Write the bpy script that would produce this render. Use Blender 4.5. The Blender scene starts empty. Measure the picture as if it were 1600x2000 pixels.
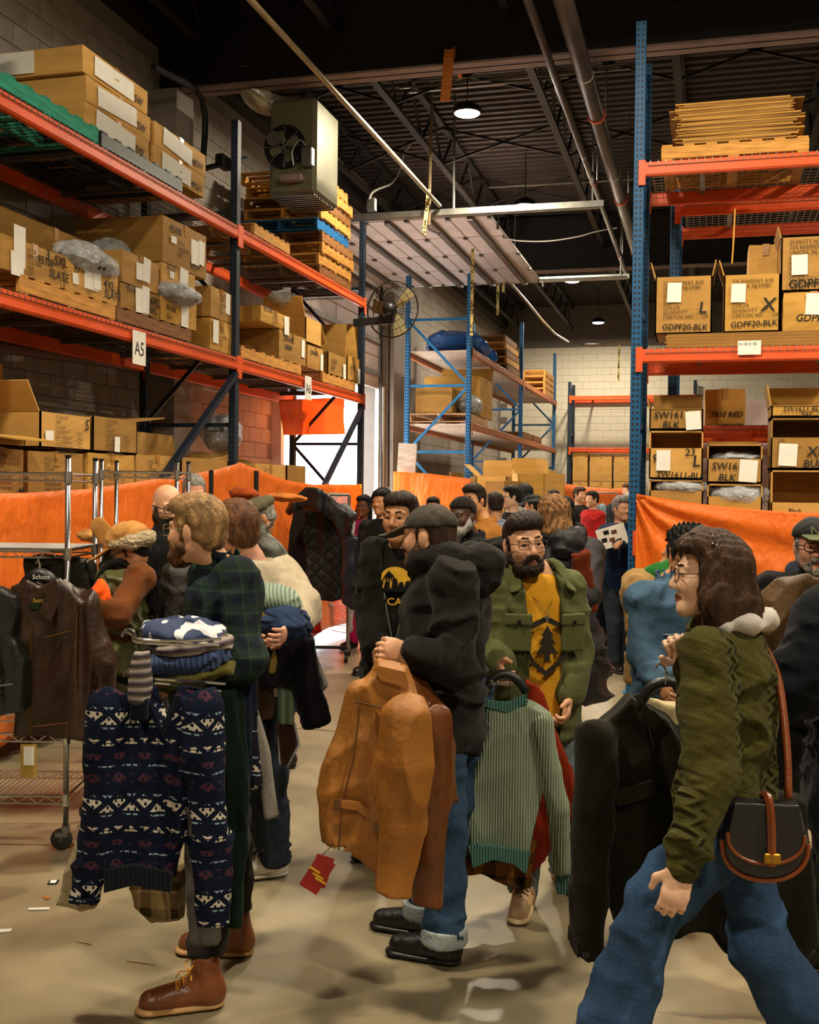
import bpy, bmesh, math, random
import numpy as np
from mathutils import Vector, Matrix
PI = math.pi
random.seed(7)
SC = bpy.context.scene
COL = SC.collection
V = Vector
# ---------------------------------------------------------------- camera
CAMZ, FPX = 1.75, 2150.0
TH, PH, RO = math.radians(15.1), math.radians(-1.01), math.radians(0.7)
fwd = V((-math.sin(TH)*math.cos(PH), math.cos(TH)*math.cos(PH), math.sin(PH)))
rt0 = V((math.cos(TH), math.sin(TH), 0)); up0 = rt0.cross(fwd)
rgt = rt0*math.cos(RO)+up0*math.sin(RO); upv = up0*math.cos(RO)-rt0*math.sin(RO)
CP = V((0, 0, CAMZ))
cd = bpy.data.cameras.new('camera'); cam = bpy.data.objects.new('camera', cd); COL.objects.link(cam)
cd.sensor_fit = 'VERTICAL'; cd.sensor_height = 36; cd.lens = 36*FPX/2000; cd.clip_end = 200; cd.clip_start = .05
M = Matrix.Identity(4)
for i in range(3):
    M[i][0], M[i][1], M[i][2], M[i][3] = rgt[i], upv[i], -fwd[i], CP[i]
cam.matrix_world = M; SC.camera = cam
def ray(px, py): return fwd+rgt*((px-800)/FPX)+upv*((1000-py)/FPX)
def D(px, py, z): return CP+ray(px, py)*z                    # point at a pixel, at a depth along the view axis
def AX(px, py, X): r = ray(px, py); return CP+r*(X/r.x)
def AY(px, py, Y): r = ray(px, py); return CP+r*(Y/r.y)
def AZ(px, py, Z): r = ray(px, py); return CP+r*((Z-CAMZ)/r.z)
def base(px, z): p = D(px, 1000, z); return V((p.x, p.y, 0))
FAC = V((-fwd.x, -fwd.y, 0)).normalized()                     # horizontal direction towards the viewer
RT = V((rt0.x, rt0.y, 0))
# ---------------------------------------------------------------- light
w = bpy.data.worlds.new('world'); SC.world = w; w.use_nodes = True
bg = w.node_tree.nodes['Background']; bg.inputs[0].default_value = (.86, .93, 1, 1); bg.inputs[1].default_value = 13.0
sd = bpy.data.lights.new('sun', 'SUN'); sd.energy = 90.0; sd.angle = .02; sd.color = (1, .93, .82)
sun = bpy.data.objects.new('sun', sd); COL.objects.link(sun)
sun.rotation_euler = V((.52, -.76, -.38)).to_track_quat('-Z', 'Y').to_euler()
SC.view_settings.view_transform = 'Standard'; SC.view_settings.look = 'None'
SC.view_settings.gamma = 1; SC.view_settings.use_curve_mapping = False
SC.view_settings.exposure = -0.42
LAMP_W = 430.0; LAMP_C = (1, .86, .64)
# ---------------------------------------------------------------- materials
def lin(h):
    if not isinstance(h, str): return tuple(h)[:3]
    h = h.lstrip('#'); c = [int(h[i:i+2], 16)/255 for i in (0, 2, 4)]
    return tuple(x/12.92 if x <= .04045 else ((x+.055)/1.055)**2.4 for x in c)
MATS = {}
class NT:
    def __init__(s, name):
        s.m = bpy.data.materials.new(name); s.m.use_nodes = True; s.t = s.m.node_tree; s.n = s.t.nodes; s.l = s.t.links
        s.b = s.n['Principled BSDF']; s.out = s.n['Material Output']
        s.tc = s.n.new('ShaderNodeTexCoord'); s.co = s.tc.outputs['Object']
    def node(s, ty, **k):
        o = s.n.new(ty)
        for a, v in k.items(): setattr(o, a, v)
        return o
    def set(s, sock, v):
        if hasattr(v, 'is_linked') or isinstance(v, bpy.types.NodeSocket): s.l.new(v, sock)
        elif isinstance(v, (tuple, list)) and len(v) == 3 and sock.type == 'RGBA': sock.default_value = (*v, 1)
        else: sock.default_value = v
    def math(s, op, a, b=0.0, c=0.0):
        o = s.node('ShaderNodeMath', operation=op)
        for i, v in enumerate((a, b, c)): s.set(o.inputs[i], v)
        return o.outputs[0]
    def noise(s, sc, det=3, co=None, st=None):
        o = s.node('ShaderNodeTexNoise'); o.inputs['Scale'].default_value = sc; o.inputs['Detail'].default_value = det
        c = co or s.co
        if st:
            mp = s.node('ShaderNodeMapping'); mp.inputs['Scale'].default_value = st; s.l.new(c, mp.inputs[0]); c = mp.outputs[0]
        s.l.new(c, o.inputs['Vector']); return o.outputs[0]
    def mix(s, f, a, b, bt='MIX'):
        o = s.node('ShaderNodeMix', data_type='RGBA', blend_type=bt)
        s.set(o.inputs[0], f); s.set(o.inputs[6], a); s.set(o.inputs[7], b); return o.outputs[2]
    def ramp(s, f, stops, interp='LINEAR'):
        o = s.node('ShaderNodeValToRGB'); r = o.color_ramp; r.interpolation = interp
        while len(r.elements) < len(stops): r.elements.new(.5)
        for e, (p, c) in zip(r.elements, stops): e.position = p; e.color = (*lin(c), 1) if not isinstance(c, (int, float)) else (c, c, c, 1)
        s.l.new(f, o.inputs[0]); return o.outputs[0]
    def xyz(s, co=None):
        o = s.node('ShaderNodeSeparateXYZ'); s.l.new(co or s.co, o.inputs[0]); return o.outputs
    def bump(s, h, st, dist=.01):
        o = s.node('ShaderNodeBump'); o.inputs['Strength'].default_value = st; o.inputs['Distance'].default_value = dist
        s.l.new(h, o.inputs['Height']); s.l.new(o.outputs[0], s.b.inputs['Normal'])
    def fin(s, col=None, r=.6, m=0, spec=.5):
        if col is not None: s.set(s.b.inputs['Base Color'], col)
        s.set(s.b.inputs['Roughness'], r); s.set(s.b.inputs['Metallic'], m)
        s.b.inputs['Specular IOR Level'].default_value = spec; return s.m
def mk(name, c, r=.6, m=0, var=.18, vs=6, bump=.15, bs=60, spec=.4, st=None, sheen=0, rv=0, dist=.01):
    if name in MATS: return MATS[name]
    t = NT(name); c = lin(c); n = t.noise(vs, 4, st=st)
    f = t.ramp(n, [(.3, 0.0), (.7, 1.0)])
    col = t.mix(f, tuple(x*(1-var) for x in c), tuple(min(1, x*(1+var)) for x in c))
    if bump: t.bump(t.noise(bs, 3, st=st), bump, dist)
    if sheen: t.b.inputs['Sheen Weight'].default_value = sheen; t.b.inputs['Sheen Roughness'].default_value = .5
    rr = t.math('MULTIPLY_ADD', n, rv, r-rv/2) if rv else r
    MATS[name] = t.fin(col, rr, m, spec); return MATS[name]
def emit(name, c, st):
    if name in MATS: return MATS[name]
    t = NT(name); t.b.inputs['Emission Color'].default_value = (*lin(c), 1); t.b.inputs['Emission Strength'].default_value = st
    MATS[name] = t.fin(lin(c), .5); return MATS[name]
def cloth(name, c, var=.22, bump=.35, bs=180, r=.85, sheen=.06, vs=9): return mk(name, c, r, 0, var, vs, bump, bs, .07, None, sheen)
def leather(name, c, r=.42, var=.35, vs=7): return mk(name, c, r, 0, var, vs, .35, 38, .5, None, 0, .25)
def plaid(name, c0, c1, c2, p=.11, r=.85):
    if name in MATS: return MATS[name]
    t = NT(name); x, y, z = t.xyz(); xx = t.math('ADD', x, t.math('MULTIPLY', y, .9))
    def st(v, per, wd, ph=0): return t.math('GREATER_THAN', t.math('SINE', t.math('MULTIPLY_ADD', v, 2*PI/per, ph)), wd)
    a = t.math('MULTIPLY_ADD', st(xx, p, .1), .5, t.math('MULTIPLY', st(z, p, .1), .5))
    col = t.mix(a, lin(c0), lin(c1))
    b = t.math('MULTIPLY_ADD', st(xx, p, .93, 1), .5, t.math('MULTIPLY', st(z, p, .93, 1), .5))
    col = t.mix(b, col, lin(c2)); col = t.mix(t.math('MULTIPLY', t.noise(8), .5), col, (.0, .0, .0))
    t.bump(t.noise(200), .3); MATS[name] = t.fin(col, r, 0, .2); return MATS[name]
def rib(name, c0, c1, n=55, axis=0, slant=0):
    if name in MATS: return MATS[name]
    t = NT(name); o = t.xyz(); v = o[axis]
    if slant: v = t.math('MULTIPLY_ADD', o[2], slant, v)
    s = t.math('SINE', t.math('MULTIPLY', v, n*2*PI))
    col = t.mix(t.math('MULTIPLY_ADD', s, .5, .5), lin(c0), lin(c1)); col = t.mix(t.math('MULTIPLY', t.noise(200), .35), col, (.02, .02, .01))
    t.bump(s, .7, .006); t.b.inputs['Sheen Weight'].default_value = .04
    MATS[name] = t.fin(col, .9, 0, .1); return MATS[name]
def cable(name, c):
    if name in MATS: return MATS[name]
    t = NT(name); x, y, z = t.xyz(); c = lin(c); xx = t.math('ADD', x, y)
    s = t.math('SINE', t.math('ADD', t.math('MULTIPLY', xx, 95), t.math('MULTIPLY', t.math('SINE', t.math('MULTIPLY', z, 130)), 1.6)))
    g = t.math('SINE', t.math('MULTIPLY', xx, 24)); h = t.math('MULTIPLY', s, t.math('MAXIMUM', g, .1)); h = t.math('ADD', h, t.math('MULTIPLY', t.noise(260), .35))
    col = t.mix(t.math('MULTIPLY_ADD', h, .35, .3), tuple(v*.7 for v in c), tuple(v*1.25 for v in c)); t.bump(h, 1, .02)
    t.b.inputs['Sheen Weight'].default_value = .04; MATS[name] = t.fin(col, .9, 0, .1); return MATS[name]
def quilt(name, c):
    if name in MATS: return MATS[name]
    t = NT(name); x, y, z = t.xyz(); xx = t.math('ADD', x, y)
    a = t.math('ABSOLUTE', t.math('SINE', t.math('MULTIPLY', t.math('ADD', xx, z), 26)))
    b = t.math('ABSOLUTE', t.math('SINE', t.math('MULTIPLY', t.math('SUBTRACT', xx, z), 26)))
    h = t.math('POWER', t.math('MULTIPLY', a, b), .35); t.bump(h, .8, .016); MATS[name] = t.fin(lin(c), .6, 0, .3); return MATS[name]
def denim(name, c):
    if name in MATS: return MATS[name]
    t = NT(name); c = lin(c); n = t.noise(4, 4); n2 = t.noise(90, 4)
    col = t.mix(t.ramp(n, [(.35, 0.), (.7, 1.)]), tuple(v*.65 for v in c), tuple(min(1, v*1.35+.01) for v in c))
    col = t.mix(t.math('MULTIPLY', n2, .1), col, (.25, .32, .4)); t.bump(n2, .35); MATS[name] = t.fin(col, .88, 0, .1); return MATS[name]
def fairisle(name, dk='0f172b', z0=0):
    if name in MATS: return MATS[name]
    t = NT(name); x, y, z = t.xyz(); xx = t.math('ADD', x, t.math('MULTIPLY', y, .6)); f = t.math('FRACT', t.math('MULTIPLY', t.math('ADD', z, t.math('MULTIPLY', t.math('SINE', t.math('MULTIPLY', x, 9)), .008)), 1/.27))
    N, W, B, R = dk, 'cfc8b8', '8fa6b4', '4a2b3a'
    base = t.ramp(f, [(0, N), (.03, W), (.055, R), (.07, W), (.1, N), (.22, B), (.24, N), (.27, W), (.41, N), (.44, B), (.465, N), (.6, R), (.70, N), (.78, B), (.80, N), (.86, R), (.93, N)], 'CONSTANT')
    p = .085
    a = t.math('PINGPONG', xx, p/2); b = t.math('PINGPONG', t.math('MULTIPLY', f, .27), .035)
    dia = t.math('LESS_THAN', t.math('ABSOLUTE', t.math('SUBTRACT', t.math('ADD', t.math('MULTIPLY', a, .9), b), .04)), .011)
    chk = t.math('GREATER_THAN', t.math('MULTIPLY', t.math('SINE', t.math('MULTIPLY', xx, 2*PI/.022)), t.math('SINE', t.math('MULTIPLY', z, 2*PI/.03))), .42)
    col = t.mix(t.math('MAXIMUM', dia, chk), base, lin(N)); h = t.noise(240)
    col = t.mix(t.math('MULTIPLY', h, .3), col, (.01, .01, .02)); t.bump(h, .6, .006); MATS[name] = t.fin(col, .95, 0, .1); return MATS[name]
def post_mat(name, c, pz=.05, px=.03, dark=.02):
    if name in MATS: return MATS[name]
    t = NT(name); x, y, z = t.xyz(); c = lin(c)
    fz = t.math('ABSOLUTE', t.math('SUBTRACT', t.math('FRACT', t.math('DIVIDE', z, pz)), .5))
    fx = t.math('ABSOLUTE', t.math('SUBTRACT', t.math('ABSOLUTE', x), px*.62)); fy = t.math('ABSOLUTE', t.math('SUBTRACT', t.math('ABSOLUTE', y), px*.62))
    hz = t.math('LESS_THAN', fz, .24); hx = t.math('LESS_THAN', t.math('MINIMUM', fx, fy), .0095)
    n = t.noise(5, 4); col = t.mix(n, tuple(v*.7 for v in c), tuple(v*1.25 for v in c))
    col = t.mix(t.math('MULTIPLY', hz, hx), col, (dark*.3, dark*.3, dark*.4)); MATS[name] = t.fin(col, .55, 0, .3); return MATS[name]
def wood(name, c, r=.75): return mk(name, c, r, 0, .35, 5, .25, 30, .2, (1, 12, 12))
def card(name, c): return mk(name, c, .8, 0, .13, 3, .12, 25, .25, (1, 1, 4))
def tarp_mat(name, c, tr=.5, gloss=.45):
    if name in MATS: return MATS[name]
    t = NT(name); c = lin(c); n = t.noise(3.2, 5); n2 = t.noise(14, 4, st=(1, 1, .35))
    col = t.mix(n, tuple(v*.85 for v in c), tuple(min(1, v*1.12) for v in c)); t.bump(t.math('ADD', n, t.math('MULTIPLY', n2, .6)), .6, .08); t.fin(col, gloss, 0, .4)
    tb = t.node('ShaderNodeBsdfTranslucent'); t.set(tb.inputs[0], col); ms = t.node('ShaderNodeMixShader'); ms.inputs[0].default_value = tr
    t.l.new(t.b.outputs[0], ms.inputs[1]); t.l.new(tb.outputs[0], ms.inputs[2]); t.l.new(ms.outputs[0], t.out.inputs[0]); MATS[name] = t.m; return t.m
def plastic(name, alpha=.25, c='cfd3d6'):
    if name in MATS: return MATS[name]
    t = NT(name); t.bump(t.noise(28, 5), .9, .03); n = t.noise(14, 4); t.set(t.b.inputs['Alpha'], t.math('MULTIPLY_ADD', n, .5, alpha-.2)); MATS[name] = t.fin(lin(c), .18, 0, .8); return MATS[name]
# ---------------------------------------------------------------- mesh helpers
def tag(o, label, cat, group=None):
    o['label'] = label; o['category'] = cat
    if group: o['group'] = group
    return o
def empty(name, loc, label=None, cat=None, group=None, rz=0):
    o = bpy.data.objects.new(name, None); COL.objects.link(o); o.location = loc; o.rotation_euler = (0, 0, rz); o.empty_display_size = .1
    if label: tag(o, label, cat, group)
    return o
def struct(o): o['kind'] = 'structure'; return o
def link(name, me, mat=None, par=None, loc=None, rot=None):
    o = bpy.data.objects.new(name, me); COL.objects.link(o)
    if mat is not None:
        ms = mat if isinstance(mat, (list, tuple)) else [mat]
        if not me.materials:
            for m_ in ms: me.materials.append(m_)
    if par is not None: o.parent = par
    if loc is not None: o.location = loc
    if rot is not None: o.rotation_euler = rot
    return o
def smooth(me): me.polygons.foreach_set('use_smooth', [True]*len(me.polygons))
class MB:
    def __init__(s): s.v = []; s.f = []
    def box(s, c, h, R=None):
        b = len(s.v); c = V(c)
        for sx in (-1, 1):
            for sy in (-1, 1):
                for sz in (-1, 1):
                    p = V((sx*h[0], sy*h[1], sz*h[2])); s.v.append(c+(R@p if R else p))
        s.f += [tuple(b+i for i in q) for q in ((0, 1, 3, 2), (4, 6, 7, 5), (0, 4, 5, 1), (2, 3, 7, 6), (0, 2, 6, 4), (1, 5, 7, 3))]; return s
    def bar(s, a, b, w, h=None, up=(0, 0, 1)):                      # rectangular bar between two points
        a, b = V(a), V(b); d = b-a; L = d.length; d.normalize(); u = V(up)
        if abs(d.dot(u)) > .99: u = V((1, 0, 0))
        x = d.cross(u).normalized(); z = x.cross(d); R = Matrix((x, d, z)).transposed()
        return s.box((a+b)/2, (w/2, L/2, (h or w)/2), R)
    def tube(s, pts, r, n=6, cap=True):
        pts = [V(p) for p in pts]; b = len(s.v); prev = None
        rs = list(r) if isinstance(r, (list, tuple)) else [r]*len(pts)
        if n >= 6 and 3 <= len(pts) <= 9:                             # round off bends
            P_, R_ = [pts[0]*2-pts[1]]+pts+[pts[-1]*2-pts[-2]], [rs[0]]+rs+[rs[-1]]; o_, q_ = [], []
            for i in range(1, len(P_)-2):
                a, c, e, f = P_[i-1:i+3]
                for k in range(4): t = k/4; o_.append((c*2+(e-a)*t+(a*2-c*5+e*4-f)*t*t+(c*3-a-e*3+f)*t**3)*.5); q_.append(R_[i]+(R_[i+1]-R_[i])*t)
            pts, rs = o_+[pts[-1]], q_+[rs[-1]]
        for i, p in enumerate(pts):
            d = (pts[min(i+1, len(pts)-1)]-pts[max(i-1, 0)]).normalized()
            if prev is None: prev = d.orthogonal().normalized()
            prev = (prev-d*prev.dot(d)).normalized(); q = d.cross(prev)
            for k in range(n): a = 2*PI*k/n; s.v.append(p+(prev*math.cos(a)+q*math.sin(a))*rs[i])
        for i in range(len(pts)-1):
            for k in range(n): s.f.append((b+i*n+k, b+i*n+(k+1) % n, b+(i+1)*n+(k+1) % n, b+(i+1)*n+k))
        if cap: s.f.append(tuple(b+k for k in range(n))[::-1]); s.f.append(tuple(b+(len(pts)-1)*n+k for k in range(n)))
        return s
    def lathe(s, prof, n=20, c=(0, 0, 0), R=None):
        b = len(s.v); c = V(c)
        for r, z in prof:
            for k in range(n): a = 2*PI*k/n; p = V((r*math.cos(a), r*math.sin(a), z)); s.v.append(c+(R@p if R else p))
        for i in range(len(prof)-1):
            for k in range(n): s.f.append((b+i*n+k, b+i*n+(k+1) % n, b+(i+1)*n+(k+1) % n, b+(i+1)*n+k))
        return s
    def quad(s, *ps): b = len(s.v); s.v += [V(p) for p in ps]; s.f.append(tuple(range(b, b+len(ps)))); return s
    def prism(s, pts, y0, y1):                                       # polygon in xz extruded along y
        n = len(pts); b = len(s.v); s.v += [V((x, y0, z)) for x, z in pts]+[V((x, y1, z)) for x, z in pts]
        s.f.append(tuple(range(b, b+n))); s.f.append(tuple(range(b+2*n-1, b+n-1, -1)))
        for i in range(n): j = (i+1) % n; s.f.append((b+i, b+n+i, b+n+j, b+j))
        return s
    def mesh(s, name, bev=0, sm=False):
        me = bpy.data.meshes.new(name); me.from_pydata([tuple(p) for p in s.v], [], s.f)
        if bev or True:
            bm = bmesh.new(); bm.from_mesh(me)
            if bev: bmesh.ops.bevel(bm, geom=bm.edges[:], offset=bev, segments=1, affect='EDGES', clamp_overlap=True)
            bmesh.ops.recalc_face_normals(bm, faces=bm.faces[:]); bm.to_mesh(me); bm.free()
        if sm: smooth(me)
        me.update(); return me
    def go(s, name, mat, par=None, loc=None, bev=0, sm=False, rot=None): return link(name, s.mesh(name, bev, sm), mat, par, loc, rot)
def copy_tree(o, par=None):
    c = o.copy(); COL.objects.link(c); c.parent = par
    for ch in list(o.children): copy_tree(ch, c)
    return c
TXT = {}
def text(s, size, mat, par, loc, rot=(PI/2, 0, 0), name='lettering', align='LEFT', shear=0, bold=0, sx=1):
    k = (s, align, shear, bold)
    if k not in TXT:
        cu = bpy.data.curves.new('t', 'FONT'); cu.body = s; cu.size = 1; cu.resolution_u = 2; cu.align_x = align; cu.shear = shear; cu.offset = bold
        o = bpy.data.objects.new('t', cu); COL.objects.link(o); dg = bpy.context.evaluated_depsgraph_get()
        TXT[k] = bpy.data.meshes.new_from_object(o.evaluated_get(dg)); bpy.data.objects.remove(o); bpy.data.curves.remove(cu)
        TXT[k].materials.clear()
    me = TXT[k]
    if me.materials and me.materials[0] != mat: me = me.copy(); me.materials.clear()
    o = link(name, me, mat, par, loc, rot); o.scale = (size*sx, size, size); return o
# ---------------------------------------------------------------- signed distance fields meshed by surface nets
def nv(p): return np.array(tuple(p), np.float32)
class SDF:
    def __init__(s, lo, hi, h, fine=(), hf=None):
        s.ax = []
        for a in range(3):
            xs = [lo[a]]
            while xs[-1] < hi[a]:
                x = xs[-1]; st = h
                for fl, fh in fine:
                    if fl[a]-hf <= x <= fh[a]: st = hf
                xs.append(x+st)
            s.ax.append(np.array(xs, np.float32))
        s.F = np.full([len(a) for a in s.ax], .3, np.float32)
    def sub(s, lo, hi, mg):
        sl = []; out = []
        for a in range(3):
            i = max(0, np.searchsorted(s.ax[a], lo[a]-mg)-1); j = min(len(s.ax[a]), np.searchsorted(s.ax[a], hi[a]+mg)+1)
            sl.append(slice(i, max(i+1, j))); sh = [1, 1, 1]; sh[a] = -1; out.append(s.ax[a][sl[-1]].reshape(sh))
        return tuple(sl), out
    def put(s, sl, d, k, neg=False):
        A = s.F[sl]
        if neg: A = -A
        if k > 0:
            h = np.maximum(k-np.abs(A-d), 0)/k; r = np.minimum(A, d)-h*h*k*.25
        else: r = np.minimum(A, d)
        s.F[sl] = -r if neg else r
    def cone(s, a, b, ra, rb=None, k=.02, flat=None, neg=False):     # tapered capsule; flat = (normal, factor)
        rb = ra if rb is None else rb; a, b = nv(a), nv(b); R = max(ra, rb)
        sl, P = s.sub(np.minimum(a, b)-R, np.maximum(a, b)+R, k+.03); ba = b-a; L = float(ba@ba)+1e-9
        q = [P[i]-a[i] for i in range(3)]; t = np.clip((q[0]*ba[0]+q[1]*ba[1]+q[2]*ba[2])/L, 0, 1)
        q = [q[i]-t*ba[i] for i in range(3)]; l = q[0]**2+q[1]**2+q[2]**2
        if flat: n, f = nv(flat[0]), flat[1]; dn = q[0]*n[0]+q[1]*n[1]+q[2]*n[2]; l = l+(1/f**2-1)*dn*dn
        s.put(sl, np.sqrt(l)-(ra+(rb-ra)*t), k, neg)
        return s
    def chain(s, pts, rs, k=.02, flat=None):
        for i in range(len(pts)-1): s.cone(pts[i], pts[i+1], rs[i], rs[i+1], k, flat)
        return s
    def ell(s, c, r, R=None, k=.02, neg=False):
        c = nv(c); m = max(r); sl, P = s.sub(c-m, c+m, k+.02); q = [P[i]-c[i] for i in range(3)]
        if R is not None: q = [q[0]*R[0][j]+q[1]*R[1][j]+q[2]*R[2][j] for j in range(3)]
        k0 = np.sqrt(sum((q[i]/r[i])**2 for i in range(3))); k1 = np.sqrt(sum((q[i]/r[i]**2)**2 for i in range(3)))+1e-6
        s.put(sl, k0*(k0-1)/k1, k, neg); return s
    def box(s, c, h, R=None, rad=.01, k=.0, neg=False):
        c = nv(c); m = float(np.linalg.norm(h)); sl, P = s.sub(c-m, c+m, k+.02); q = [P[i]-c[i] for i in range(3)]
        if R is not None: q = [q[0]*R[0][j]+q[1]*R[1][j]+q[2]*R[2][j] for j in range(3)]
        e = [np.abs(q[i])-(h[i]-rad) for i in range(3)]
        d = np.sqrt(sum(np.maximum(x, 0)**2 for x in e))+np.minimum(np.maximum(np.maximum(e[0], e[1]), e[2]), 0)-rad
        s.put(sl, d, k, neg); return s
    def loft(s, rows, yaw=0, k=.02, pw=2.0, neg=False):             # rows: (z, cx, cy, rx, ry), elliptical sections turned by yaw
        r = sorted(rows); zs = np.array([q[0] for q in r]); m = max(max(q[3], q[4]) for q in r)
        lo = (min(q[1] for q in r)-m, min(q[2] for q in r)-m, zs[0]); hi = (max(q[1] for q in r)+m, max(q[2] for q in r)+m, zs[-1])
        sl, P = s.sub(lo, hi, k+.03); zz = P[2]
        I = [np.interp(zz.ravel(), zs, [q[j] for q in r]).reshape(zz.shape).astype(np.float32) for j in (1, 2, 3, 4)]
        x, y = P[0]-I[0], P[1]-I[1]; c, n = math.cos(yaw), math.sin(yaw); u = x*c+y*n; v = -x*n+y*c
        k0 = (np.abs(u/I[2])**pw+np.abs(v/I[3])**pw)**(1/pw); d = (k0-1)*np.minimum(I[2], I[3])*.9
        e = np.abs(zz-(zs[0]+zs[-1])/2)-(zs[-1]-zs[0])/2
        e = e+.02; dd = np.maximum(d+.02, e); dd = np.where((d+.02 > 0) & (e > 0), np.sqrt(np.maximum(d+.02, 0)**2+np.maximum(e, 0)**2), dd)-.02
        s.put(sl, dd, k, neg); return s
    def poly(s, pts, y0, ht, rad=.015, k=.02, neg=False, fn=None):  # polygon in xz, centred at y0 with half thickness ht
        p = np.array(pts, np.float32); sl, P = s.sub((p[:, 0].min(), y0-ht, p[:, 1].min()), (p[:, 0].max(), y0+ht, p[:, 1].max()), k+.05)
        X, Z = P[0], P[2]; d = None; sg = None; n = len(p)
        for i in range(n):
            a, b = p[i], p[i-1]; e = b-a; wx, wz = X-a[0], Z-a[1]; t = np.clip((wx*e[0]+wz*e[1])/(e@e+1e-9), 0, 1)
            q = (wx-e[0]*t)**2+(wz-e[1]*t)**2; d = q if d is None else np.minimum(d, q)
            c1 = (Z >= a[1]); c2 = (Z < b[1]); c3 = (e[0]*wz > e[1]*wx); fl = (c1 & c2 & c3) | (~c1 & ~c2 & ~c3)
            sg = np.where(fl, -1, 1) if sg is None else sg*np.where(fl, -1, 1)
        d2 = np.sqrt(d)*sg+rad
        yy = P[1]-y0
        if fn is not None: yy = yy-fn(X, Z)
        e = np.abs(yy)-(ht-rad); dd = np.minimum(np.maximum(d2, e), 0)+np.sqrt(np.maximum(d2, 0)**2+np.maximum(e, 0)**2)-rad
        s.put(sl, dd, k, neg); return s
    def disp(s, fn):
        X, Y, Z = [s.ax[a].reshape([-1 if i == a else 1 for i in range(3)]) for a in range(3)]; s.F = s.F+fn(X, Y, Z).astype(np.float32); return s
    def folds(s, amp=.004, f=14, sd=0, st=(1, 1, 1.0)):               # creases: ridged lattice noise near the surface
        m = np.argwhere(np.abs(s.F) < .06)
        if not len(m): return s
        P = np.stack([s.ax[a][m[:, a]] for a in range(3)], 1)*np.array(st, np.float32); L = np.random.RandomState(sd % 9999).rand(32, 32, 32).astype(np.float32)
        def ns(Q):
            b = np.floor(Q); t = Q-b; t = t*t*(3-2*t); b = b.astype(np.int32); r = 0
            for i in (0, 1):
                for j in (0, 1):
                    for k in (0, 1): r = r+L[(b[:, 0]+i) & 31, (b[:, 1]+j) & 31, (b[:, 2]+k) & 31]*np.abs(1-i-t[:, 0])*np.abs(1-j-t[:, 1])*np.abs(1-k-t[:, 2])
            return r
        q = P*(f*.32); w = np.stack([ns(q+3.3), ns(q+7.7), ns(q+11.1)], 1); R1 = 1-np.abs(2*ns(P*(f*.5)*np.array((.8, .8, 1.25))+1.6*w)-1); R2 = 1-np.abs(2*ns(P*f*np.array((.8, .8, 1.2))+2*w+5)-1)
        s.F[m[:, 0], m[:, 1], m[:, 2]] -= (amp*(2.6*R1**2.2+1.1*R2**2-1.4)).astype(np.float32); return s
    def mesh(s, name):
        F, ax = s.F, s.ax; I = F < 0; nx, ny, nz = F.shape
        cnt = np.zeros((nx-1, ny-1, nz-1), np.int8)
        for i in (0, 1):
            for j in (0, 1):
                for k in (0, 1): cnt += I[i:nx-1+i, j:ny-1+j, k:nz-1+k]
        c = np.argwhere((cnt > 0) & (cnt < 8))
        if not len(c): return bpy.data.meshes.new(name)
        idx = np.full(cnt.shape, -1, np.int32); idx[c[:, 0], c[:, 1], c[:, 2]] = np.arange(len(c))
        cs = [(i, j, k) for i in (0, 1) for j in (0, 1) for k in (0, 1)]
        val = np.stack([F[c[:, 0]+i, c[:, 1]+j, c[:, 2]+k] for i, j, k in cs], 1); pos = np.zeros((len(c), 3)); num = np.zeros(len(c))
        for p in range(8):
            for q in range(p+1, 8):
                df = [abs(cs[p][t]-cs[q][t]) for t in range(3)]
                if sum(df) != 1: continue
                a, b = val[:, p], val[:, q]; m = (a < 0) != (b < 0); t = np.where(m, a/np.where(m, a-b, 1), 0)
                for t3 in range(3): pos[:, t3] += np.where(m, cs[p][t3]+t*(cs[q][t3]-cs[p][t3]), 0)
                num += m
        pos /= num[:, None]
        for t3 in range(3): A = ax[t3]; pos[:, t3] = A[c[:, t3]]+pos[:, t3]*(A[c[:, t3]+1]-A[c[:, t3]])
        Q = []
        for a in range(3):
            b, d = (a+1) % 3, (a+2) % 3; s0 = [slice(None)]*3; s1 = [slice(None)]*3
            s0[a] = slice(0, -1); s1[a] = slice(1, None)
            for t in (b, d): s0[t] = slice(1, -1); s1[t] = slice(1, -1)
            A, B = I[tuple(s0)], I[tuple(s1)]; e = np.argwhere(A != B)
            if not len(e): continue
            fl = A[e[:, 0], e[:, 1], e[:, 2]]; e = e.copy(); e[:, b] += 1; e[:, d] += 1
            def g(ob, od): t = e.copy(); t[:, b] -= ob; t[:, d] -= od; return idx[t[:, 0], t[:, 1], t[:, 2]]
            q = np.stack([g(1, 1), g(0, 1), g(0, 0), g(1, 0)], 1); q[~fl] = q[~fl][:, ::-1]; Q.append(q)
        Q = np.concatenate(Q); Q = Q[(Q >= 0).all(1)]
        me = bpy.data.meshes.new(name); me.vertices.add(len(pos)); me.vertices.foreach_set('co', pos.astype(np.float32).ravel())
        me.loops.add(len(Q)*4); me.loops.foreach_set('vertex_index', Q.ravel().astype(np.int32)); me.polygons.add(len(Q))
        me.polygons.foreach_set('loop_start', np.arange(0, len(Q)*4, 4, dtype=np.int32)); me.polygons.foreach_set('loop_total', np.full(len(Q), 4, np.int32))
        me.update(calc_edges=True); me.validate(); smooth(me); return me
    def go(s, name, mat, par=None, loc=None, rot=None): return link(name, s.mesh(name), mat, par, loc, rot)
def pix(p):
    q = V(p)-CP; z = q.dot(fwd); return 800+FPX*q.dot(rgt)/z, 1000-FPX*q.dot(upv)/z, z
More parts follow.
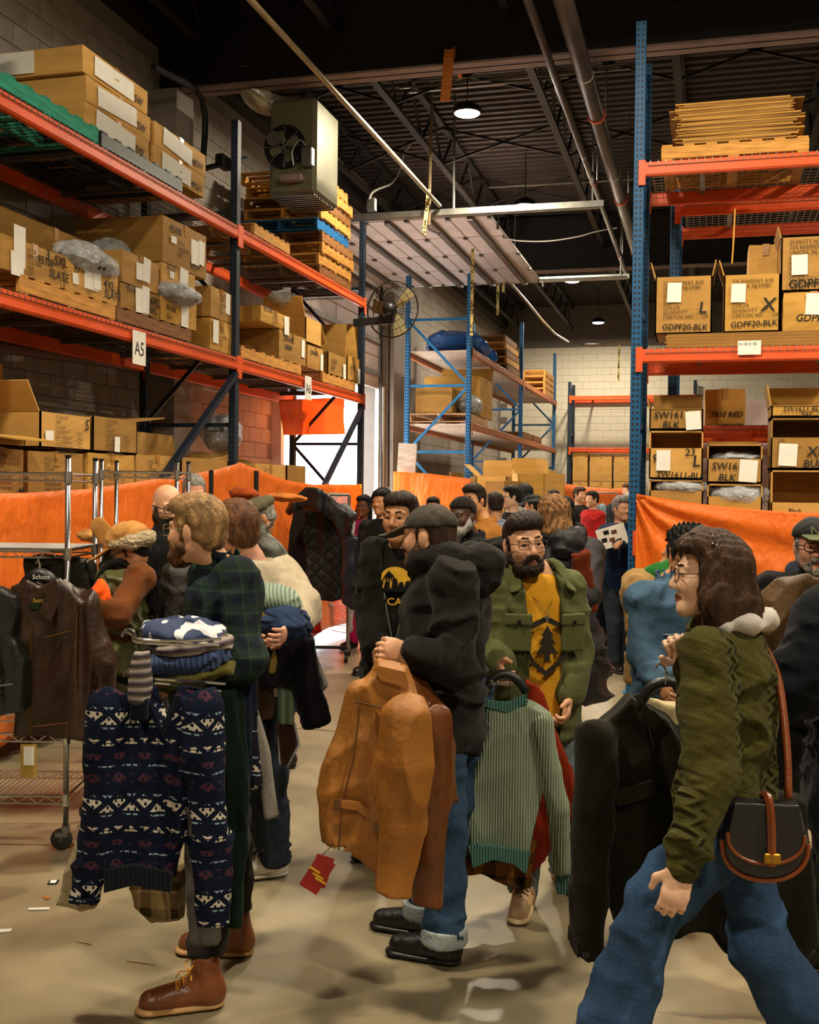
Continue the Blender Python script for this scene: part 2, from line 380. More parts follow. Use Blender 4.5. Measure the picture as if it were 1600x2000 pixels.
# ================================================================ structure
WX, WYN, WYF, WXR, CZ = -5.9, -7.0, 32.0, 12.0, 7.25
DY0, DY1, DZ = 14.5, 19.35, 3.68
t = NT('concrete'); n1 = t.noise(.9, 6); n2 = t.noise(7, 6); n3 = t.noise(120, 2)
c = t.mix(t.ramp(n1, [(.3, 0.), (.72, 1.)]), lin('70664f'), lin('978a6e')); c = t.mix(t.math('MULTIPLY', t.ramp(n2, [(.45, 0.), (.8, 1.)]), .35), c, lin('4f4638'))
c = t.mix(t.math('MULTIPLY', t.ramp(n3, [(.62, 0.), (.75, 1.)]), .35), c, lin('3d362b'))
t.bump(n3, .08, .004); M_conc = t.fin(c, t.math('MULTIPLY_ADD', n1, .35, .22), 0, .45)
M_block = mk('painted_block', '8f867d', .7, 0, .12, 2, .35, 45, .3); M_mortar = mk('mortar', '6f6760', .9, 0, .1, 3)
M_back = mk('back_wall_paint', 'c9c2b0', .8, 0, .08, .7, .1, 20, .2)
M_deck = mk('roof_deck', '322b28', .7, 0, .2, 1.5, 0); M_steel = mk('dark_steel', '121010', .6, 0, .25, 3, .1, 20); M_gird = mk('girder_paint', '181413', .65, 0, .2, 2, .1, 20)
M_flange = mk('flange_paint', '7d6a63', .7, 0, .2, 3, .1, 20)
M_galv = mk('galvanised', '8d8d88', .38, .9, .2, 6, .1, 30); M_chrome = mk('chrome', 'c9cacb', .16, 1, .05, 5, 0)
M_black = mk('black_metal', '0e0e10', .45, 0, .2, 6, 0); M_white = mk('white_paint', 'dcdad4', .6, 0, .06, 5, 0); M_paper = mk('paper', 'dedbd2', .8, 0, .05, 12, .1, 40)
M_ink = mk('ink', '1b1712', .8, 0, .1, 5, 0); M_fade = mk('print_ink', '41301c', .85, 0, .2, 8, 0)
struct(MB().box(((WX+WXR)/2, (WYN+WYF)/2, -.1), ((WXR-WX)/2, (WYF-WYN)/2, .1)).go('floor', M_conc))
fl = bpy.data.objects['floor']
for i, (a, b) in enumerate([((WX, 7.6), (WXR, 7.6)), ((WX, 13.4), (WXR, 13.4)), ((-1.9, 7.6), (-1.9, 31)), ((WX, 20), (WXR, 20))]):
    MB().bar((*a, .0), (*b, .0), .008, .004).go('joint', mk('joint_fill', '3a342a', .9), fl)
tag(struct(MB().box((-21, 17, -.15), (15.05, 24, .1)).go('ground', mk('yard', 'b9b6b0', .9))), 'pale concrete yard outside the loading door', 'ground')
# left block wall with the loading door opening
wl = MB()
for (y0, y1, z0, z1) in ((WYN, DY0, 0, CZ), (DY1, WYF, 0, CZ), (DY0, DY1, DZ, CZ)): wl.box((WX-.15, (y0+y1)/2, (z0+z1)/2), (.15, (y1-y0)/2, (z1-z0)/2))
wl = struct(wl.go('wall_left', M_mortar)); BL = []
for r in range(int(6.6/.2)):
    y = 5.0+(.2 if r % 2 else 0); z = r*.2+.1
    while y < 31.5:
        if not (DY0-.2 < y < DY1+.2 and z < DZ+.05):
            u, v, d = pix((WX, y, z))
            if -60 < u < 1250 and -40 < v < 1400: BL.append((d, y, z))
        y += .4
BL.sort(); bme = MB().box((0, 0, 0), (.009, .196, .096)).mesh('block', .004); rest = MB()
for i, (d, y, z) in enumerate(BL):
    if i < 300: link('block', bme, M_block, wl, (WX+.002, y, z))
    else: rest.box((WX+.002, y, z), (.009, .196, .096))
rest.go('block_field', M_block, wl)['kind'] = 'stuff'
wb = struct(MB().box(((WX+WXR)/2, WYF+.15, CZ/2), ((WXR-WX)/2+.3, .15, CZ/2)).go('wall_back', M_mortar)); rest = MB()
for r in range(30):
    x = -5.7+(.2 if r % 2 else 0)
    while x < 4: rest.box((x, WYF, r*.2+.1), (.197, .008, .097)); x += .4
rest.go('block_field', M_back, wb)['kind'] = 'stuff'
struct(MB().box((WXR+.15, (WYN+WYF)/2, CZ/2), (.15, (WYF-WYN)/2, CZ/2)).go('wall_right', M_back))
struct(MB().box(((WX+WXR)/2, WYN-.15, CZ/2), ((WXR-WX)/2+.3, .15, CZ/2)).go('wall_front', M_back))
# ribbed roof deck: ribs run across the room
rb = MB(); y = WYN; prof = []
while y < WYF: prof += [(y, CZ), (y+.09, CZ), (y+.105, CZ-.05), (y+.195, CZ-.05)]; y += .21
for (ya, za), (yb, zb) in zip(prof[:-1], prof[1:]): rb.quad((WX, ya, za), (WXR, ya, za), (WXR, yb, zb), (WX, yb, zb))
rb.box(((WX+WXR)/2, (WYN+WYF)/2, CZ+.15), ((WXR-WX)/2+.3, (WYF-WYN)/2+.3, .1)); struct(rb.go('ceiling', M_deck))
def girder(Y, z0, z1, nm):
    g = MB().box(((WX+WXR)/2, Y, (z0+z1)/2), ((WXR-WX)/2, .012, (z1-z0)/2)).go(nm, M_gird); struct(g)
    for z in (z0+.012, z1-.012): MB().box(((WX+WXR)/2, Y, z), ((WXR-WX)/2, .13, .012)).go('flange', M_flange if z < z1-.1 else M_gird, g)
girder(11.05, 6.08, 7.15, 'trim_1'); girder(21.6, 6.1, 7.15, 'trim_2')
# pilasters and edge beam of the left wall
struct(MB().box((WX+.16, 11.05, 3.04), (.16, .2, 3.04)).go('trim_3', M_block)); struct(MB().box((WX+.14, 20.6, 3.0), (.14, 1.0, 3.0)).go('trim_4', M_block))
eb = MB().box((WX+.1, 12.5, 6.72), (.1, 19.4, .12)).go('trim_5', M_gird); struct(eb)
# steel joists running away from the camera
for i, x in enumerate((-5.3, -3.83, -2.0, -.4, 1.3, 3.0)):
    j = struct(MB().box((x, 12.5, 7.14), (.045, 19.5, .03)).go('trim_%d' % (6+i), M_steel)); MB().box((x, 12.5, 6.55), (.045, 19.5, .025)).go('bottom_chord', M_steel, j)
    wm = MB(); y = 8.0; s_ = 0
    while y < 31: wm.bar((x, y, 6.56 if s_ else 7.12), (x, y+.6, 7.12 if s_ else 6.56), .03); s_ ^= 1; y += .6
    wm.go('web', M_steel, j)
for i, y in enumerate((13.2, 15.8, 18.4, 24)):
    bm_ = MB()
    for a, b in zip((-5.3, -3.83, -2.0, -.4, 1.3), (-3.83, -2.0, -.4, 1.3, 3.0)): bm_.bar((a, y, 6.57), (b, y, 7.1), .03); bm_.bar((a, y, 7.1), (b, y, 6.57), .03)
    struct(bm_.go('trim_%d' % (12+i), M_steel))
# ---------------------------------------------------------------- loading door, rolled up on high lift tracks
M_door = mk('door_skin', 'b9a9a6', .6, 0, .1, 3, .1, 20); M_strut = mk('door_strut', '5f5550', .55, .3, .2, 4, 0)
dr = empty('door_1', (WX, (DY0+DY1)/2, 5.5)); struct(dr); hy = (DY1-DY0)/2-.06
pan = MB().box((0, 0, 0), (.285, hy, .022)); pan = pan.mesh('panel', .008)
for i in range(5):
    p = link('panel', pan, M_door, dr, (.42+.58*i, 0, .0)); MB().box((.02, 0, -.05), (.04, hy, .03)).go('strut', M_strut, p)
    for k in range(5): MB().box((0, -hy+.05+k*(2*hy-.1)/4, -.026), (.28, .03, .004)).go('stile', M_door, p); MB().box((.285, -hy+.05+k*(2*hy-.1)/4, -.04), (.03, .04, .012)).go('hinge', M_strut, p)
for i in range(3):
    p = link('panel', pan, M_door, dr, (.05, 0, -.42-.58*i), (0, PI/2, 0)); MB().box((.02, 0, .05), (.04, hy, .03)).go('strut', M_strut, p)
    for k in range(5): MB().box((0, -hy+.05+k*(2*hy-.1)/4, .026), (.28, .03, .004)).go('stile', M_door, p)
for s_ in (-1, 1):
    y = s_*(hy+.05); MB().tube([(.08, y, -5.4), (.08, y, -.5), (.14, y, -.18), (.3, y, -.02), (.5, y, .0), (4.5, y, .0)], .035, 6).go('track', M_galv, dr); MB().box((2.6, y+.03*s_, .03), (1.95, .012, .04)).go('track_angle', M_galv, dr)
    for x in (2.55, 4.4): MB().bar((x, y, 0), (x, y, 1.6), .04, .02).go('hanger', M_galv, dr)
    struct(MB().box((WX+.06, DY0-.06 if s_ < 0 else DY1+.06, DZ/2), (.09, .06, DZ/2)).go('trim_%d' % (17 if s_ < 0 else 16), M_white))
for y in (-hy*.9, hy*.9): MB().tube([(3.1, y, -.06), (3.1, y, -.16)], .02).go('roller', M_strut, dr)
# ---------------------------------------------------------------- high bay lamps
M_lens = emit('lamp_lens', 'f4fbf2', 22); LROW = -2.84
def lamp(x, y, lab, z=6.3, W=LAMP_W, g=None):
    o = empty('high_bay_lamp', (x, y, z), lab, 'lamp', g)
    MB().lathe([(0, .12), (.06, .12), (.08, .1), (.15, .07), (.17, .02), (.17, -.01), (.15, -.01)], 20).go('housing', M_black, o, sm=True)
    MB().lathe([(0, -.03), (.1, -.03), (.14, -.022), (.155, -.008)], 20).go('lens', M_lens, o, sm=True)
    MB().tube([(0, 0, .12), (0, 0, CZ-z-.05)], .008).go('cord', M_black, o)
    l = bpy.data.lights.new('lamp', 'AREA'); l.shape = 'DISK'; l.size = .34; l.energy = W; l.color = LAMP_C
    lo = bpy.data.objects.new('bulb', l); COL.objects.link(lo); lo.parent = o; lo.location = (0, 0, -.04); return o
for y, lb in ((12.95, 'largest bright round ceiling lamp beside the wooden bracket'), (17.3, 'bright ceiling lamp just above the raised door track'), (23.6, 'third ceiling lamp from the wooden bracket, below the far girder'), (29.4, 'smallest and farthest bright ceiling lamp')):
    lamp(LROW, y, lb)
for x, y, lb in ((LROW, 2.9, 'ceiling lamp in the row above the camera, left of the aisle'), (2.7, 2.2, 'ceiling lamp above the right aisle, near the camera'), (3.4, 8.2, 'ceiling lamp above the right aisle, before the right rack'), (1.2, -3.2, 'unseen fill lamp added high behind the camera, right of the row'), (-.7, 6.9, 'ceiling lamp between the two aisles, before the girder'), (4.2, 18, 'ceiling lamp above the far right aisle')):  # the one behind the camera is an added, unseen lamp for frontal fill
    lamp(x, y, lb)
# ---------------------------------------------------------------- pipes, conduits, ducts
M_pipe = mk('pipe_paint', '463d39', .4, .4, .25, 3, .05, 20); M_ring = mk('orange_clamp', 'c4502c', .5)
M_brass = mk('weathered_conduit', '8a7a5c', .45, .6, .2, 5)
def pipe(x, z, r, y0, y1, name, lab, rings, mat=M_pipe):
    o = empty(name, (x, y0, z), lab, 'pipe'); MB().tube([(0, 0, 0), (0, y1-y0, 0)], r, 14).go('pipe_run', mat, o, sm=True)
    for y in rings: MB().tube([(0, y-y0-.03, 0), (0, y-y0+.03, 0)], r*1.16, 14).go('clamp', M_ring, o); MB().tube([(r*1.2, y-y0, 0), (r*1.2, y-y0, CZ-z-.06)], .008).go('hanger_rod', M_galv, o)
    for y in rings: MB().tube([(0, y-y0-1.2, 0), (0, y-y0-1.18, 0)], r*1.03, 14).go('band', M_white, o)
pipe(-1.23, 5.9, .085, 6, 21.5, 'sprinkler_main', 'thick dark sprinkler main pipe with orange clamps', (12.2, 15.7, 19.2))
pipe(-1.53, 5.92, .038, 6, 21.5, 'sprinkler_branch', 'thinner sprinkler pipe running left of the thick main pipe', (14.9, 19.5))
pipe(-3.52, 5.6, .028, 6, 14.4, 'door_conduit', 'long straight conduit running down toward the raised door', (), M_brass)
for i, (a, b, z) in enumerate((((780, 172), (1240, 133), 6.75), ((805, 160), (1260, 122), 6.8), ((800, 180), (1110, 150), 6.7), ((955, 366), (1250, 350), 6.75))):
    p, q = AZ(*a, z), AZ(*b, z); tag(MB().tube([p, q], .016).go('ceiling_conduit', M_galv), ('pale conduit across the ceiling just behind the girder, lower of two', 'pale conduit across the ceiling right below the girder', 'short pale conduit across the ceiling above the brightest lamp', 'pale conduit across the ceiling above the second lamp')[i], 'conduit')
# conduit with a bend, ending over the mid rack
p = [AZ(995, 550, 5.5), AZ(1110, 668, 5.5), AZ(1245, 667, 5.5)]; tag(MB().tube(p, .025).go('bent_conduit', M_brass), 'bent brass coloured conduit above the blue racks', 'conduit')
# down pipe with hook hanging by the door track
o = empty('drop_pipe', AY(843, 265, 14.2), 'yellowish vertical drop pipe with elbow hanging by the door', 'pipe'); b0 = AY(838, 440, 14.2)-AY(843, 265, 14.2)
MB().tube([(0, 0, 7.2-AY(843, 265, 14.2).z), b0], .022).go('riser', M_brass, o); MB().tube([b0, b0+V((.02, 0, -.05)), b0+V((.14, 0, -.12))], .03).go('elbow', M_pipe, o)
# white cable loop and switch box on the rack post
p = [AX(*q, -4.5) for q in ((722, 388), (728, 376), (742, 368), (765, 358), (780, 335), (790, 300), (802, 282))]; tag(MB().tube(p, .014).go('cable', M_white), 'pale curved cable rising from the rack post', 'cable')
p = AX(726, 400, -4.5); tag(MB().box(p, (.06, .05, .09)).go('switch_box', M_galv, bev=.01), 'small grey switch box atop the dark rack post', 'box')
# sprung cables drooping by the far girder
p = [AY(*q, 19) for q in ((975, 462), (1010, 470), (1070, 471), (1130, 462), (1165, 452), (1205, 445))]; tag(MB().tube(p, .011).go('cable', M_white), 'thin white cable drooping below the far ceiling', 'cable')
# wooden bracket bolted to the girder
o = empty('wood_bracket', AY(875, 150, 10.9), 'L-shaped raw wood bracket fixed to the girder', 'bracket'); k = AY(875, 150, 10.9)
a, b = AY(878, 97, 10.9)-k, AY(870, 198, 10.9)-k; MB().bar(a, b, .1, .04, (0, 1, 0)).go('upright', wood('raw_pine', 'b06a2c'), o, bev=.004)
a, b = AY(886, 100, 11.0)-k, AY(900, 145, 11.4)-k; MB().bar(a, b, .04, .1).go('arm', wood('raw_pine', 'b06a2c'), o, bev=.004)
# unit heater with flue
M_heat = mk('heater_case', '6c6a52', .45, .3, .15, 3, .05, 20)
hp = D(572, 385, 12.0); o = empty('unit_heater', hp, 'olive grey unit heater with round fan hung below the ceiling', 'heater')
MB().box((.02, .3, .53), (.27, .38, .52)).go('case', M_heat, o, bev=.04); F0 = -.085
MB().lathe([(.2, 0), (.235, 0), (.235, .03), (.2, .03)], 24, (-.06, F0, .52), Matrix.Rotation(PI/2, 3, 'X')).go('fan_ring', M_black, o)
MB().lathe([(0, 0), (.2, 0)], 24, (-.06, F0-.003, .52), Matrix.Rotation(PI/2, 3, 'X')).go('fan_opening', M_black, o)
for i in range(4): MB().box((-.06+.09*math.cos(i*PI/2+.4), F0-.02, .52+.09*math.sin(i*PI/2+.4)), (.085, .004, .045), Matrix.Rotation(-(i*PI/2+.4), 3, 'Y')).go('fan_blade', M_heat, o)
MB().lathe([(0, .03), (.08, .03), (.085, 0)], 16, (-.17, F0-.04, .6), Matrix.Rotation(PI/2, 3, 'X')).go('motor', M_galv, o)
for i in range(4): MB().tube([(-.06+.22*math.cos(i*PI/4), F0-.03, .52+.22*math.sin(i*PI/4)), (-.06-.22*math.cos(i*PI/4), F0-.03, .52-.22*math.sin(i*PI/4))], .005).go('guard_bar', M_galv, o)
for i in range(9): MB().box((.02, -.05+.08*i, 0), (.25, .012, .012)).go('louvre', M_galv, o)
MB().box((.22, F0-.05, .38), (.06, .05, .1)).go('control_box', M_galv, o, bev=.01); MB().tube([(.2, F0-.04, .48), (.14, F0-.08, .56), (.05, F0-.07, .45), (.06, F0-.05, .3)], .014).go('whip', M_galv, o)
MB().box((.05, F0-.06, .16), (.12, .06, .03)).go('junction_tray', M_flange, o)
dp = [D(590, 215, 12.2), D(530, 205, 12.1), D(500, 185, 12.0), D(487, 140, 12.0), D(484, 60, 12.0), D(484, -20, 12.0)]
fl_ = empty('flue_duct', dp[2], 'shiny bent metal flue duct above the unit heater', 'duct')
MB().tube([q-dp[2] for q in dp], [.11, .12, .15, .15, .15, .15], 16).go('duct_run', mk('bright_duct', 'b5b09a', .3, .6, .15, 6, .1, 20), fl_, sm=True)
for i in (1, 2, 3): MB().lathe([(.15, -.012), (.165, 0), (.15, .012)], 18, dp[i]-dp[2]+V((0, 0, .0)), Matrix.Rotation((.9, .6, .1)[i-1], 3, 'Y')).go('seam_ring', mk('bright_duct', 'b5b09a', .3, .6, .15, 6, .1, 20), fl_)
gp = [AX(*q, -5.3) for q in ((395, 345), (395, 195), (300, 130))]; gv = empty('gas_pipe', gp[0], 'dark gas pipe with valve on the upper block wall', 'pipe')
MB().tube([q-gp[0] for q in gp], .035, 8).go('riser', M_black, gv); q = AX(480, 310, -5.3)-gp[0]; MB().tube([AX(395, 330, -5.3)-gp[0], q], .03, 8).go('branch', M_black, gv); MB().box((AX(437, 317, -5.3)-gp[0]), (.06, .12, .07)).go('valve', M_black, gv, bev=.02)
# heat pipe along the wall below the lower shelf
p = [AX(-30, 672, -5.72), AX(270, 716, -5.72), AX(570, 778, -5.72)]; tag(MB().tube(p, .06, 10).go('heating_pipe', mk('copper_brown', '6a4636', .45, .3)), 'brown pipe running along the wall under the rack', 'pipe')
# black down strap beside the door, wall fan on the post
tag(MB().tube([AX(745, 560, -5.6), AX(745, 985, -5.6)], .02).go('door_chain', M_black), 'black chain hoist line hanging beside the loading door', 'chain')
fc = D(768, 605, 14.3); fan = empty('wall_fan', fc, 'large round black guarded fan mounted on rack post', 'fan', rz=-.15)
M_wire = mk('fan_wire', '24221c', .4, .5); g = MB()
for r in (.36, .27, .18, .09): g.tube([(r*math.cos(a*PI/16), -.06*(1-(r/.36)**2)-.02, r*math.sin(a*PI/16)) for a in range(33)], .005 if r < .3 else .011, 4)
for a in range(28): g.tube([(.05*math.cos(a*PI/14), -.08, .05*math.sin(a*PI/14)), (.2*math.cos(a*PI/14), -.062, .2*math.sin(a*PI/14)), (.36*math.cos(a*PI/14), -.02, .36*math.sin(a*PI/14))], .0028, 3)
g.go('guard', M_wire, fan)['kind'] = 'stuff'
for k in range(3):
    a = k*2*PI/3+.9; bl = MB(); ca, sa = math.cos(a), math.sin(a)
    bl.quad(*[(r*ca-t_*sa, .06+yy, r*sa+t_*ca) for r, t_, yy in ((.06, -.05, -.02), (.32, -.12, -.03), (.33, .06, .03), (.06, .05, .02))]); b = bl.go('blade', mk('fan_blade', '8a7d5a', .35, .3), fan); b.modifiers.new('s', 'SOLIDIFY').thickness = .004
MB().lathe([(0, -.1), (.08, -.09), (.085, .06), (.04, .1), (0, .1)], 16, (-.02, -.06, 0), Matrix.Rotation(PI/2, 3, 'X')).go('motor', M_black, fan, sm=True)
pp = AX(716, 625, -4.5)-fc; MB().bar((0, 0, -.13), (pp.x*math.cos(.15), -.1, -.16), .05, .1).go('bracket', M_black, fan); MB().tube([(0, 0, -.02), (0, 0, -.15)], .03).go('yoke', M_black, fan)
MB().tube([(-.05, 0, -.1), (-.09, .1, -1.2), (-.08, .1, -2.3)], .012).go('power_cord', M_black, fan)
# hazard tapes and door pull ropes
M_tape = None
t = NT('caution_tape'); x, y, z = t.xyz(); f = t.math('FRACT', t.math('MULTIPLY', z, 3.2)); m_ = t.math('MULTIPLY', t.math('GREATER_THAN', f, .35), t.math('GREATER_THAN', t.noise(40), .5)); M_tape = t.fin(t.mix(m_, lin('cdbb72'), lin('2a2415')), .5)
for i, (a, b, Y, lb) in enumerate((((924, 455), (921, 655), 16.5, 'long yellow caution tape hanging before the blue rack'), ((973, 552), (972, 616), 19.2, 'short caution tape hanging from the far door track'), ((984, 548), (983, 572), 19.2, 'shortest caution tape, hanging from the end of the far door track'), ((1210, 668), (1208, 745), 26, 'thin yellow tape hanging before the back wall'), ((838, 370), (828, 458), 14.0, 'pale tape hanging from the near door track'))):
    p, q = (AZ(*a, 5.5), AY(*b, 26.6)) if i == 3 else (AY(*a, Y), AY(*b, Y)); tag(MB().bar(p, q, .05, .004, (0, 1, 0)).go('caution_tape', M_tape), lb, 'tape')
# ================================================================ racks
M_org = mk('rack_orange', 'd44f16', .5, 0, .14, 2.5, .08, 25); M_navy = post_mat('rack_navy', '1c2a3a'); M_blue = post_mat('rack_blue', '094a76'); M_blueb = mk('rack_blue_plain', '1a659a', .45, 0, .15, 4, 0)
M_lblue = post_mat('rack_light_blue', '24659a'); M_navyb = mk('rack_navy_plain', '141d2c', .45, 0, .2, 4, 0); M_wire2 = mk('deck_wire', '9c9488', .45, .6, .1, 8, 0); M_wired = mk('deck_wire_dark', '38322c', .5, .4, .1, 8, 0)
def rack(loc, rz, us, dep, levels, H, pm, pb, bm, lab, wire=M_wire2, solid=None, conn=True):
    o = empty('pallet_rack', loc, lab, 'rack', rz=rz)
    pme = MB().box((0, 0, H/2), (.045, .036, H/2)).mesh('post', .004)
    for u in us:
        for y in (.045, dep-.045): link('post', pme, pm, o, (u, y, 0)); MB().box((u, y, .006), (.07, .07, .006)).go('foot_plate', pb, o)
        zs = [.3]
        while zs[-1]+1.0 < H-.1: zs.append(zs[-1]+1.05)
        for i, z in enumerate(zs):
            MB().bar((u, .07, z), (u, dep-.07, z), .03, .04).go('brace', pb, o)
            if i+1 < len(zs): a, b = ((.07, dep-.07) if i % 2 else (dep-.07, .07)); MB().bar((u, a, z+.03), (u, b, zs[i+1]-.03), .03, .04).go('brace', pb, o)
    for u0, u1 in zip(us[:-1], us[1:]):
        for z in levels:
            for y in (.0, dep-.05):
                b = MB().box(((u0+u1)/2, y+.012, z-.06), ((u1-u0)/2-.05, .025, .06)).go('beam', bm, o, bev=.006)
                MB().box(((u0+u1)/2, y-.016, z-.1), ((u1-u0)/2-.05, .004, .006)).go('beam_lip', bm, b)
                for u in (u0, u1): MB().box((u+(.028 if u == u0 else -.028), y-.012, z-.09), (.03, .006, .11)).go('connector', bm, b, bev=.003)
            if solid:
                n = int((u1-u0)/.3)
                for k in range(n): MB().box((u0+(k+.5)*(u1-u0)/n, dep/2, z-.035), ((u1-u0)/n/2-.012, dep/2-.04, .012)).go('deck_plank', solid, o)
                continue
            g = MB(); k = u0+.1
            while k < u1-.08: g.tube([(k, -.02, z-.035), (k, -.02, z+.006), (k, dep, z+.006)], .0035, 3, False); k += .065
            for k in range(12): y = k*dep/11; g.tube([(u0+.08, y, z+.002), (u1-.08, y, z+.002)], .0035, 3, False)
            g.tube([(u0+.08, -.022, z-.035), (u1-.08, -.022, z-.035)], .0035, 3, False); g.go('wire_deck', wire, o)['kind'] = 'stuff'
            nn = max(3, int((u1-u0)/.9))
            for k in range(nn): MB().box((u0+(k+.5)*(u1-u0)/nn, dep/2, z-.022), (.022, dep/2-.03, .018)).go('deck_support', M_galv if wire is M_wire2 else M_strut, o)
    return o
LX = -4.5
lr = rack((LX, 0, 0), PI/2, [2.0, 6.05, 10.1, 14.25], 1.07, [1.6, 3.06, 4.35], 5.4, M_navy, M_navyb, M_org, 'long orange and navy pallet rack along the left wall', M_wired)
for y in (10.1, 14.25): MB().bar((y-.06, -.0, 2.9), (y-1.75, -.0, 1.7), .06, .05).go('knee_brace', M_navyb, lr)
rr = rack((-.62, 9.87, 0), 0, [.0, 3.2], 1.07, [1.42, 3.03, 4.66], 5.9, M_blue, M_blueb, M_org, 'tall blue post pallet rack with orange beams, front right')
rr2 = rack((-.35, 11.35, 0), 0, [.0, 3.2], 1.07, [1.42, 2.45, 4.66], 4.9, M_blue, M_blueb, M_org, 'second blue pallet rack standing right behind the front right one')
mr = rack((-3.6, 0, 0), PI/2, [17.0, 22.0, 27.0], 1.09, [1.35, 2.87, 4.03], 5.2, M_lblue, M_blueb, mk('rack_faded', 'a5623c', .5), 'light blue pallet rack in the middle with plank decks', solid=wood('deck_wood', 'b8a79a'))
bk = rack((-3.75, 30.9, 0), 0, [.0, 3.4], 1.0, [1.6, 3.06, 4.5], 4.9, M_navy, M_navyb, M_org, 'far navy pallet rack with orange beams against the back wall')
# signs on the left rack
for (px, py, s, lb, w_, h_) in ((272, 680, 'A5', 'white sheet reading A5 taped to the rack beam', .21, .27), (602, 758, 'A6', 'white sheet reading A6 taped to the rack beam', .21, .27)):
    p = AX(px, py, LX+.045); sg = tag(MB().box((0, 0, 0), (w_/2, .002, h_/2)).go('shelf_sign', M_paper, None, p, rot=(0, 0, PI/2)), lb, 'sign'); text(s, .16, M_ink, sg, (0, -.004, -.06), align='CENTER', sx=.85)
# ================================================================ pallets
M_pal = wood('pallet_wood', 'c08a45'); M_pald = wood('pallet_wood_dark', '7d5530'); M_palg = wood('pallet_green', '2f8a72'); M_palk = mk('pallet_plastic', '2b2f2e', .5); M_palb = wood('pallet_blue', '1d5a8c')
PB = {}
def pallet(loc, rz, lab, mat=M_pal, L=1.2, W=1.0, grp=None, H=.14):
    o = empty('pallet', loc, lab, 'pallet', grp, rz)
    def bx(nm, c, h):
        k = (nm,)+tuple(round(v, 3) for v in h)
        if k not in PB: PB[k] = MB().box((0, 0, 0), h).mesh(nm, .003)
        me = PB[k]
        if me.materials and me.materials[0] != mat:
            k = k+(mat.name,)
            if k not in PB: PB[k] = me.copy(); PB[k].materials.clear()
            me = PB[k]
        link(nm, me, mat, o, c)
    for y in (.02, W/2, W-.02): bx('stringer', (L/2, y, H/2), (L/2, .02, H/2-.018))
    for x in (.06, L/2, L-.06): bx('stringer_block', (x, .045, H/2), (.03, .012, H/2-.018))
    for k in range(7): bx('deck_board', (.05+k*(L-.1)/6, W/2, H-.009), (.045, W/2, .009))
    for k in (0, 3, 6): bx('bottom_board', (.05+k*(L-.1)/6, W/2, .009), (.045, W/2, .009))
    return o
def LY(px, py, x=LX): return AX(px, py, x).y
Z2, Z1 = 3.07, 4.36
pallet((LX-.04, LY(50, 590), Z2), PI/2, 'pale wood pallet under the 5XL carton', M_pal, 1.25)
pallet((LX-.04, LY(238, 640), Z2), PI/2, 'worn brown pallet under the middle cartons', M_pald, 1.3)
pallet((LX-.04, LY(478, 700), Z2), PI/2, 'wood pallet under the cartons beside the A6 sign', M_pal, 1.7)
pallet((LX-.04, LY(636, 740), Z2), PI/2, 'pallet under the open cartons at the rack end', M_pal, 1.3)
pallet((LX-.02, LY(-20, 200), Z1), PI/2, 'green wooden pallet on the top shelf', M_palg, LY(197, 290)-LY(-20, 200))
pallet((LX-.02, LY(203, 300), Z1), PI/2, 'charcoal plastic pallet on the top shelf', M_palk, 1.35)
y0 = LY(634, 540); r_ = random.Random(3)
for i in range(9):
    m_, lb = ((M_palb, 'blue painted pallet in the tall stack') if i == 4 else (M_pal if i % 3 else M_pald, 'raw wood pallet in the tall stack, %s from the bottom' % ('lowest', 'second', 'third', 'fourth', '', 'sixth', 'seventh', 'eighth', 'topmost')[i] if i not in (0, 8) else 'raw wood pallet, %s of the tall stack' % ('lowest' if i == 0 else 'topmost')))
    pallet((LX-.05-r_.uniform(0, .05), y0+r_.uniform(-.1, .08), Z1+i*.141), PI/2+r_.uniform(-.02, .02), lb, m_, 1.2, 1.0, 'stacked pallets')
pallet((LX-.02, LY(500, 490), Z1), PI/2, 'thin wood pallet lying before the pallet stack', M_pal, 1.0)
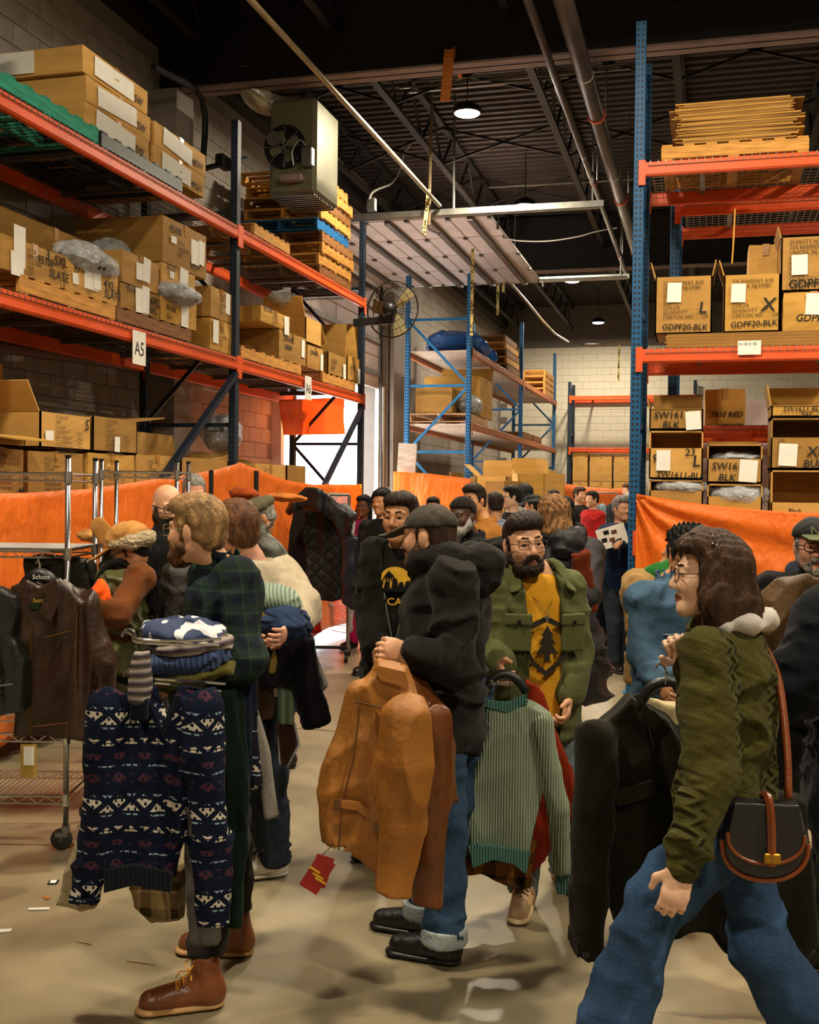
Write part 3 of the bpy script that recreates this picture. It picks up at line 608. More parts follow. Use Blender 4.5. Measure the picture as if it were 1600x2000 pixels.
# ================================================================ cartons
CB = [card('kraft_a', 'b4883f'), card('kraft_b', 'a67d40'), card('kraft_c', 'c0934e'), card('kraft_d', '956f35')]; M_tapeb = mk('brown_tape', 'a9783a', .25, 0, .1, 5, 0, spec=.6); CIN = card('kraft_in', '8d6330')
NC = [0]
def carton(loc, rz, w, d, h, lab, open_=False, flaps=(), texts=(), papers=(), tape=True, mat=None, grp=None, tilt=0, front_open=0):
    """front-left-bottom corner at loc; x along the front, y to the back"""
    NC[0] += 1; m_ = mat or CB[NC[0] % 4]; o = empty('carton', loc, lab, 'carton', grp, rz)
    if tilt: o.rotation_euler = (0, tilt, rz)
    if open_:
        b = MB(); T = .006
        b.box((w/2, d/2, T), (w/2, d/2, T)); b.box((T, d/2, h/2), (T, d/2, h/2)).box((w-T, d/2, h/2), (T, d/2, h/2)).box((w/2, T, h/2), (w/2, T, h/2)).box((w/2, d-T, h/2), (w/2, d/2*0+T, h/2)); b.go('body', m_, o)
    elif front_open:
        b = MB(); T = .006; fh = front_open
        b.box((w/2, d/2, T), (w/2, d/2, T)); b.box((T, d/2, h/2), (T, d/2, h/2)).box((w-T, d/2, h/2), (T, d/2, h/2)).box((w/2, T, fh/2), (w/2, T, fh/2)).box((w/2, d-T, h/2), (w/2, T, h/2)).box((w/2, d/2, h-T), (w/2, d/2, T)); b.go('body', m_, o)
    else:
        me = MB().box((w/2, d/2, h/2), (w/2, d/2, h/2)).mesh('body'); bm = bmesh.new(); bm.from_mesh(me); bmesh.ops.subdivide_edges(bm, edges=bm.edges[:], cuts=3, use_grid_fill=True); rr_ = random.Random(NC[0])
        for v in bm.verts:
            x, y, z = v.co.x/w*2-1, v.co.y/d*2-1, v.co.z/h*2-1; q = .012
            if abs(y) > .99: v.co.y += math.copysign(q*(1-x*x)*(1-z*z), y)
            if abs(x) > .99: v.co.x += math.copysign(q*(1-y*y)*(1-z*z), x)
            v.co += V([rr_.uniform(-.004, .004) for _ in range(3)])*(0 if z < -.9 else 1)
        bm.to_mesh(me); bm.free(); link('body', me, m_, o)
        if tape: MB().box((w/2, d/2, h+.004), (.03, d/2+.004, .003)).go('tape', M_tapeb, o); MB().box((w/2, -.008, h-.05), (.03, .003, .05)).go('tape', M_tapeb, o)
        if tape: MB().box((w/2, d/2, h+.002), (.004, d/2, .003)).go('seam', CIN, o)
    for side, ln, ang in flaps:                                       # f b l r, length, angle from upright outwards
        T = .005; sz = (w if side in 'fb' else d)-.02; f = MB().box((0, 0, ln/2), (sz/2, T, ln/2)).go('flap', m_, o)
        c, rz_ = {'f': ((w/2, 0, h), 0), 'b': ((w/2, d, h), PI), 'l': ((0, d/2, h), -PI/2), 'r': ((w, d/2, h), PI/2)}[side]
        f.location = c; f.rotation_euler = (Matrix.Rotation(rz_, 3, 'Z')@Matrix.Rotation(ang, 3, 'X')).to_euler()
    for (s, x, z, sz, mt) in texts: text(s, sz, mt, o, (x*w, -.014, z*h), shear=.15 if mt is M_ink else 0, bold=.012 if mt is M_ink else 0, rot=(PI/2, random.uniform(-.04, .04) if mt is M_ink else 0, 0))
    for i_, (x, z, pw, ph) in enumerate(papers): MB().box((x*w, -.0135-.0025*i_, z*h), (pw/2, .001, ph/2), Matrix.Rotation(random.uniform(-.08, .08), 3, 'Y')).go('paper_label', M_paper, o)
    return o
def LC(x0, x1, zb, ytop, lab, d=.5, back=.06, **k):                    # carton on the left rack from pixel columns of its front face
    X = LX-back; ya, yb = LY(x0, 700, X), LY(x1, 700, X); h = AX(x0, ytop, X).z-zb; return carton((X, ya, zb), PI/2, yb-ya-.01, d, h, lab, **k), zb+h
S6 = [('STYLE\nDESCR\nCOLOUR\nSIZE\nQTY', .36, .72, .04, M_fade)]
P0 = Z2+.142
_, a = LC(3, 125, P0, 455, 'carton marked 5XL and SLATE, at the left picture edge', texts=S6+[('95100', .52, .5, .08, M_ink), ('5XL', .8, .62, .1, M_ink), ('SLATE', .72, .2, .09, M_ink), ('3', .66, .7, .1, M_ink)], papers=[(.24, .78, .13, .28), (.2, .25, .14, .16)])
_, b4 = LC(127, 230, P0, 500, 'carton marked 4XL SLATE under a bagged garment', texts=S6+[('95100', .12, .62, .08, M_ink), ('4XL', .68, .42, .1, M_ink), ('SLATE', .7, .12, .09, M_ink)], papers=[(.45, .55, .2, .16), (.15, .4, .08, .08), (.55, .7, .1, .2)])
_, b3 = LC(234, 311, P0, 550, 'carton marked 95100 between the 4XL carton and plastic bag', texts=[('95100', .1, .72, .08, M_ink), ('6XL', .72, .5, .1, M_ink), ('4-6XL', .6, .12, .08, M_ink)], papers=[(.5, .5, .2, .2), (.6, .6, .12, .22)])
_, b5 = LC(314, 384, P0, 560, 'taped carton below the grey plastic bag', texts=[('95100\n15-1', .1, .35, .07, M_ink)], papers=[(.62, .35, .14, .2)])
_, c3 = LC(238, 309, b3+.01, 486, 'carton stacked under the large tilted carton, left one', d=.45, texts=S6, papers=[(.45, .5, .14, .14), (.62, .62, .12, .2)])
_, c5 = LC(315, 380, b5+.01, 511, 'carton stacked under the large tilted carton, right one', d=.45, texts=[('95100', .1, .75, .07, M_ink)], papers=[(.62, .55, .16, .22), (.25, .6, .08, .06)])
_, _ = LC(316, 402, c5+.01, 418, 'largest carton, topmost of the pile on the A5 shelf', d=.85, texts=[('95100', .12, .7, .09, M_ink), ('STYLE\nCOLOUR\nSIZE', .3, .5, .05, M_fade), ('NC4', .6, .1, .09, M_ink)], papers=[(.7, .5, .16, .22), (.85, .55, .12, .22), (.2, .55, .1, .06)])
_, b8 = LC(410, 453, Z2+.01, 619, 'carton standing beside the rack post, under another carton', texts=S6, papers=[(.2, .6, .12, .22)])
LC(410, 453, b8+.01, 557, 'carton beside the rack post, stacked on another carton', d=.7, texts=S6, papers=[(.75, .6, .1, .2)])
carton((LX-.58, LY(130, 540), P0), PI/2, 1.5, .4, .62, 'long dark carton lying behind the 4XL carton', mat=CB[3])
# second bay of the A6 shelf
_, e1 = LC(545, 598, P0, 642, 'carton nearest the rack post, right of it, on the A6 shelf', d=.98, texts=[('DRAKE\n10654', .15, .65, .09, M_ink)], papers=[(.85, .6, .1, .2)])
LC(508, 566, e1+.01, 595, 'carton stacked on the carton right of the rack post', d=.8, texts=[('95100', .1, .7, .09, M_ink)]+S6, papers=[(.85, .3, .14, .2)])
_, e2 = LC(600, 632, P0, 672, 'small carton under the tilted open carton', d=.6, texts=[('DRAKE', .15, .6, .08, M_ink)], papers=[(.85, .4, .1, .2)])
LC(597, 628, e2+.02, 618, 'tilted open carton with a silver bag on it', d=.5, open_=True, flaps=[('r', .3, 2.4), ('l', .25, .5)])
LC(641, 676, P0, 686, 'open carton with its flap standing up, left of two', d=.7, open_=True, flaps=[('b', .5, .0), ('r', .45, .1)], texts=[('95100\nBLK', .15, .55, .08, M_ink)], papers=[(.88, .3, .1, .2)])
LC(679, 703, P0, 694, 'open carton with its flap standing up, at the rack end', d=.55, open_=True, flaps=[('b', .35, .1), ('r', .5, .1)], texts=[('DRAKE\n10', .15, .5, .08, M_ink)], papers=[(.88, .3, .1, .2)])
# top shelf flat cartons with large white labels
T0 = Z1+.142; hh = .205
for i in range(3): o = carton((LX-.12, LY(165, 200, LX-.12)+(.0, .02, -.03)[i], T0+i*hh), PI/2, 1.0, 1.2, hh-.006, 'flat carton with large white labels, %s of three stacked' % ('lowest', 'middle', 'topmost')[i], papers=[(.45, .5, .6, .15)], texts=[('34'+'975'[i]+'5W', .62, .18, .09, M_ink)], mat=CB[2])
MB().box((-.016, .75, hh/2), (.001, .34, .085)).go('paper_label', M_paper, o)
for i in range(2): carton((LX-.12, LY(165, 200, LX-.12)+1.07+.02*i, T0+i*hh), PI/2, 1.0, 1.2, hh-.006, 'flat carton with large white label, %s of the pair beside the stack of three' % ('lower', 'upper')[i], papers=[(.42, .5, .55, .15)], texts=[('34%d5W' % (9-i), .65, .15, .09, M_ink)], mat=CB[2])
# lowest shelf, big open cartons and a row below
L0 = 1.612; SP = [('STYLE NO. ______\nSIZE ______\nCOLOR ______\nQUANTITY ____ PCS\nNET WEIGHT ___ KGS\nDIMENSIONS ___ CM\nCARTON NO. ___ OF\nMADE IN CHINA', .26, .84, .036, M_fade)]
tops = []
for (x0, x1, yt, lb) in ((-40, 48, 872, 'carton in the lower row at the left picture edge'), (56, 165, 880, 'lower row carton under the big open carton'), (173, 265, 884, 'lower row carton under the carton with the wide flap'), (268, 347, 887, 'lower row carton right of the two open ones, printed side out')):
    tops.append(LC(x0, x1, L0, yt, lb, d=.55, texts=SP[:1]+[('M', .85, .2, .08, M_ink)])[1])
LC(80, 180, max(tops[1], tops[2])+.012, 803, 'big open carton with its lid standing upright', d=.8, open_=True, flaps=[('b', .42, -.05), ('l', .25, .6)], texts=SP+[('S', .84, .6, .12, M_ink)], papers=[(.14, .35, .1, .07)])
LC(183, 270, tops[2]+.012, 812, 'open carton with its wide flap folded out to the right', d=.6, open_=True, flaps=[('r', .5, 1.45), ('b', .25, 1.3)], texts=SP, papers=[(.5, .25, .08, .12)])
LC(-50, 52, tops[0]+.012, 845, 'open carton with raised flap at the left edge', d=.7, open_=True, flaps=[('l', .3, .4), ('f', .3, 1.7), ('b', .35, .3)], mat=CB[0])
LC(356, 448, L0, 893, 'open carton with pale flap beside the grey haired man', d=.55, open_=True, flaps=[('r', .3, 1.3), ('b', .25, .2)])
LC(500, 560, L0, 905, 'carton showing above the orange tarp, left one', d=.6, texts=SP); LC(563, 600, L0, 908, 'carton showing above the orange tarp, right one', d=.6, open_=True, flaps=[('b', .2, 1.2)])
# right rack ------------------------------------------------------
RY = 9.9
def RC(x0, x1, yb, yt, lab, d=.55, Y=RY, zb=None, **k):
    a, b = AY(x0, (yb+yt)/2, Y), AY(x1, (yb+yt)/2, Y); zb = AY((x0+x1)/2, yb, Y).z if zb is None else zb; h = AY((x0+x1)/2, yt, Y).z-zb
    return carton((a.x, Y, zb), 0, b.x-a.x, d, h, lab, **k), zb+h
GD = lambda sz: [('735 RAHWAY AVE\nUNION, NJ 07083\nUSA\nSTYLE\nSIZE\nCOLOR ________\nQUANTITY ____\nCARTON NO. __ OF __', .14, .86, sz, M_fade)]
flt = empty('flattened_cartons', (AY(1300, 660, RY).x, RY, 3.04), 'thick layer of flattened cartons under the row on the right rack', 'cardboard')
for k in range(9): MB().box((.78+random.uniform(-.02, .02), .45, .008+k*.0135), (.78, .45, .006)).go('sheet', CB[3] if k % 2 else CIN, flt)
fz = 3.04+9*.0135+.002
RC(1280, 1391, 640, 540, 'open carton marked GDPF20-BLK nearest the blue post', zb=fz, open_=True, flaps=[('l', .14, .3), ('r', .14, .2)], texts=GD(.042)+[('GDPF20-BLK', .12, .08, .07, M_ink), ('L', .76, .35, .14, M_ink)], papers=[(.34, .72, .12, .17)], mat=CB[1])
RC(1414, 1524, 640, 536, 'open carton marked GDPF20-BLK, second from the blue post', zb=fz, open_=True, flaps=[('l', .14, .3), ('b', .1, .1)], texts=GD(.042)+[('GDPF20-BLK', .12, .08, .07, M_ink), ('X', .66, .36, .16, M_ink)], papers=[(.26, .68, .12, .16)], mat=CB[0])
_, q = RC(1530, 1650, 640, 570, 'closed carton marked GDPF20 at the right picture edge, under the address carton', zb=fz, texts=[('GDPF20', .2, .25, .085, M_ink)], papers=[(.52, .68, .15, .18)], mat=CB[0])
RC(1526, 1640, 560, 462, 'carton printed with an address at the right picture edge', zb=q+.012, texts=[('SCHOTT NYC CORP\n735 RAHWAY AVE\nUNION, NJ 07083\nUSA\nSTYLE\nSIZE\nCOLOR\nQUANTITY\nCARTON NO.', .14, .88, .045, M_fade), ('GDPF20', .12, .05, .1, M_ink)], papers=[(.32, .48, .13, .17)], open_=True, flaps=[('l', .1, .3)], mat=CB[1])
RC(1462, 1528, 636, 478, 'tall plain orange brown carton behind the open ones', Y=RY+.6, d=.4, zb=3.04, mat=CB[2])
fh2 = empty('flattened_cartons', (AY(1318, 245, RY).x, RY+.02, 4.66+.15), 'ragged stack of flattened cartons on the top right shelf', 'cardboard')
for k in range(24): MB().box((.52+random.uniform(-.05, .05), .45, .008+k*.0148), (.5+random.uniform(-.03, .03), .45, .006), Matrix.Rotation(random.uniform(-.012, .012), 3, 'Y')).go('sheet', (CB[3], CIN, CB[0])[k % 3], fh2)
pallet((AY(1292, 285, RY).x, RY, 4.67), 0, 'yellowish pallet on the top right shelf', M_pal, 1.22)
def stackR(x0, x1, items, zb):
    for (yt, fo, lab, tx, pp, fl) in items:
        h = AY((x0+x1)/2, yt, RY).z-zb-.008; fh = h*fo; tx = [(s, x, z*fo, sz, mt) for s, x, z, sz, mt in tx]; pp = [(x, z*fo, pw, ph) for x, z, pw, ph in pp]
        carton((AY(x0, yt, RY).x, RY, zb), 0, AY(x1, yt, RY).x-AY(x0, yt, RY).x, .55, h, lab, front_open=fh, texts=tx, papers=pp, flaps=fl); zb += h+.012
    return zb
stackR(1269, 1374, [(936, .8, 'carton half hidden by the orange tarp beside the blue post', [('S', .5, .5, .1, M_ink)], [], ()), (840, .64, 'carton with a large L, beside the blue post, middle of its stack', [('9', .05, .55, .1, M_ink), ('23', .66, .75, .09, M_ink), ('L', .8, .4, .14, M_ink), ('SW1611-BLK', .14, .06, .075, M_ink)], [(.27, .6, .12, .18)], ()), (797, .97, 'carton marked SW1611 BLK atop the stack beside the blue post', [('SW1611', .08, .56, .085, M_ink), ('BLK', .24, .08, .085, M_ink)], [(.82, .45, .13, .16)], [('b', .17, 0), ('l', .1, .2)])], 1.43)
stackR(1382, 1490, [(944, .75, 'carton stuffed with bagged clothes behind the tarp', [], [], ()), (866, .62, 'carton marked SW1611 BLK in the middle stack', [('SW1611', .08, .56, .085, M_ink), ('BLK', .2, .1, .085, M_ink)], [(.75, .5, .15, .19)], [('b', .05, 0)])], 1.43)
stackR(1507, 1620, [(917, .5, 'lowest visible carton at the right edge above the tarp', [('Black', .3, .7, .05, M_ink)], [(.2, .45, .14, .13)], ()), (815, .62, 'carton marked XL at the right edge', [('SIZE\nColor\nCarton Number', .12, .88, .03, M_fade), ('XL', .62, .4, .12, M_ink), ('BUR', .56, .05, .09, M_ink)], [(.3, .45, .15, .19)], ()), (790, .95, 'carton marked SW1611 3XL at the right edge, open on top', [('SW1611 BLK', .2, .5, .06, M_ink), ('3XL', .5, .05, .06, M_ink)], [], [('b', .2, .0), ('l', .18, .2)])], 1.43)
RC(1378, 1456, 783, 760, 'small carton marked 7810 RED on the rack behind', Y=11.4, d=.4, zb=2.47, texts=[('7810 RED', .14, .2, .075, M_ink)], mat=CB[0])
sg = tag(MB().box(AY(1464, 679, RY-.07), (.095, .002, .06)).go('beam_label', M_paper), 'worn paper label on the right rack beam', 'label'); q = AY(1464, 679, RY-.07); text('N 18 21 02', .035, M_ink, sg, (q.x-.085, q.y-.004, q.z+.02), sx=.9)
tag(MB().box((1.1, 12.6, 1.9), (1.6, .01, .9)).go('white_sheet', mk('white_sheet', 'b9aaa6', .8), bev=.002), 'white sheet hanging behind the right racks', 'sheet')
# string and strap on the right rack
tag(MB().tube([AY(1436, 408, RY-.02), AY(1433, 470, RY-.02), AY(1430, 515, RY-.02)], .007).go('strap', mk('yellow_strap', 'c08a2a', .6)), 'thin yellow strap dangling from the right rack beam', 'strap')
# mid rack loads -------------------------------------------------
MX = -3.6
def MC(x0, x1, zb, yt, lab, d=.6, back=.05, **k): X = MX-back; a, b = AX(x0, 800, X), AX(x1, 800, X); return carton((X, a.y, zb), PI/2, max(.25, b.y-a.y), d, AX(x0, yt, X).z-zb, lab, **k)
pallet((MX-.05, 17.1, 2.88), PI/2, 'pale pallet beneath the big carton on the blue rack', wood('pallet_pale', 'c9a07a'), 1.5, 1.0)
carton((MX-.05, 17.9, 3.03), PI/2, 1.1, .95, .66, 'biggest carton on the blue mid rack', texts=[('95', .4, .2, .1, M_fade)], flaps=[('r', .3, .5)], mat=CB[0])
carton((MX-.35, 17.15, 3.03), PI/2, .7, .6, .4, 'brown carton with a grey bundle before it on the blue rack', mat=CB[3])
for i in range(5): pallet((MX-.02-.02*i, 20.3+.05*i, 4.04+.141*i), PI/2, 'pallet in the stack beside the blue tarp bundle, %s' % ('lowest', 'second', 'middle', 'fourth', 'topmost')[i], M_pal if i % 2 else M_pald, 1.4, 1.0, 'pallets beside the blue bundle')
for i in range(4): pallet((MX-.02, 25.2, 4.04+.141*i), PI/2, 'pallet in the far stack on the blue rack, %s' % ('lowest', 'second', 'third', 'topmost')[i], M_pal, 1.5, 1.0, 'pallets in the far stack')
for i in range(2): pallet((MX-.02, 22.2+1.4*i, 2.88), PI/2, 'low pallet on the far part of the blue rack, %s' % ('nearer', 'farther')[i], M_pald, 1.2, .9)
for i, (y, z, h) in enumerate(((17.3, 1.37, .55), (18.6, 1.37, .5), (20, 1.37, .62), (22.3, 1.37, .5), (23.8, 1.37, .55), (25.2, 1.37, .5))): carton((MX-.06, y, z), PI/2, 1.0, .6, h, 'carton on the lowest visible deck of the blue rack, %s from the near end' % ('first', 'second', 'third', 'fourth', 'fifth', 'sixth')[i], open_=i % 2 == 1, flaps=[('b', .25, .2), ('r', .3, .9)] if i % 2 else (), grp='cartons on the lowest blue deck')
for i, (px, py, z, s) in enumerate(((930, 930, 16.0, .45), (968, 912, 17.5, .45), (1012, 925, 16.4, .4), (1040, 918, 19.2, .45), (1064, 925, 17.2, .4), (985, 940, 14.6, .35))):
    p = D(px, py+20, z); p.z = 0; h_ = max(.4, D(px, py, z).z); carton(p, .2*i, s, s, h_, 'tall carton standing behind the crowd, %s from the left' % ('first', 'second', 'third', 'fourth', 'fifth', 'sixth')[[0, 1, 3, 4, 5, 2].index(i)] , open_=i % 2 == 0, flaps=[('l', .25, .8), ('b', .25, .2)] if i % 2 == 0 else (), grp='tall cartons behind the crowd')
# back rack cartons
for i in range(3):
    for k in range(2):
        a, b = AY((1119, 1153, 1200)[i], 900, 30.95), AY((1149, 1197, 1246)[i], 900, 30.95); z0 = 1.615+(.52 if k else 0); carton((a.x, 30.95, z0), 0, b.x-a.x-.02, .6, (.9 if i == 0 else .72) if k else .5, 'plain carton by the back wall, %s row, %s' % (('lower', 'upper')[k], ('left', 'middle', 'right')[i]), mat=CB[2], grp='cartons by the back wall')
# leaning board
a, b = AY(793, 866, 16.75), AY(793, 1010, 16.75); tag(MB().box((a+b)/2, (.15, .02, (a.z-b.z)/2), Matrix.Rotation(.05, 3, 'Y')).go('wood_board', wood('grey_board', 'a39383'), bev=.004), 'pale wooden board leaning beside the blue rack', 'board')
tg = bpy.data.objects['wood_board']; tg.location.z -= tg.location.z
# ================================================================ tarps
M_tarp = tarp_mat('orange_tarp', 'ee7a22', .35); M_btarp = tarp_mat('blue_tarp', '1d5fb0', .1, .3)
def sheet(name, lab, top, bot, off, nu=60, nv_=24, amp=.03, f=5, mat=None, sd=0, cat='tarp', par=None, thick=.004, rad=0):
    r = random.Random(sd); P_ = [r.uniform(0, 6) for _ in range(6)]; vs = []; fs = []; off = V(off)
    def lerp(pts, t):
        s = t*(len(pts)-1); i = min(int(s), len(pts)-2); return V(pts[i]).lerp(V(pts[i+1]), s-i)
    for j in range(nv_+1):
        for i in range(nu+1):
            t, s = i/nu, j/nv_; p = lerp(top, t).lerp(lerp(bot, t), s); g = .3+.7*s
            d = math.sin(f*2.3*t+P_[0]+2*math.sin(2*s+P_[1]))*.6+math.sin(f*5.1*t+P_[2]+1.1*s+2*math.sin(f*.7*t))*.4+math.sin(f*1.3*t-5*s+P_[4])*.35+abs(math.sin(f*1.7*t+3.5*s+P_[5]))*.5
            if rad: d = d*.5+rad*math.sin(15*math.atan2(s*1.3+.02, t+.03)+2*t)*math.exp(-1.6*math.hypot(t, s))
            vs.append(p+off*(amp*d*g))
    for j in range(nv_):
        for i in range(nu): a = j*(nu+1)+i; fs.append((a, a+1, a+nu+2, a+nu+1))
    me = bpy.data.meshes.new(name); me.from_pydata([tuple(v) for v in vs], [], fs); smooth(me); o = link(name, me, mat or M_tarp, par); o.modifiers.new('s', 'SOLIDIFY').thickness = thick
    if lab: tag(o, lab, cat)
    return o
TX = LX+.1
pts = [(-60, 965), (60, 962), (170, 955), (290, 937), (360, 928), (420, 918), (466, 903), (500, 915), (545, 935), (605, 946), (706, 946)]
tp = [AX(x, y, TX) for x, y in pts]; sheet('orange_tarp', 'long orange tarp hung along the left rack behind the shoppers', tp, [V((TX+.12, q.y, .12)) for q in tp], (1, 0, 0), 150, 30, .05, 16, sd=1)
p = [AX(545, 781, LX-.8), AX(672, 776, LX-.8)]; q = [AX(549, 850, LX-.8), AX(672, 848, LX-.8)]; sheet('orange_cloth', 'small orange cloth hanging in the loading door opening', p, q, (1, 0, 0), 30, 14, .02, 2, sd=2)
tp = [AY(x, y, 16.6) for x, y in ((768, 921), (840, 925), (919, 935))]; sheet('orange_tarp', 'orange tarp across the near end of the light blue rack', tp, [V((v.x, v.y, .012)) for v in tp], (0, 1, 0), 40, 20, .05, 3, sd=3)
YT = 9.8; pts = [(1243, 964), (1280, 972), (1340, 981), (1420, 990), (1500, 997), (1570, 1001), (1640, 1004), (1760, 1010), (1960, 1018)]; tp = [AY(x, y, YT) for x, y in pts]
sheet('orange_tarp', 'large creased orange tarp tied to the right blue post', tp, [V((v.x, v.y, .05)) for v in tp], (0, 1, 0), 90, 70, .06, 2.4, sd=4, rad=1.6)
tp = [AY(x, y, 29) for x, y in ((1088, 942), (1140, 950), (1190, 955), (1246, 950))]; sheet('orange_tarp', 'far orange tarp strip below the back wall cartons', tp, [V((v.x, v.y, .012)) for v in tp], (0, 1, 0), 30, 10, .06, 3, sd=5)
tp = [AY(x, y, 18) for x, y in ((945, 975), (975, 960), (992, 942))]; sheet('orange_tarp', 'orange tarp scrap bunched behind the light blue shirt', tp, [V((v.x, v.y, .012)) for v in tp], (0, 1, 0), 20, 12, .06, 2, sd=6)
# blue tarp bundle on the mid rack
s = SDF((-.1, -.6, -.2), (2.2, 1.2, .7), .03); s.ell((1.0, .35, .14), (.95, .5, .2), k=.05).ell((.5, .3, .2), (.45, .4, .16), k=.1).ell((1.7, .2, .05), (.3, .35, .22), k=.1)
s.folds(.02, 9, 3); s.F = np.maximum(s.F, (-.0-s.ax[2]).reshape(1, 1, -1)+.002)
tag(s.go('tarp_bundle', M_btarp, None, (MX-.12, 17.15, 4.045), (0, 0, PI/2)), 'crumpled blue tarp bundle on top of the light blue rack', 'tarp')
# plastic bags with garments
M_bag = plastic('clear_bag', .45); M_bagd = cloth('bag_fill', '2d2c2e')
def bag(loc, rz, L, W, H, lab, fill=M_bagd):
    o = empty('bagged_garment', loc, lab, 'bagged garment', None, rz); s = SDF((-.08, -.08, -.03), (L+.08, W+.08, H+.1), .015)
    s.ell((L/2, W/2, H*.5), (L*.46, W*.46, H*.5), k=.02).folds(.008, 16, int(L*100)); s.go('garment', fill, o)
    s = SDF((-.1, -.1, -.05), (L+.1, W+.1, H+.12), .015); s.ell((L/2, W/2, H*.53), (L*.52, W*.52, H*.58), k=.02).folds(.009, 18, int(L*77)+5); s.go('bag', M_bag, o); return o
bag((LX+.02, LY(135, 515), b4-.06), PI/2, .8, .22, .2, 'bagged dark garment sagging on the 4XL carton')
bag((LX-.35, LY(215, 470, LX-.35), c3-.05), PI/2, .7, .28, .25, 'crumpled plastic bag lying left of the topmost large carton', cloth('pale_fill', '8c8a86'))
bag((LX+.1, LY(322, 575), b5-.1), PI/2, .65, .3, .16, 'bagged dark garment hanging over the lower carton edge')
bag((LX-.2, LY(590, 620), e2+.44), PI/2, .7, .28, .16, 'silver bag draped on the tilted open carton', cloth('pale_fill', '8c8a86'))
bag((AY(1276, 940, RY).x, RY-.02, AY(1300, 966, RY).z), 0, .5, .3, .13, 'bagged black clothes on the carton beside the blue post')
bag((AY(1386, 986, RY).x, RY-.02, AY(1400, 990, RY).z), 0, .5, .3, .2, 'bagged black clothes bursting from the middle carton')
bag((AY(1392, 905, RY).x, RY+.02, AY(1400, 902, RY).z), 0, .42, .3, .08, 'flat bagged clothes in the middle SW1611 carton')
bag((MX+.0, 17.3, 3.03), PI/2, .9, .35, .3, 'grey bagged bundle on the blue rack pallet')
bag((LX-.1, LY(470, 905), 2.15), PI/2, .4, .4, .35, 'dark bagged bundle beside the rack post above the tarp')
# ================================================================ people
ZU = V((0, 0, 1))
SK = {k: mk('skin_'+k, c, .5, 0, .08, 30, .08, 90, .4) for k, c in dict(fair='c99675', pink='c68f76', tan='a8754f', brown='6b4026', dark='4a2c1c', pale='d3a98c').items()}
M_lip = mk('lips', '7c4a3c', .4, 0, .05, 9, 0); M_eye = mk('eye_white', 'b5aa9c', .2, 0, .02, 5, 0, spec=.6); M_iris = mk('iris', '20140d', .15, 0, .1, 9, 0, spec=.7)
HAIR = {k: mk('hair_'+k, c, .62, 0, .55, 40, .9, 160, .25, (1, 1, .3)) for k, c in dict(brown='3a2618', dkbrown='21150f', black='0d0b0b', blond='8a6a44', ginger='5a3a22', grey='7d7872', gold='7a5632', white='b9b5ae', beard='2a1a10').items()}
def rotm(f, pitch=0, roll=0):
    f = V(f).normalized(); x = f.cross(ZU).normalized(); y = (f*math.cos(pitch)+ZU*math.sin(pitch)).normalized(); z = x.cross(y)
    if roll: q = Matrix.Rotation(roll, 3, y); x, z = q@x, q@z
    return Matrix((x, y, z)).transposed()
def dirang(a): a = math.radians(a); return FAC*math.cos(a)-RT*math.sin(a)
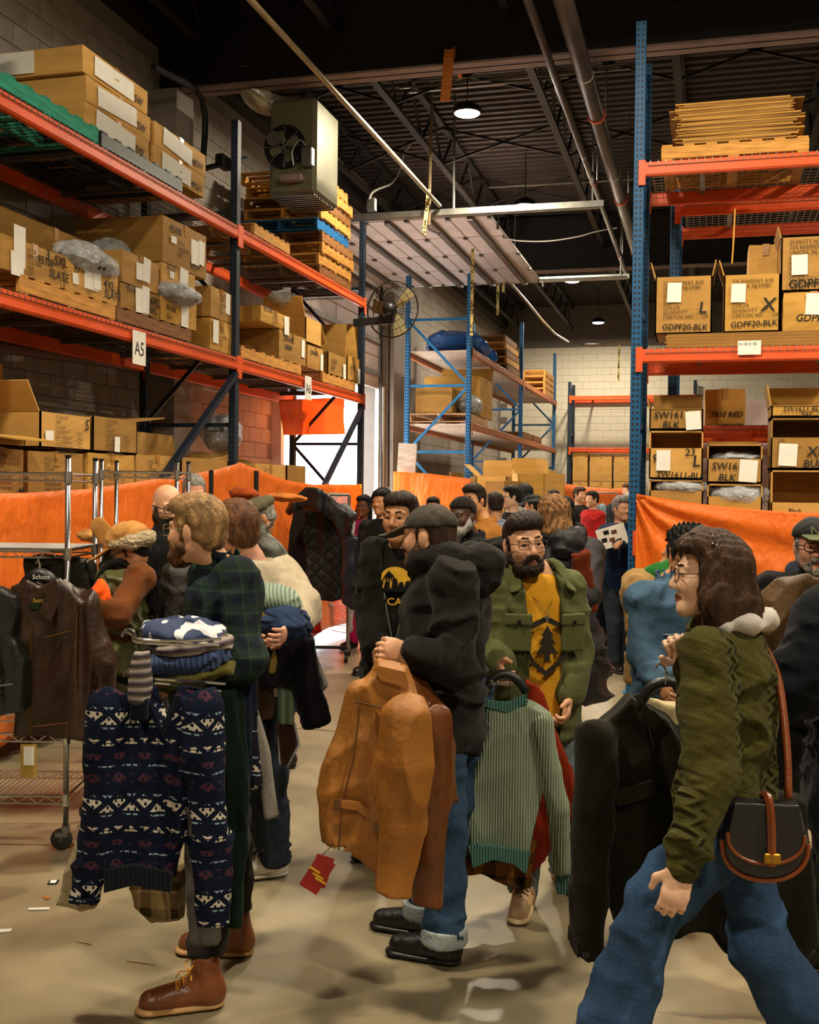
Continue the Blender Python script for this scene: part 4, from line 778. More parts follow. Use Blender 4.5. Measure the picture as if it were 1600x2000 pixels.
class Pn:
    def __init__(s, lab, px, zc, a, h=1.74, ha=None, pitch=0, roll=0, skin='fair', arms=None, lean=(0, 0), legs=None, hc=None, res=.014, fine=.0055, hands=None, curl=1.2, face=True, bulk=1.0, hs=1.0, headpx=None, grp=None, eyes=True, stride=.12, lips=True, ears=True, handn=None):
        hands = ('RL' if zc < 9 else '') if hands is None else hands; s.b = base(px, zc); s.zc = zc; s.h = h; k = s.k = h/1.75; s.F = dirang(a); s.R = s.F.cross(ZU); s.bulk = bulk; s.res = res; s.yaw = math.atan2(s.R.y, s.R.x); s.lab = lab
        ln = s.F*lean[0]+s.R*lean[1]; s.ln = ln; s.sh = V((0, 0, 1.43*k))+ln; s.nk = V((0, 0, 1.48*k))+ln*1.05
        s.HR = rotm(dirang(a if ha is None else ha), pitch, roll); s.hs = hs*k**.5
        s.hc = V((0, 0, h-.12*s.hs))+ln*1.1+s.F*.02
        if headpx: s.hc = D(headpx[0], headpx[1], headpx[2] if len(headpx) > 2 else zc)-s.b
        s.J = {}
        for sd, sg in (('R', 1), ('L', -1)):
            o = s.R*sg; s.J['s'+sd] = s.sh+o*.168*k*bulk-ZU*.045*k; s.J['e'+sd] = s.J['s'+sd]+o*.05-ZU*.29*k-s.F*.02; s.J['w'+sd] = s.J['e'+sd]+s.F*.07-ZU*.25*k
            s.J['h'+sd] = V((0, 0, .9*k))+o*.09*k; f = s.F*(stride*sg/2); s.J['k'+sd] = V((0, 0, .49*k))+o*.1*k+f*.6+s.F*.02; s.J['a'+sd] = V((0, 0, .085))+o*.1*k+f
            s.J['f'+sd] = (s.F+o*.18).normalized()
        for q, v in (arms or {}).items(): s.J[q] = (D(*v)-s.b) if not isinstance(v, V) else v
        for q, v in (legs or {}).items():
            s.J[q] = (D(*v)-s.b) if not isinstance(v, V) else v
            if q[0] == 'a': s.J[q].z = .085
        J = s.J; lo = [min(j[i] for q, j in J.items() if q[0] != 'f')-.16 for i in range(3)]; hi = [max(max(j[i] for q, j in J.items() if q[0] != 'f'), s.hc[i]+.05)+.17 for i in range(3)]; lo[2] = -.03
        lo = [min(lo[i], s.hc[i]-.17) for i in range(3)]; hi[2] = max(hi[2], s.hc[2]+.2); s.lo, s.hi = lo, hi
        fb = [([s.hc[i]-.135 for i in range(3)], [s.hc[i]+.14 for i in range(3)])]
        for sd in hands: w = J['w'+sd]; d = (w-J['e'+sd]).normalized(); c = w+d*.08; fb.append(([c[i]-.11 for i in range(3)], [c[i]+.11 for i in range(3)]))
        B = SDF(lo, hi, res, fb, fine); H = s.H; m = s.HR; u = s.hs
        # head
        B.ell(H(0, -.014, .035), (.075*u, .095*u, .088*u), m, .02).ell(H(0, .02, -.03), (.061*u, .07*u, .084*u), m, .03)
        if face:
            for g in (1, -1):
                B.cone(H(.05*g, -.005, -.055), H(.012*g, .066, -.098), .026*u, .02*u, .03); B.ell(H(.038*g, .058, -.026), (.026*u, .026*u, .03*u), m, .025)
                B.cone(H(.046*g, .072, .026), H(.012*g, .087, .022), .01*u, .009*u, .012); B.ell(H(.031*g, .102, .004), (.021*u, .02*u, .013*u), m, .012, True)
                B.chain([H(.047*g, .077, .006), H(.031*g, .0875, .011), H(.017*g, .084, .006)], [.0048*u]*3, .006); B.ell(H(.013*g, .096, -.036), (.009*u, .011*u, .008*u), m, .008)
            B.cone(H(0, .084, .018), H(0, .107, -.028), .008*u, .0125*u, .012)
            B.chain([H(-.024, .078, -.063), H(0, .0915, -.06), H(.024, .078, -.063)], [.004*u, .0065*u, .004*u], .008); B.chain([H(-.02, .078, -.069), H(0, .089, -.073), H(.02, .078, -.069)], [.004*u, .0075*u, .004*u], .008)
            B.ell(H(0, .07, -.1), (.022*u, .018*u, .016*u), m, .02)
        if ears:
            for g in (1, -1): B.ell(H(.077*g, -.012, -.006), (.008*u, .019*u, .032*u), m, .008)
        B.chain([H(0, -.03, -.05), s.nk], [.052*u, .058*k], .03)
        # trunk and limbs, slimmer than the clothes
        B.loft([(.82*k, 0, 0, .13*k, .085*k), (1.0*k, 0, 0, .125*k, .085*k), (1.2*k, *(ln*.5)[:2], .13*k, .09*k), (1.4*k, *ln[:2], .13*k, .08*k), (1.46*k, *ln[:2], .07*k, .055*k)], s.yaw, .04)
        for sd in 'RL':
            B.cone(s.nk-ZU*.05, J['s'+sd], .05, .045, .04).chain([J['s'+sd], J['e'+sd], J['w'+sd]], [.043*k, .036*k, .027*k], .03); B.chain([J['h'+sd], J['k'+sd], J['a'+sd]], [.075*k, .05*k, .035*k], .03); B.cone(J['a'+sd]-ZU*.03, J['a'+sd]-ZU*.05+J['f'+sd]*.1, .035, .03, .02)
            if sd in hands: s.hand(B, sd, curl, handn)
            else: d = (J['w'+sd]-J['e'+sd]).normalized(); B.cone(J['w'+sd], J['w'+sd]+d*.08, .028, .03, .02)
        me = B.mesh('person'); me.materials.append(SK[skin]); me.materials.append(M_lip)
        if face and lips:
            n = len(me.polygons); c = np.zeros(n*3, np.float32); me.polygons.foreach_get('center', c); c = (c.reshape(-1, 3)-np.array(s.hc))@np.array(m)/u
            L = (np.abs(c[:, 0]) < .026) & (c[:, 1] > .074) & (np.abs(c[:, 2]+.067) < .0125-np.abs(c[:, 0])*.3); me.polygons.foreach_set('material_index', L.astype(np.int32))
        s.o = link('person', me, None, None, s.b); tag(s.o, lab, 'person', grp)
        if face and eyes:
            for g in (1, -1):
                b = bmesh.new(); bmesh.ops.create_uvsphere(b, u_segments=14, v_segments=10, radius=.0125*u); e = bpy.data.meshes.new('eye'); b.to_mesh(e); b.free(); e.materials.append(M_eye); e.materials.append(M_iris); smooth(e)
                gd = m@V((0, 1, -.1)).normalized()
                for p in e.polygons: p.material_index = 1 if p.center.normalized().dot(gd) > .8 else 0
                link('eye', e, None, s.o, H(.031*g, .0745, .003))
    def H(s, x, y, z): return s.hc+s.HR@V((x, y, z))*s.hs
    def hand(s, B, sd, curl, handn=None):
        curl = curl[sd] if isinstance(curl, dict) else curl; J = s.J; w = J['w'+sd]; d = (w-J['e'+sd]).normalized(); n = V(handn) if handn else s.R*(-1 if sd == 'R' else 1); n = (n-d*n.dot(d)).normalized(); la = d.cross(n).normalized(); k = s.k*1.02
        if la.dot(s.F) < 0: la = -la                                  # thumb side towards the front
        B.cone(w-d*.02, w+d*.02, .027*k, .029*k, .02, (n, .8)); B.cone(w+d*.03, w+d*.075*k, .036*k, .041*k, .02, (n, .42))
        for i, L in enumerate((.066, .076, .072, .056)):
            p = w+d*(.088-(.006 if i == 3 else 0))*k+la*(.03-.0205*i)*k; a = .25*curl; r = .0088*k
            for j, fr in enumerate((.45, .31, .24)):
                q = p+(d*math.cos(a)+n*math.sin(a))*L*fr*1.08*k; B.cone(p, q, r, r*.92, .006); p = q; a += curl*.62; r *= .93
        t0 = w+d*.03*k+la*.028*k; t1 = t0+(d*.55+la*.62+n*.35).normalized()*.042*k; t2 = t1+(d*.85+la*.1+n*.5).normalized()*.034*k; B.chain([t0, t1, t2], [.0145*k, .0115*k, .0095*k], .012)
    def part(s, S, name, mat, lab=None):
        o = S.go(name, mat, s.o)
        if lab: o['label'] = lab
        return o
    def grid(s, res=None, lo=None, hi=None): return SDF(lo or [v-.08 for v in s.lo], hi or [v+.08 for v in s.hi], res or s.res)
    def rows(s, hem, infl=0, w=1.0, dp=1.0, belly=0, flare=0):
        k, b = s.k, s.bulk; R = [(.80, .178+flare, .122), (.95, .174+flare*.5, .122+belly), (1.1, .17, .118+belly), (1.25, .188, .124), (1.36, .192, .12), (1.43, .16, .095), (1.475, .09, .075)]; out = []
        R = [(hem/k, R[0][1]+flare*.5, R[0][2])]+[r for r in R if r[0] > hem/k+.03]
        for z, x, y in R: t = min(1, max(0, (z-.95)/.48)); out.append((z*k, s.ln.x*t, s.ln.y*t, (x*w*b+infl)*k, (y*dp*b+infl)*k))
        return out
    def top(s, name, mat, hem=.82, sl=(.072, .06, .047), end=1.0, infl=0, w=1., dp=1., belly=0, flare=0, fold=.005, ff=17, rows=None, carve=None, res=None, lab=None, collar=0, sd=0, arms='RL', extra=None, cuff=0):
        J = s.J; S = s.grid(res); S.loft(rows or s.rows(hem*s.k, infl, w, dp, belly, flare), s.yaw, .03)
        for q in arms:
            sh, el, wr = J['s'+q], J['e'+q], J['w'+q]; S.cone(s.nk-ZU*.06*s.k+(sh-s.nk)*.2, sh, .05+infl*.7, sl[0]*.9+infl*.6, .03)
            S.cone(sh, el, sl[0]*.92+infl*.6, sl[1]+infl*.6, .025)
            if end > .5: wr2 = el.lerp(wr, (end-.5)*2); S.cone(el, wr2, sl[1]+infl*.6, sl[2]+infl*.4, .022)
            if cuff: d = (wr-el).normalized(); S.cone(wr-d*.05, wr-d*.005, sl[2]+.004, sl[2]-.002, .01)
        if collar: S.chain([s.nk-ZU*.03, s.nk+ZU*collar], [.078*s.k+infl*.5, .066*s.k+infl*.3], .02)
        if fold: S.folds(fold*1.25, ff, sd or int(s.b.x*100))
        if extra: extra(S)
        # open at the neck
        S.cone(s.nk+ZU*.012, s.nk+ZU*.2+s.F*.02, .056*s.k, .09, .008, None, True)
        if carve: carve(S)
        return s.part(S, name, mat, lab)
    def pants(s, mat, rad=(.1, .075, .062), waist=1.0, fold=.006, name='trousers', cut=.055, seat=1., res=None, ff=20, flare=None):
        J, k = s.J, s.k; S = s.grid(res, [v-.08 for v in s.lo], [s.hi[0]+.08, s.hi[1]+.08, 1.15*k]); S.loft([(.8*k, 0, 0, .16*k*s.bulk, .115*k*seat), (.9*k, 0, 0, .168*k*s.bulk, .122*k*seat), (waist*k, 0, 0, .158*k*s.bulk, .112*k)], s.yaw, .05)
        for sd in 'RL':
            S.chain([J['h'+sd]-ZU*.03, J['k'+sd], J['a'+sd]-ZU*.0], [rad[0]*k, rad[1]*k, (flare or rad[2])*k], .03)
        S.folds(fold*1.1, ff, int(s.b.y*50)); zc = S.ax[2].reshape(1, 1, -1); S.F = np.maximum(S.F, cut-zc); return s.part(S, name, mat)
    def shoes(s, up, sole, L=.285, lace=None, only='RL', boot=.1):
        for sd in only:
            a = s.J['a'+sd]; d = s.J['f'+sd]; hl = V((a.x, a.y, max(0, a.z-.085)))-d*.065; S = SDF([hl[i]-.37 for i in range(2)]+[hl.z-.03], [hl[i]+.37 for i in range(2)]+[hl.z+.25], .007)
            la = d.cross(ZU); t = hl+d*L
            S.cone(hl+d*.04+ZU*.055, t-d*.055+ZU*.04, .043, .04, .02).cone(hl+d*.05+ZU*.05, hl+d*.065+ZU*boot, .045, .05, .03).cone(hl+d*.06+ZU*.085, t-d*.1+ZU*.05, .04, .03, .03)
            z = S.ax[2].reshape(1, 1, -1); S.F = np.maximum(S.F, hl.z+.022-z); u = S.go('shoe', up, s.o)
            S = SDF([hl[i]-.37 for i in range(2)]+[hl.z-.03], [hl[i]+.37 for i in range(2)]+[hl.z+.1], .007); S.cone(hl+d*.042+ZU*.016, t-d*.05+ZU*.016, .045, .05, 0, (ZU, .34)); z = S.ax[2].reshape(1, 1, -1); S.F = np.maximum(S.F, hl.z+.001-z); S.go('sole', sole, u)
            if lace:
                m_ = MB()
                for i in range(4):
                    c = hl+d*(.115+.024*i)+ZU*(.122-.011*i); m_.tube([c-la*.03-ZU*.014, c+ZU*.004, c+la*.03-ZU*.014], .0035, 4)
                c = hl+d*.11+ZU*.13
                for g in (1, -1): m_.tube([c, c+la*.03*g+ZU*.03, c+la*.055*g+d*.02+ZU*.01, c+la*.02*g+d*.015, c], .003, 4); m_.tube([c, c+la*.03*g+d*.04-ZU*.01, c+la*.05*g+d*.05-ZU*.04], .0025, 4)
                m_.go('laces', lace, u)
    def hair(s, kind='short', mat=None, thick=0., top=.0, back=-.06, strand=.0016, front=.062, part=None):
        u, m, H = s.hs, s.HR, s.H; lo = [s.hc[i]-.2 for i in range(3)]; hi = [s.hc[i]+.2 for i in range(3)]; lo[2] -= .22 if kind == 'long' else 0; S = SDF(lo, hi, .006 if s.zc < 6 else .009)
        S.ell(H(0, -.018, .04), ((.080+thick)*u, (.100+thick)*u, (.0885+thick+top*.4)*u), m, .01)
        if top: S.ell(H(.01, .035, .085), (.062*u, .056*u, (.03+top)*u), m, .03).ell(H(-.03, .02, .09), (.05*u, .065*u, (.026+top)*u), m, .03)
        if kind == 'long':
            bk_ = -m.col[1]; S.chain([H(0, -.05, .02), H(0, -.06, -.1), H(0, -.045, back)], [.08*u, .092*u, .085*u], .03)
            for g in (1, -1): S.chain([H(.062*g, -.01, .05), H(.078*g, -.0, -.06), H(.072*g, .0, back+.02)], [.04*u, .042*u, .03*u], .03)
        else:
            S.ell(H(0, -.05, -.02), ((.068+thick)*u, (.062+thick)*u, .06*u), m, .02)
            for g in (1, -1): S.cone(H(.074*g, .012, .02), H(.073*g, .014, -.03), .011*u, .006*u, .01)
        A = np.array(m); r_ = random.Random(int(s.b.x*77)); p0 = r_.uniform(0, 6)
        def st(X, Y, Z):
            x = (X-s.hc[0])*A[0, 0]+(Y-s.hc[1])*A[1, 0]+(Z-s.hc[2])*A[2, 0]; y = (X-s.hc[0])*A[0, 1]+(Y-s.hc[1])*A[1, 1]+(Z-s.hc[2])*A[2, 1]; z = (X-s.hc[0])*A[0, 2]+(Y-s.hc[1])*A[1, 2]+(Z-s.hc[2])*A[2, 2]
            return strand*(np.sin(330*x+7*np.sin(22*y+p0)+40*z)+.8*np.sin(230*(x*.7+y*.4)+7*np.sin(18*z+p0))+.8*np.sin(70*x+4*np.sin(15*y)))
        S.disp(st)
        # clear the face
        if kind == 'long': S.box(H(0, .125, -.06), (.066*u, .09*u, .125*u), m, .02, .02, True)
        else:
            S.box(H(0, .13, -.045), (.12*u, .085*u, .105*u), m, .02, .02, True); S.box(H(0, .06, -.14), (.12*u, .12*u, .1*u), m, .02, .015, True); S.box(H(0, -.1, back-.1), (.13*u, .12*u, .1*u), m, .02, .015, True)
            for g in (1, -1): S.ell(H(.085*g, -.01, -.012), (.018*u, .026*u, .036*u), m, .01, True)
        return s.part(S, 'hair', mat)
    def beard(s, mat, long_=0, thick=.006, stash=True, side=.0):
        u, m, H = s.hs, s.HR, s.H; S = SDF([s.hc[i]-.16 for i in range(2)]+[s.hc[2]-.2-long_], [s.hc[i]+.16 for i in range(3)], .005 if s.zc < 6 else .008)
        for g in (1, -1): S.chain([H(.066*g, .01, side), H(.06*g, .015, -.055), H(.03*g, .064, -.095), H(0, .078, -.102)], [.01*u, (.017+thick)*u, (.02+thick)*u, (.02+thick)*u], .02)
        S.cone(H(0, .05, -.1), H(0, .055, -.105-long_), .035*u, .022*u, .03)
        if stash: S.chain([H(-.034, .072, -.072), H(-.018, .09, -.053), H(0, .096, -.05), H(.018, .09, -.053), H(.034, .072, -.072)], [.008*u]*5, .008); 
        for g in (1, -1): S.cone(H(.034*g, .074, -.07), H(.028*g, .07, -.095), .009*u, .012*u, .01)
        S.box(H(0, .1, -.068), (.018*u, .03*u, .006*u), m, .005, .005, True); S.folds(.0022, 150, 5); return s.part(S, 'beard', mat)
    def brows(s, mat):
        S = SDF([s.hc[i]-.14 for i in range(3)], [s.hc[i]+.14 for i in range(3)], .004); u, H = s.hs, s.H
        for g in (1, -1): S.chain([H(.049*g, .076, .027), H(.034*g, .088, .033), H(.014*g, .0945, .030)], [.0024*u, .0036*u, .0036*u], .004)
        s.part(S, 'eyebrows', mat)
    def glasses(s, mat, w=.027, h=.017, thick=.0022):
        H = s.H; m_ = MB()
        for g in (1, -1):
            c = (.033*g, .106, .002); pts = [H(c[0]+w*math.copysign(abs(math.cos(t))**.6, math.cos(t)), c[1]-.006*abs(math.cos(t)), c[2]+h*math.copysign(abs(math.sin(t))**.6, math.sin(t))) for t in [i*PI/10 for i in range(21)]]; m_.tube(pts, thick, 5, False); m_.tube([H(.061*g, .1, .008), H(.08*g, .06, .01), H(.082*g, -.01, .006), H(.08*g, -.03, -.012)], thick, 5)
        m_.tube([H(-.007, .106, .006), H(0, .109, .009), H(.007, .106, .006)], thick, 5); return m_.go('glasses', mat, s.o)
    def cap(s, mat, brim=None, dome=(.088, .106, .08), bl=.085, z=.03, tilt=-.1):
        u, m, H = s.hs, s.HR, s.H; S = SDF([s.hc[i]-.27 for i in range(3)], [s.hc[i]+.27 for i in range(3)], .007); S.ell(H(0, -.012, z+.02), tuple(d*u for d in dome), m, .01); S.box(H(0, 0, z-.1+.015), (.2*u, .2*u, .1*u), m, .005, .008, True); S.folds(.002, 40, 2); c = s.part(S, 'cap', mat)
        S = SDF([s.hc[i]-.3 for i in range(3)], [s.hc[i]+.3 for i in range(3)], .006); S.cone(H(0, .07, z+.02), H(0, .09+bl, z+.005+tilt*.2), .07*u, .055*u, .0, (m.col[2], .18)); S.ell(H(0, -.012, z+.02), tuple(d*u*.96 for d in dome), m, .004, True); b = S.go('brim', brim or mat, s.o); return c
    def at(s, *a): return D(*a)-s.b
def dress(p, top, pant, shoe=None, hem=.82, hairk='short', hairm='dkbrown', **k):
    p.top('jacket', top, hem, **k); p.pants(pant)
    if shoe: p.shoes(shoe, M_black)
    if hairk: p.hair(hairk, HAIR[hairm], back=k.get('back', -.05))
M_shk = leather('shoe_black', '0d0d0e'); M_shb = leather('shoe_brown', '5a341c'); M_dnm = denim('denim_blue', '2b4a6b'); M_dnl = denim('denim_light', '5f7f98'); M_dnk = denim('denim_dark', '131b28'); M_blk = cloth('black_cloth', '131212'); M_hood = cloth('faded_black', '1c1a18', .25); M_char = cloth('charcoal_cloth', '201f20')
# ---------------- man in the plaid flannel shirt
p1 = Pn('man in navy and green plaid shirt carrying a pile of sweaters', 428, 3.95, 82, 1.74, ha=112, skin='fair', hands='L', curl=1.0, headpx=(383, 1037, 3.93),
        arms=dict(sL=(466, 1135, 3.82), eL=(478, 1292, 3.72), wL=(350, 1330, 3.62), sR=(410, 1130, 4.12), eR=(400, 1280, 4.15), wR=(330, 1300, 3.95)), legs=dict(kL=(410, 1640, 3.86), aL=(402, 1868, 3.72), kR=(450, 1640, 4.1), aR=(462, 1850, 4.15), fL=V((-.85, -.5, 0)).normalized()))
p1.top('plaid_shirt', plaid('flannel', '0c1725', '13281c', '243f2e', .07), .80, infl=.006, collar=.045, fold=.006, sl=(.078, .062, .05), cuff=1)
p1.pants(mk('dark_chino', '1a1712', .9), cut=.17); p1.shoes(leather('tan_boot', '6e3d1c', .35), mk('crepe_sole', 'b28a58', .8), .3, mk('yellow_lace', 'c58a2a', .7), boot=.15)
p1.hair('short', HAIR['blond'], .004, .012, -.075); p1.beard(HAIR['ginger'], .0, .004, side=-.01); p1.glasses(mk('wire_rim', 'b0a080', .3, .8), .024, .02, .0015)
# ---------------- man in the cream tee behind him
p2 = Pn('brown haired man in cream tee with sweaters over his arm', 512, 4.98, 140, 1.71, ha=150, skin='pink', headpx=(466, 1037, 4.95), face=True, eyes=False, arms=dict(eR=(588, 1190, 4.9), wR=(560, 1230, 4.6), eL=(430, 1230, 4.9), wL=(480, 1250, 4.6)), legs=dict(aR=(535, 1678, 5.0), kR=(525, 1500, 5.0), aL=(500, 1660, 5.35), fR=V((-.75, -.55, 0)).normalized(), fL=V((-.75, -.55, 0)).normalized()), lean=(.0, -.05), hs=1.03)
p2.top('cream_tee', cloth('cream_tee', 'a3967f', .06), .85, end=.85, infl=.012, sl=(.09, .08, .07), fold=.006); p2.pants(M_dnk, (.1, .082, .075), ff=24); p2.shoes(leather('white_leather', 'd9d3c6', .4, .05), mk('white_sole', 'c9c2b4', .6), .3, mk('white_lace', 'd0cabc', .8)); p2.hair('short', HAIR['ginger'], .008, .02, -.085)
# ---------------- man with the fleece hat and backpack
p3 = Pn('man in green vest and fleece-lined tan hat with backpack', 262, 5.55, 78, 1.62, ha=80, pitch=-.35, skin='tan', headpx=(252, 1075, 5.5), arms=dict(sL=(272, 1130, 5.4), eL=(228, 1200, 5.25), wL=(176, 1180, 5.15), eR=(215, 1205, 5.7), wR=(175, 1190, 5.4)), lean=(.06, 0), hands='L', curl=.8)
p3.top('brown_sweater', cloth('rust_knit', '5f3517'), .9, sl=(.075, .062, .05)); v_ = p3.top('green_vest', mk('vest_nylon', '4a4a26', .5, 0, .25, 8, .5, 30), .78, infl=.02, arms='', collar=.05, fold=.012, ff=22); p3.pants(M_blk); p3.shoes(M_shk, M_black); p3.hair('short', HAIR['black']); p3.glasses(M_black, .026, .018, .0028); p3.brows(HAIR['black'])
M_tan = cloth('tan_canvas', 'a9793f'); M_flc = mk('fleece', 'a8977a', .95, 0, .15, 30, .9, 70, .1, dist=.03); H = p3.H
S = p3.grid(.007, [v-.3 for v in p3.hc], [v+.32 for v in p3.hc]); S.ell(H(0, -.01, .06), (.092, .112, .085), p3.HR, .01); S.box(H(0, 0, -.04), (.2, .2, .075), p3.HR, .01, .01, True); S.folds(.003, 40, 1); hat = p3.part(S, 'hat_crown', M_tan)
S = p3.grid(.007, [v-.3 for v in p3.hc], [v+.3 for v in p3.hc]); S.chain([H(-.07, .06, .055), H(-.094, -.03, .035), H(-.06, -.11, .03), H(.06, -.11, .03), H(.094, -.03, .035), H(.07, .06, .055)], [.02, .033, .034, .034, .033, .02], .02); S.folds(.004, 70, 9); S.go('hat_fleece', M_flc, p3.o)
S = p3.grid(.006, [v-.34 for v in p3.hc], [v+.38 for v in p3.hc]); S.cone(H(0, .085, .045), H(0, .17, .02), .065, .05, 0, (p3.HR.col[2], .16)); S.cone(H(0, .08, .1), H(0, .1, .17), .05, .045, 0, (FAC, .25)); S.go('hat_brims', M_tan, p3.o)
S = p3.grid(.012); bk_ = -p3.F; c = V((0, 0, 1.18))+bk_*.24; S.box(c, (.15, .1, .2), rotm(p3.F), .07, .02).box(c-ZU*.07+bk_*.09, (.11, .05, .11), rotm(p3.F), .04, .03); S.folds(.008, 22, 4); bp = p3.part(S, 'backpack', mk('backpack_nylon', '211b16', .6, 0, .4, 10, .4, 60))
m_ = MB()
for g in (1, -1): m_.tube([p3.sh+p3.R*.1*g+p3.F*.13-ZU*.2, p3.sh+p3.R*.11*g+p3.F*.09, p3.sh+p3.R*.11*g+ZU*.065, p3.sh+p3.R*.1*g-p3.F*.14-ZU*.05, p3.sh+p3.R*.1*g-p3.F*.16-ZU*.2], .022, 6)
m_.go('backpack_strap', M_blk, p3.o, sm=True)
# ---------------- bald man, grey man, flat cap man
p4 = Pn('bearded man with shaved head and glasses, in black', 330, 6.25, -30, 1.80, ha=-35, pitch=-.2, skin='fair', headpx=(327, 990, 6.25), res=.018, fine=.007); p4.top('black_jacket', M_blk, .8, infl=.02, collar=.06); p4.pants(M_blk); p4.shoes(M_shk, M_black); p4.beard(HAIR['beard'], .1, .008); p4.glasses(M_black, .027, .018, .003); p4.brows(HAIR['dkbrown'])
MB().tube([p4.at(346, 1040, 6.3), p4.at(352, 1090, 6.28), p4.at(347, 1130, 6.28)], .008).go('gold_chain', mk('gold', 'b08a30', .3, .9), p4.o)
p5 = Pn('grey haired man looking down behind the bearded man', 378, 7.8, -15, 1.88, ha=-18, pitch=-.3, skin='pink', headpx=(379, 962, 7.8), res=.02, fine=.008); dress(p5, M_char, M_dnk, M_shk, hairm='grey', infl=.02); p5.brows(HAIR['grey'])
p6 = Pn('man in flat cap and waxed olive jacket at the clothes rail', 540, 7.0, 72, 1.72, ha=70, pitch=-.45, skin='tan', headpx=(507, 1012, 7.0), res=.016, fine=.007, lean=(.1, 0), arms=dict(eL=(560, 1130, 6.8), wL=(540, 1180, 6.6), eR=(500, 1130, 7.1), wR=(495, 1170, 6.9)))
p6.top('waxed_jacket', mk('waxed_cotton', '35352a', .5, 0, .35, 7, .4, 30), .7, infl=.03, collar=.05, fold=.012, ff=15); p6.pants(M_blk); p6.shoes(M_shk, M_black); p6.hair('short', HAIR['grey'], 0, 0, -.05); p6.beard(HAIR['grey'], 0, .002)
S = p6.grid(.008, [v-.26 for v in p6.hc], [v+.26 for v in p6.hc]); S.ell(p6.H(0, -.005, .075), (.098, .128, .055), p6.HR, .02); S.cone(p6.H(0, .08, .06), p6.H(0, .14, .035), .07, .05, .02, (p6.HR.col[2], .15)); S.folds(.003, 40, 3); p6.part(S, 'flat_cap', plaid('tweed', '5c5840', '6b6548', '3b3a2a', .012))
# ---------------- man with the gold graphic tee
p7 = Pn('man in open black hoodie over black tee with gold print', 786, 5.4, 12, 1.76, ha=22, skin='tan', headpx=(782, 1012, 5.35), arms=dict(sR=(738, 1085, 5.4), eR=(722, 1190, 5.4), wR=(733, 1268, 5.25), eL=(850, 1190, 5.5), wL=(850, 1270, 5.3)), hands='R', curl=.6, bulk=1.02)
p7.top('black_tee', cloth('tee_black', '14120f'), .86, end=.4, infl=-.004, fold=.003)
def gap(P, gw0, gw1, z0, z1, dx=0, depth=.2):
    def f(S):
        for i in range(6):
            t = i/5; z = z0+(z1-z0)*t; w_ = gw0+(gw1-gw0)*t; c = P.F*depth+P.R*dx+ZU*z; S.cone(c-P.R*w_*.5, c+P.R*w_*.5, .09+w_*.2, .09+w_*.2, .01, None, True)
    return f
def wedge(P, pts, y0=.03, y1=.4):                                    # carve: polygon (right, z) pushed through the front
    m = Matrix((P.R, P.F, ZU)).transposed()
    def f(S):
        A = np.array(m); X, Y, Z = [S.ax[a].reshape([-1 if i == a else 1 for i in range(3)]) for a in range(3)]; u = X*A[0, 0]+Y*A[1, 0]; v = X*A[0, 1]+Y*A[1, 1]; zz = Z
        zs = [p[2] for p in pts]; lo = np.interp(zz.ravel(), zs, [p[0] for p in pts]).reshape(zz.shape); hi = np.interp(zz.ravel(), zs, [p[1] for p in pts]).reshape(zz.shape)
        d = np.maximum(np.maximum(lo-u, u-hi), y0-v); d = np.maximum(d, np.maximum(zs[0]-zz, zz-zs[-1])); S.F = np.maximum(S.F, -d)
    return f
p7.top('hoodie', cloth('hoodie_black', '15130f'), .8, infl=.02, sl=(.08, .064, .05), fold=.007, carve=wedge(p7, [(-.001, .001, 1.0), (-.075, .075, 1.42), (-.07, .07, 1.6)]), cuff=1, sd=5)
S = p7.grid(.012); S.chain([p7.nk+p7.R*.085+p7.F*.05-ZU*.05, p7.nk+p7.R*.09-p7.F*.03, p7.nk-p7.F*.1-ZU*.01, p7.nk-p7.R*.09-p7.F*.03, p7.nk-p7.R*.085+p7.F*.05-ZU*.05], [.03, .035, .05, .035, .03], .03); p7.part(S, 'hood', MATS['hoodie_black'])
p7.pants(cloth('grey_trouser', '26221c')); p7.shoes(M_shk, M_black); p7.hair('short', HAIR['dkbrown'], .004, .006, -.06); p7.brows(HAIR['dkbrown'])
# gold print as thin pieces lying on the chest
M_gold = mk('gold_print', 'c79a22', .7, 0, .15, 25, 0)
def onchest(P, pts, name, mat, off=.142, curve=1.6):                  # flat print wrapped onto a chest: (right, z)
    m = Matrix((P.R, P.F, ZU)).transposed(); b = bmesh.new(); vs = [b.verts.new((x, 0, z)) for x, z in pts]; f = b.faces.new(vs); bmesh.ops.triangulate(b, faces=[f]); bmesh.ops.subdivide_edges(b, edges=[e for e in b.edges], cuts=3, use_grid_fill=True)
    for v in b.verts: x, z = v.co.x, v.co.z; v.co = m@V((x, off-curve*x*x, z))+P.ln*min(1, max(0, (z/P.k-.95)/.48))
    me = bpy.data.meshes.new(name); bmesh.ops.recalc_face_normals(b, faces=b.faces[:]); b.to_mesh(me); b.free(); o = link(name, me, mat, P.o); sm_ = o.modifiers.new('s', 'SOLIDIFY'); sm_.thickness = .003; sm_.offset = 0; return o
disc = [(.075*math.cos(t)*1.05, 1.325+.07*math.sin(t)) for t in [PI*i/12 for i in range(-2, 15)]]; onchest(p7, disc, 'gold_print', M_gold, .144)
for i in range(5): a = -2.25+i*.32; x0, z0 = .03, 1.375; onchest(p7, [(x0, z0), (x0+.03*math.cos(a-.14), z0+.03*math.sin(a-.14)), (x0+.075*math.cos(a), z0+.075*math.sin(a)), (x0+.03*math.cos(a+.14), z0+.03*math.sin(a+.14))], 'leaf_print', M_blk, .148)
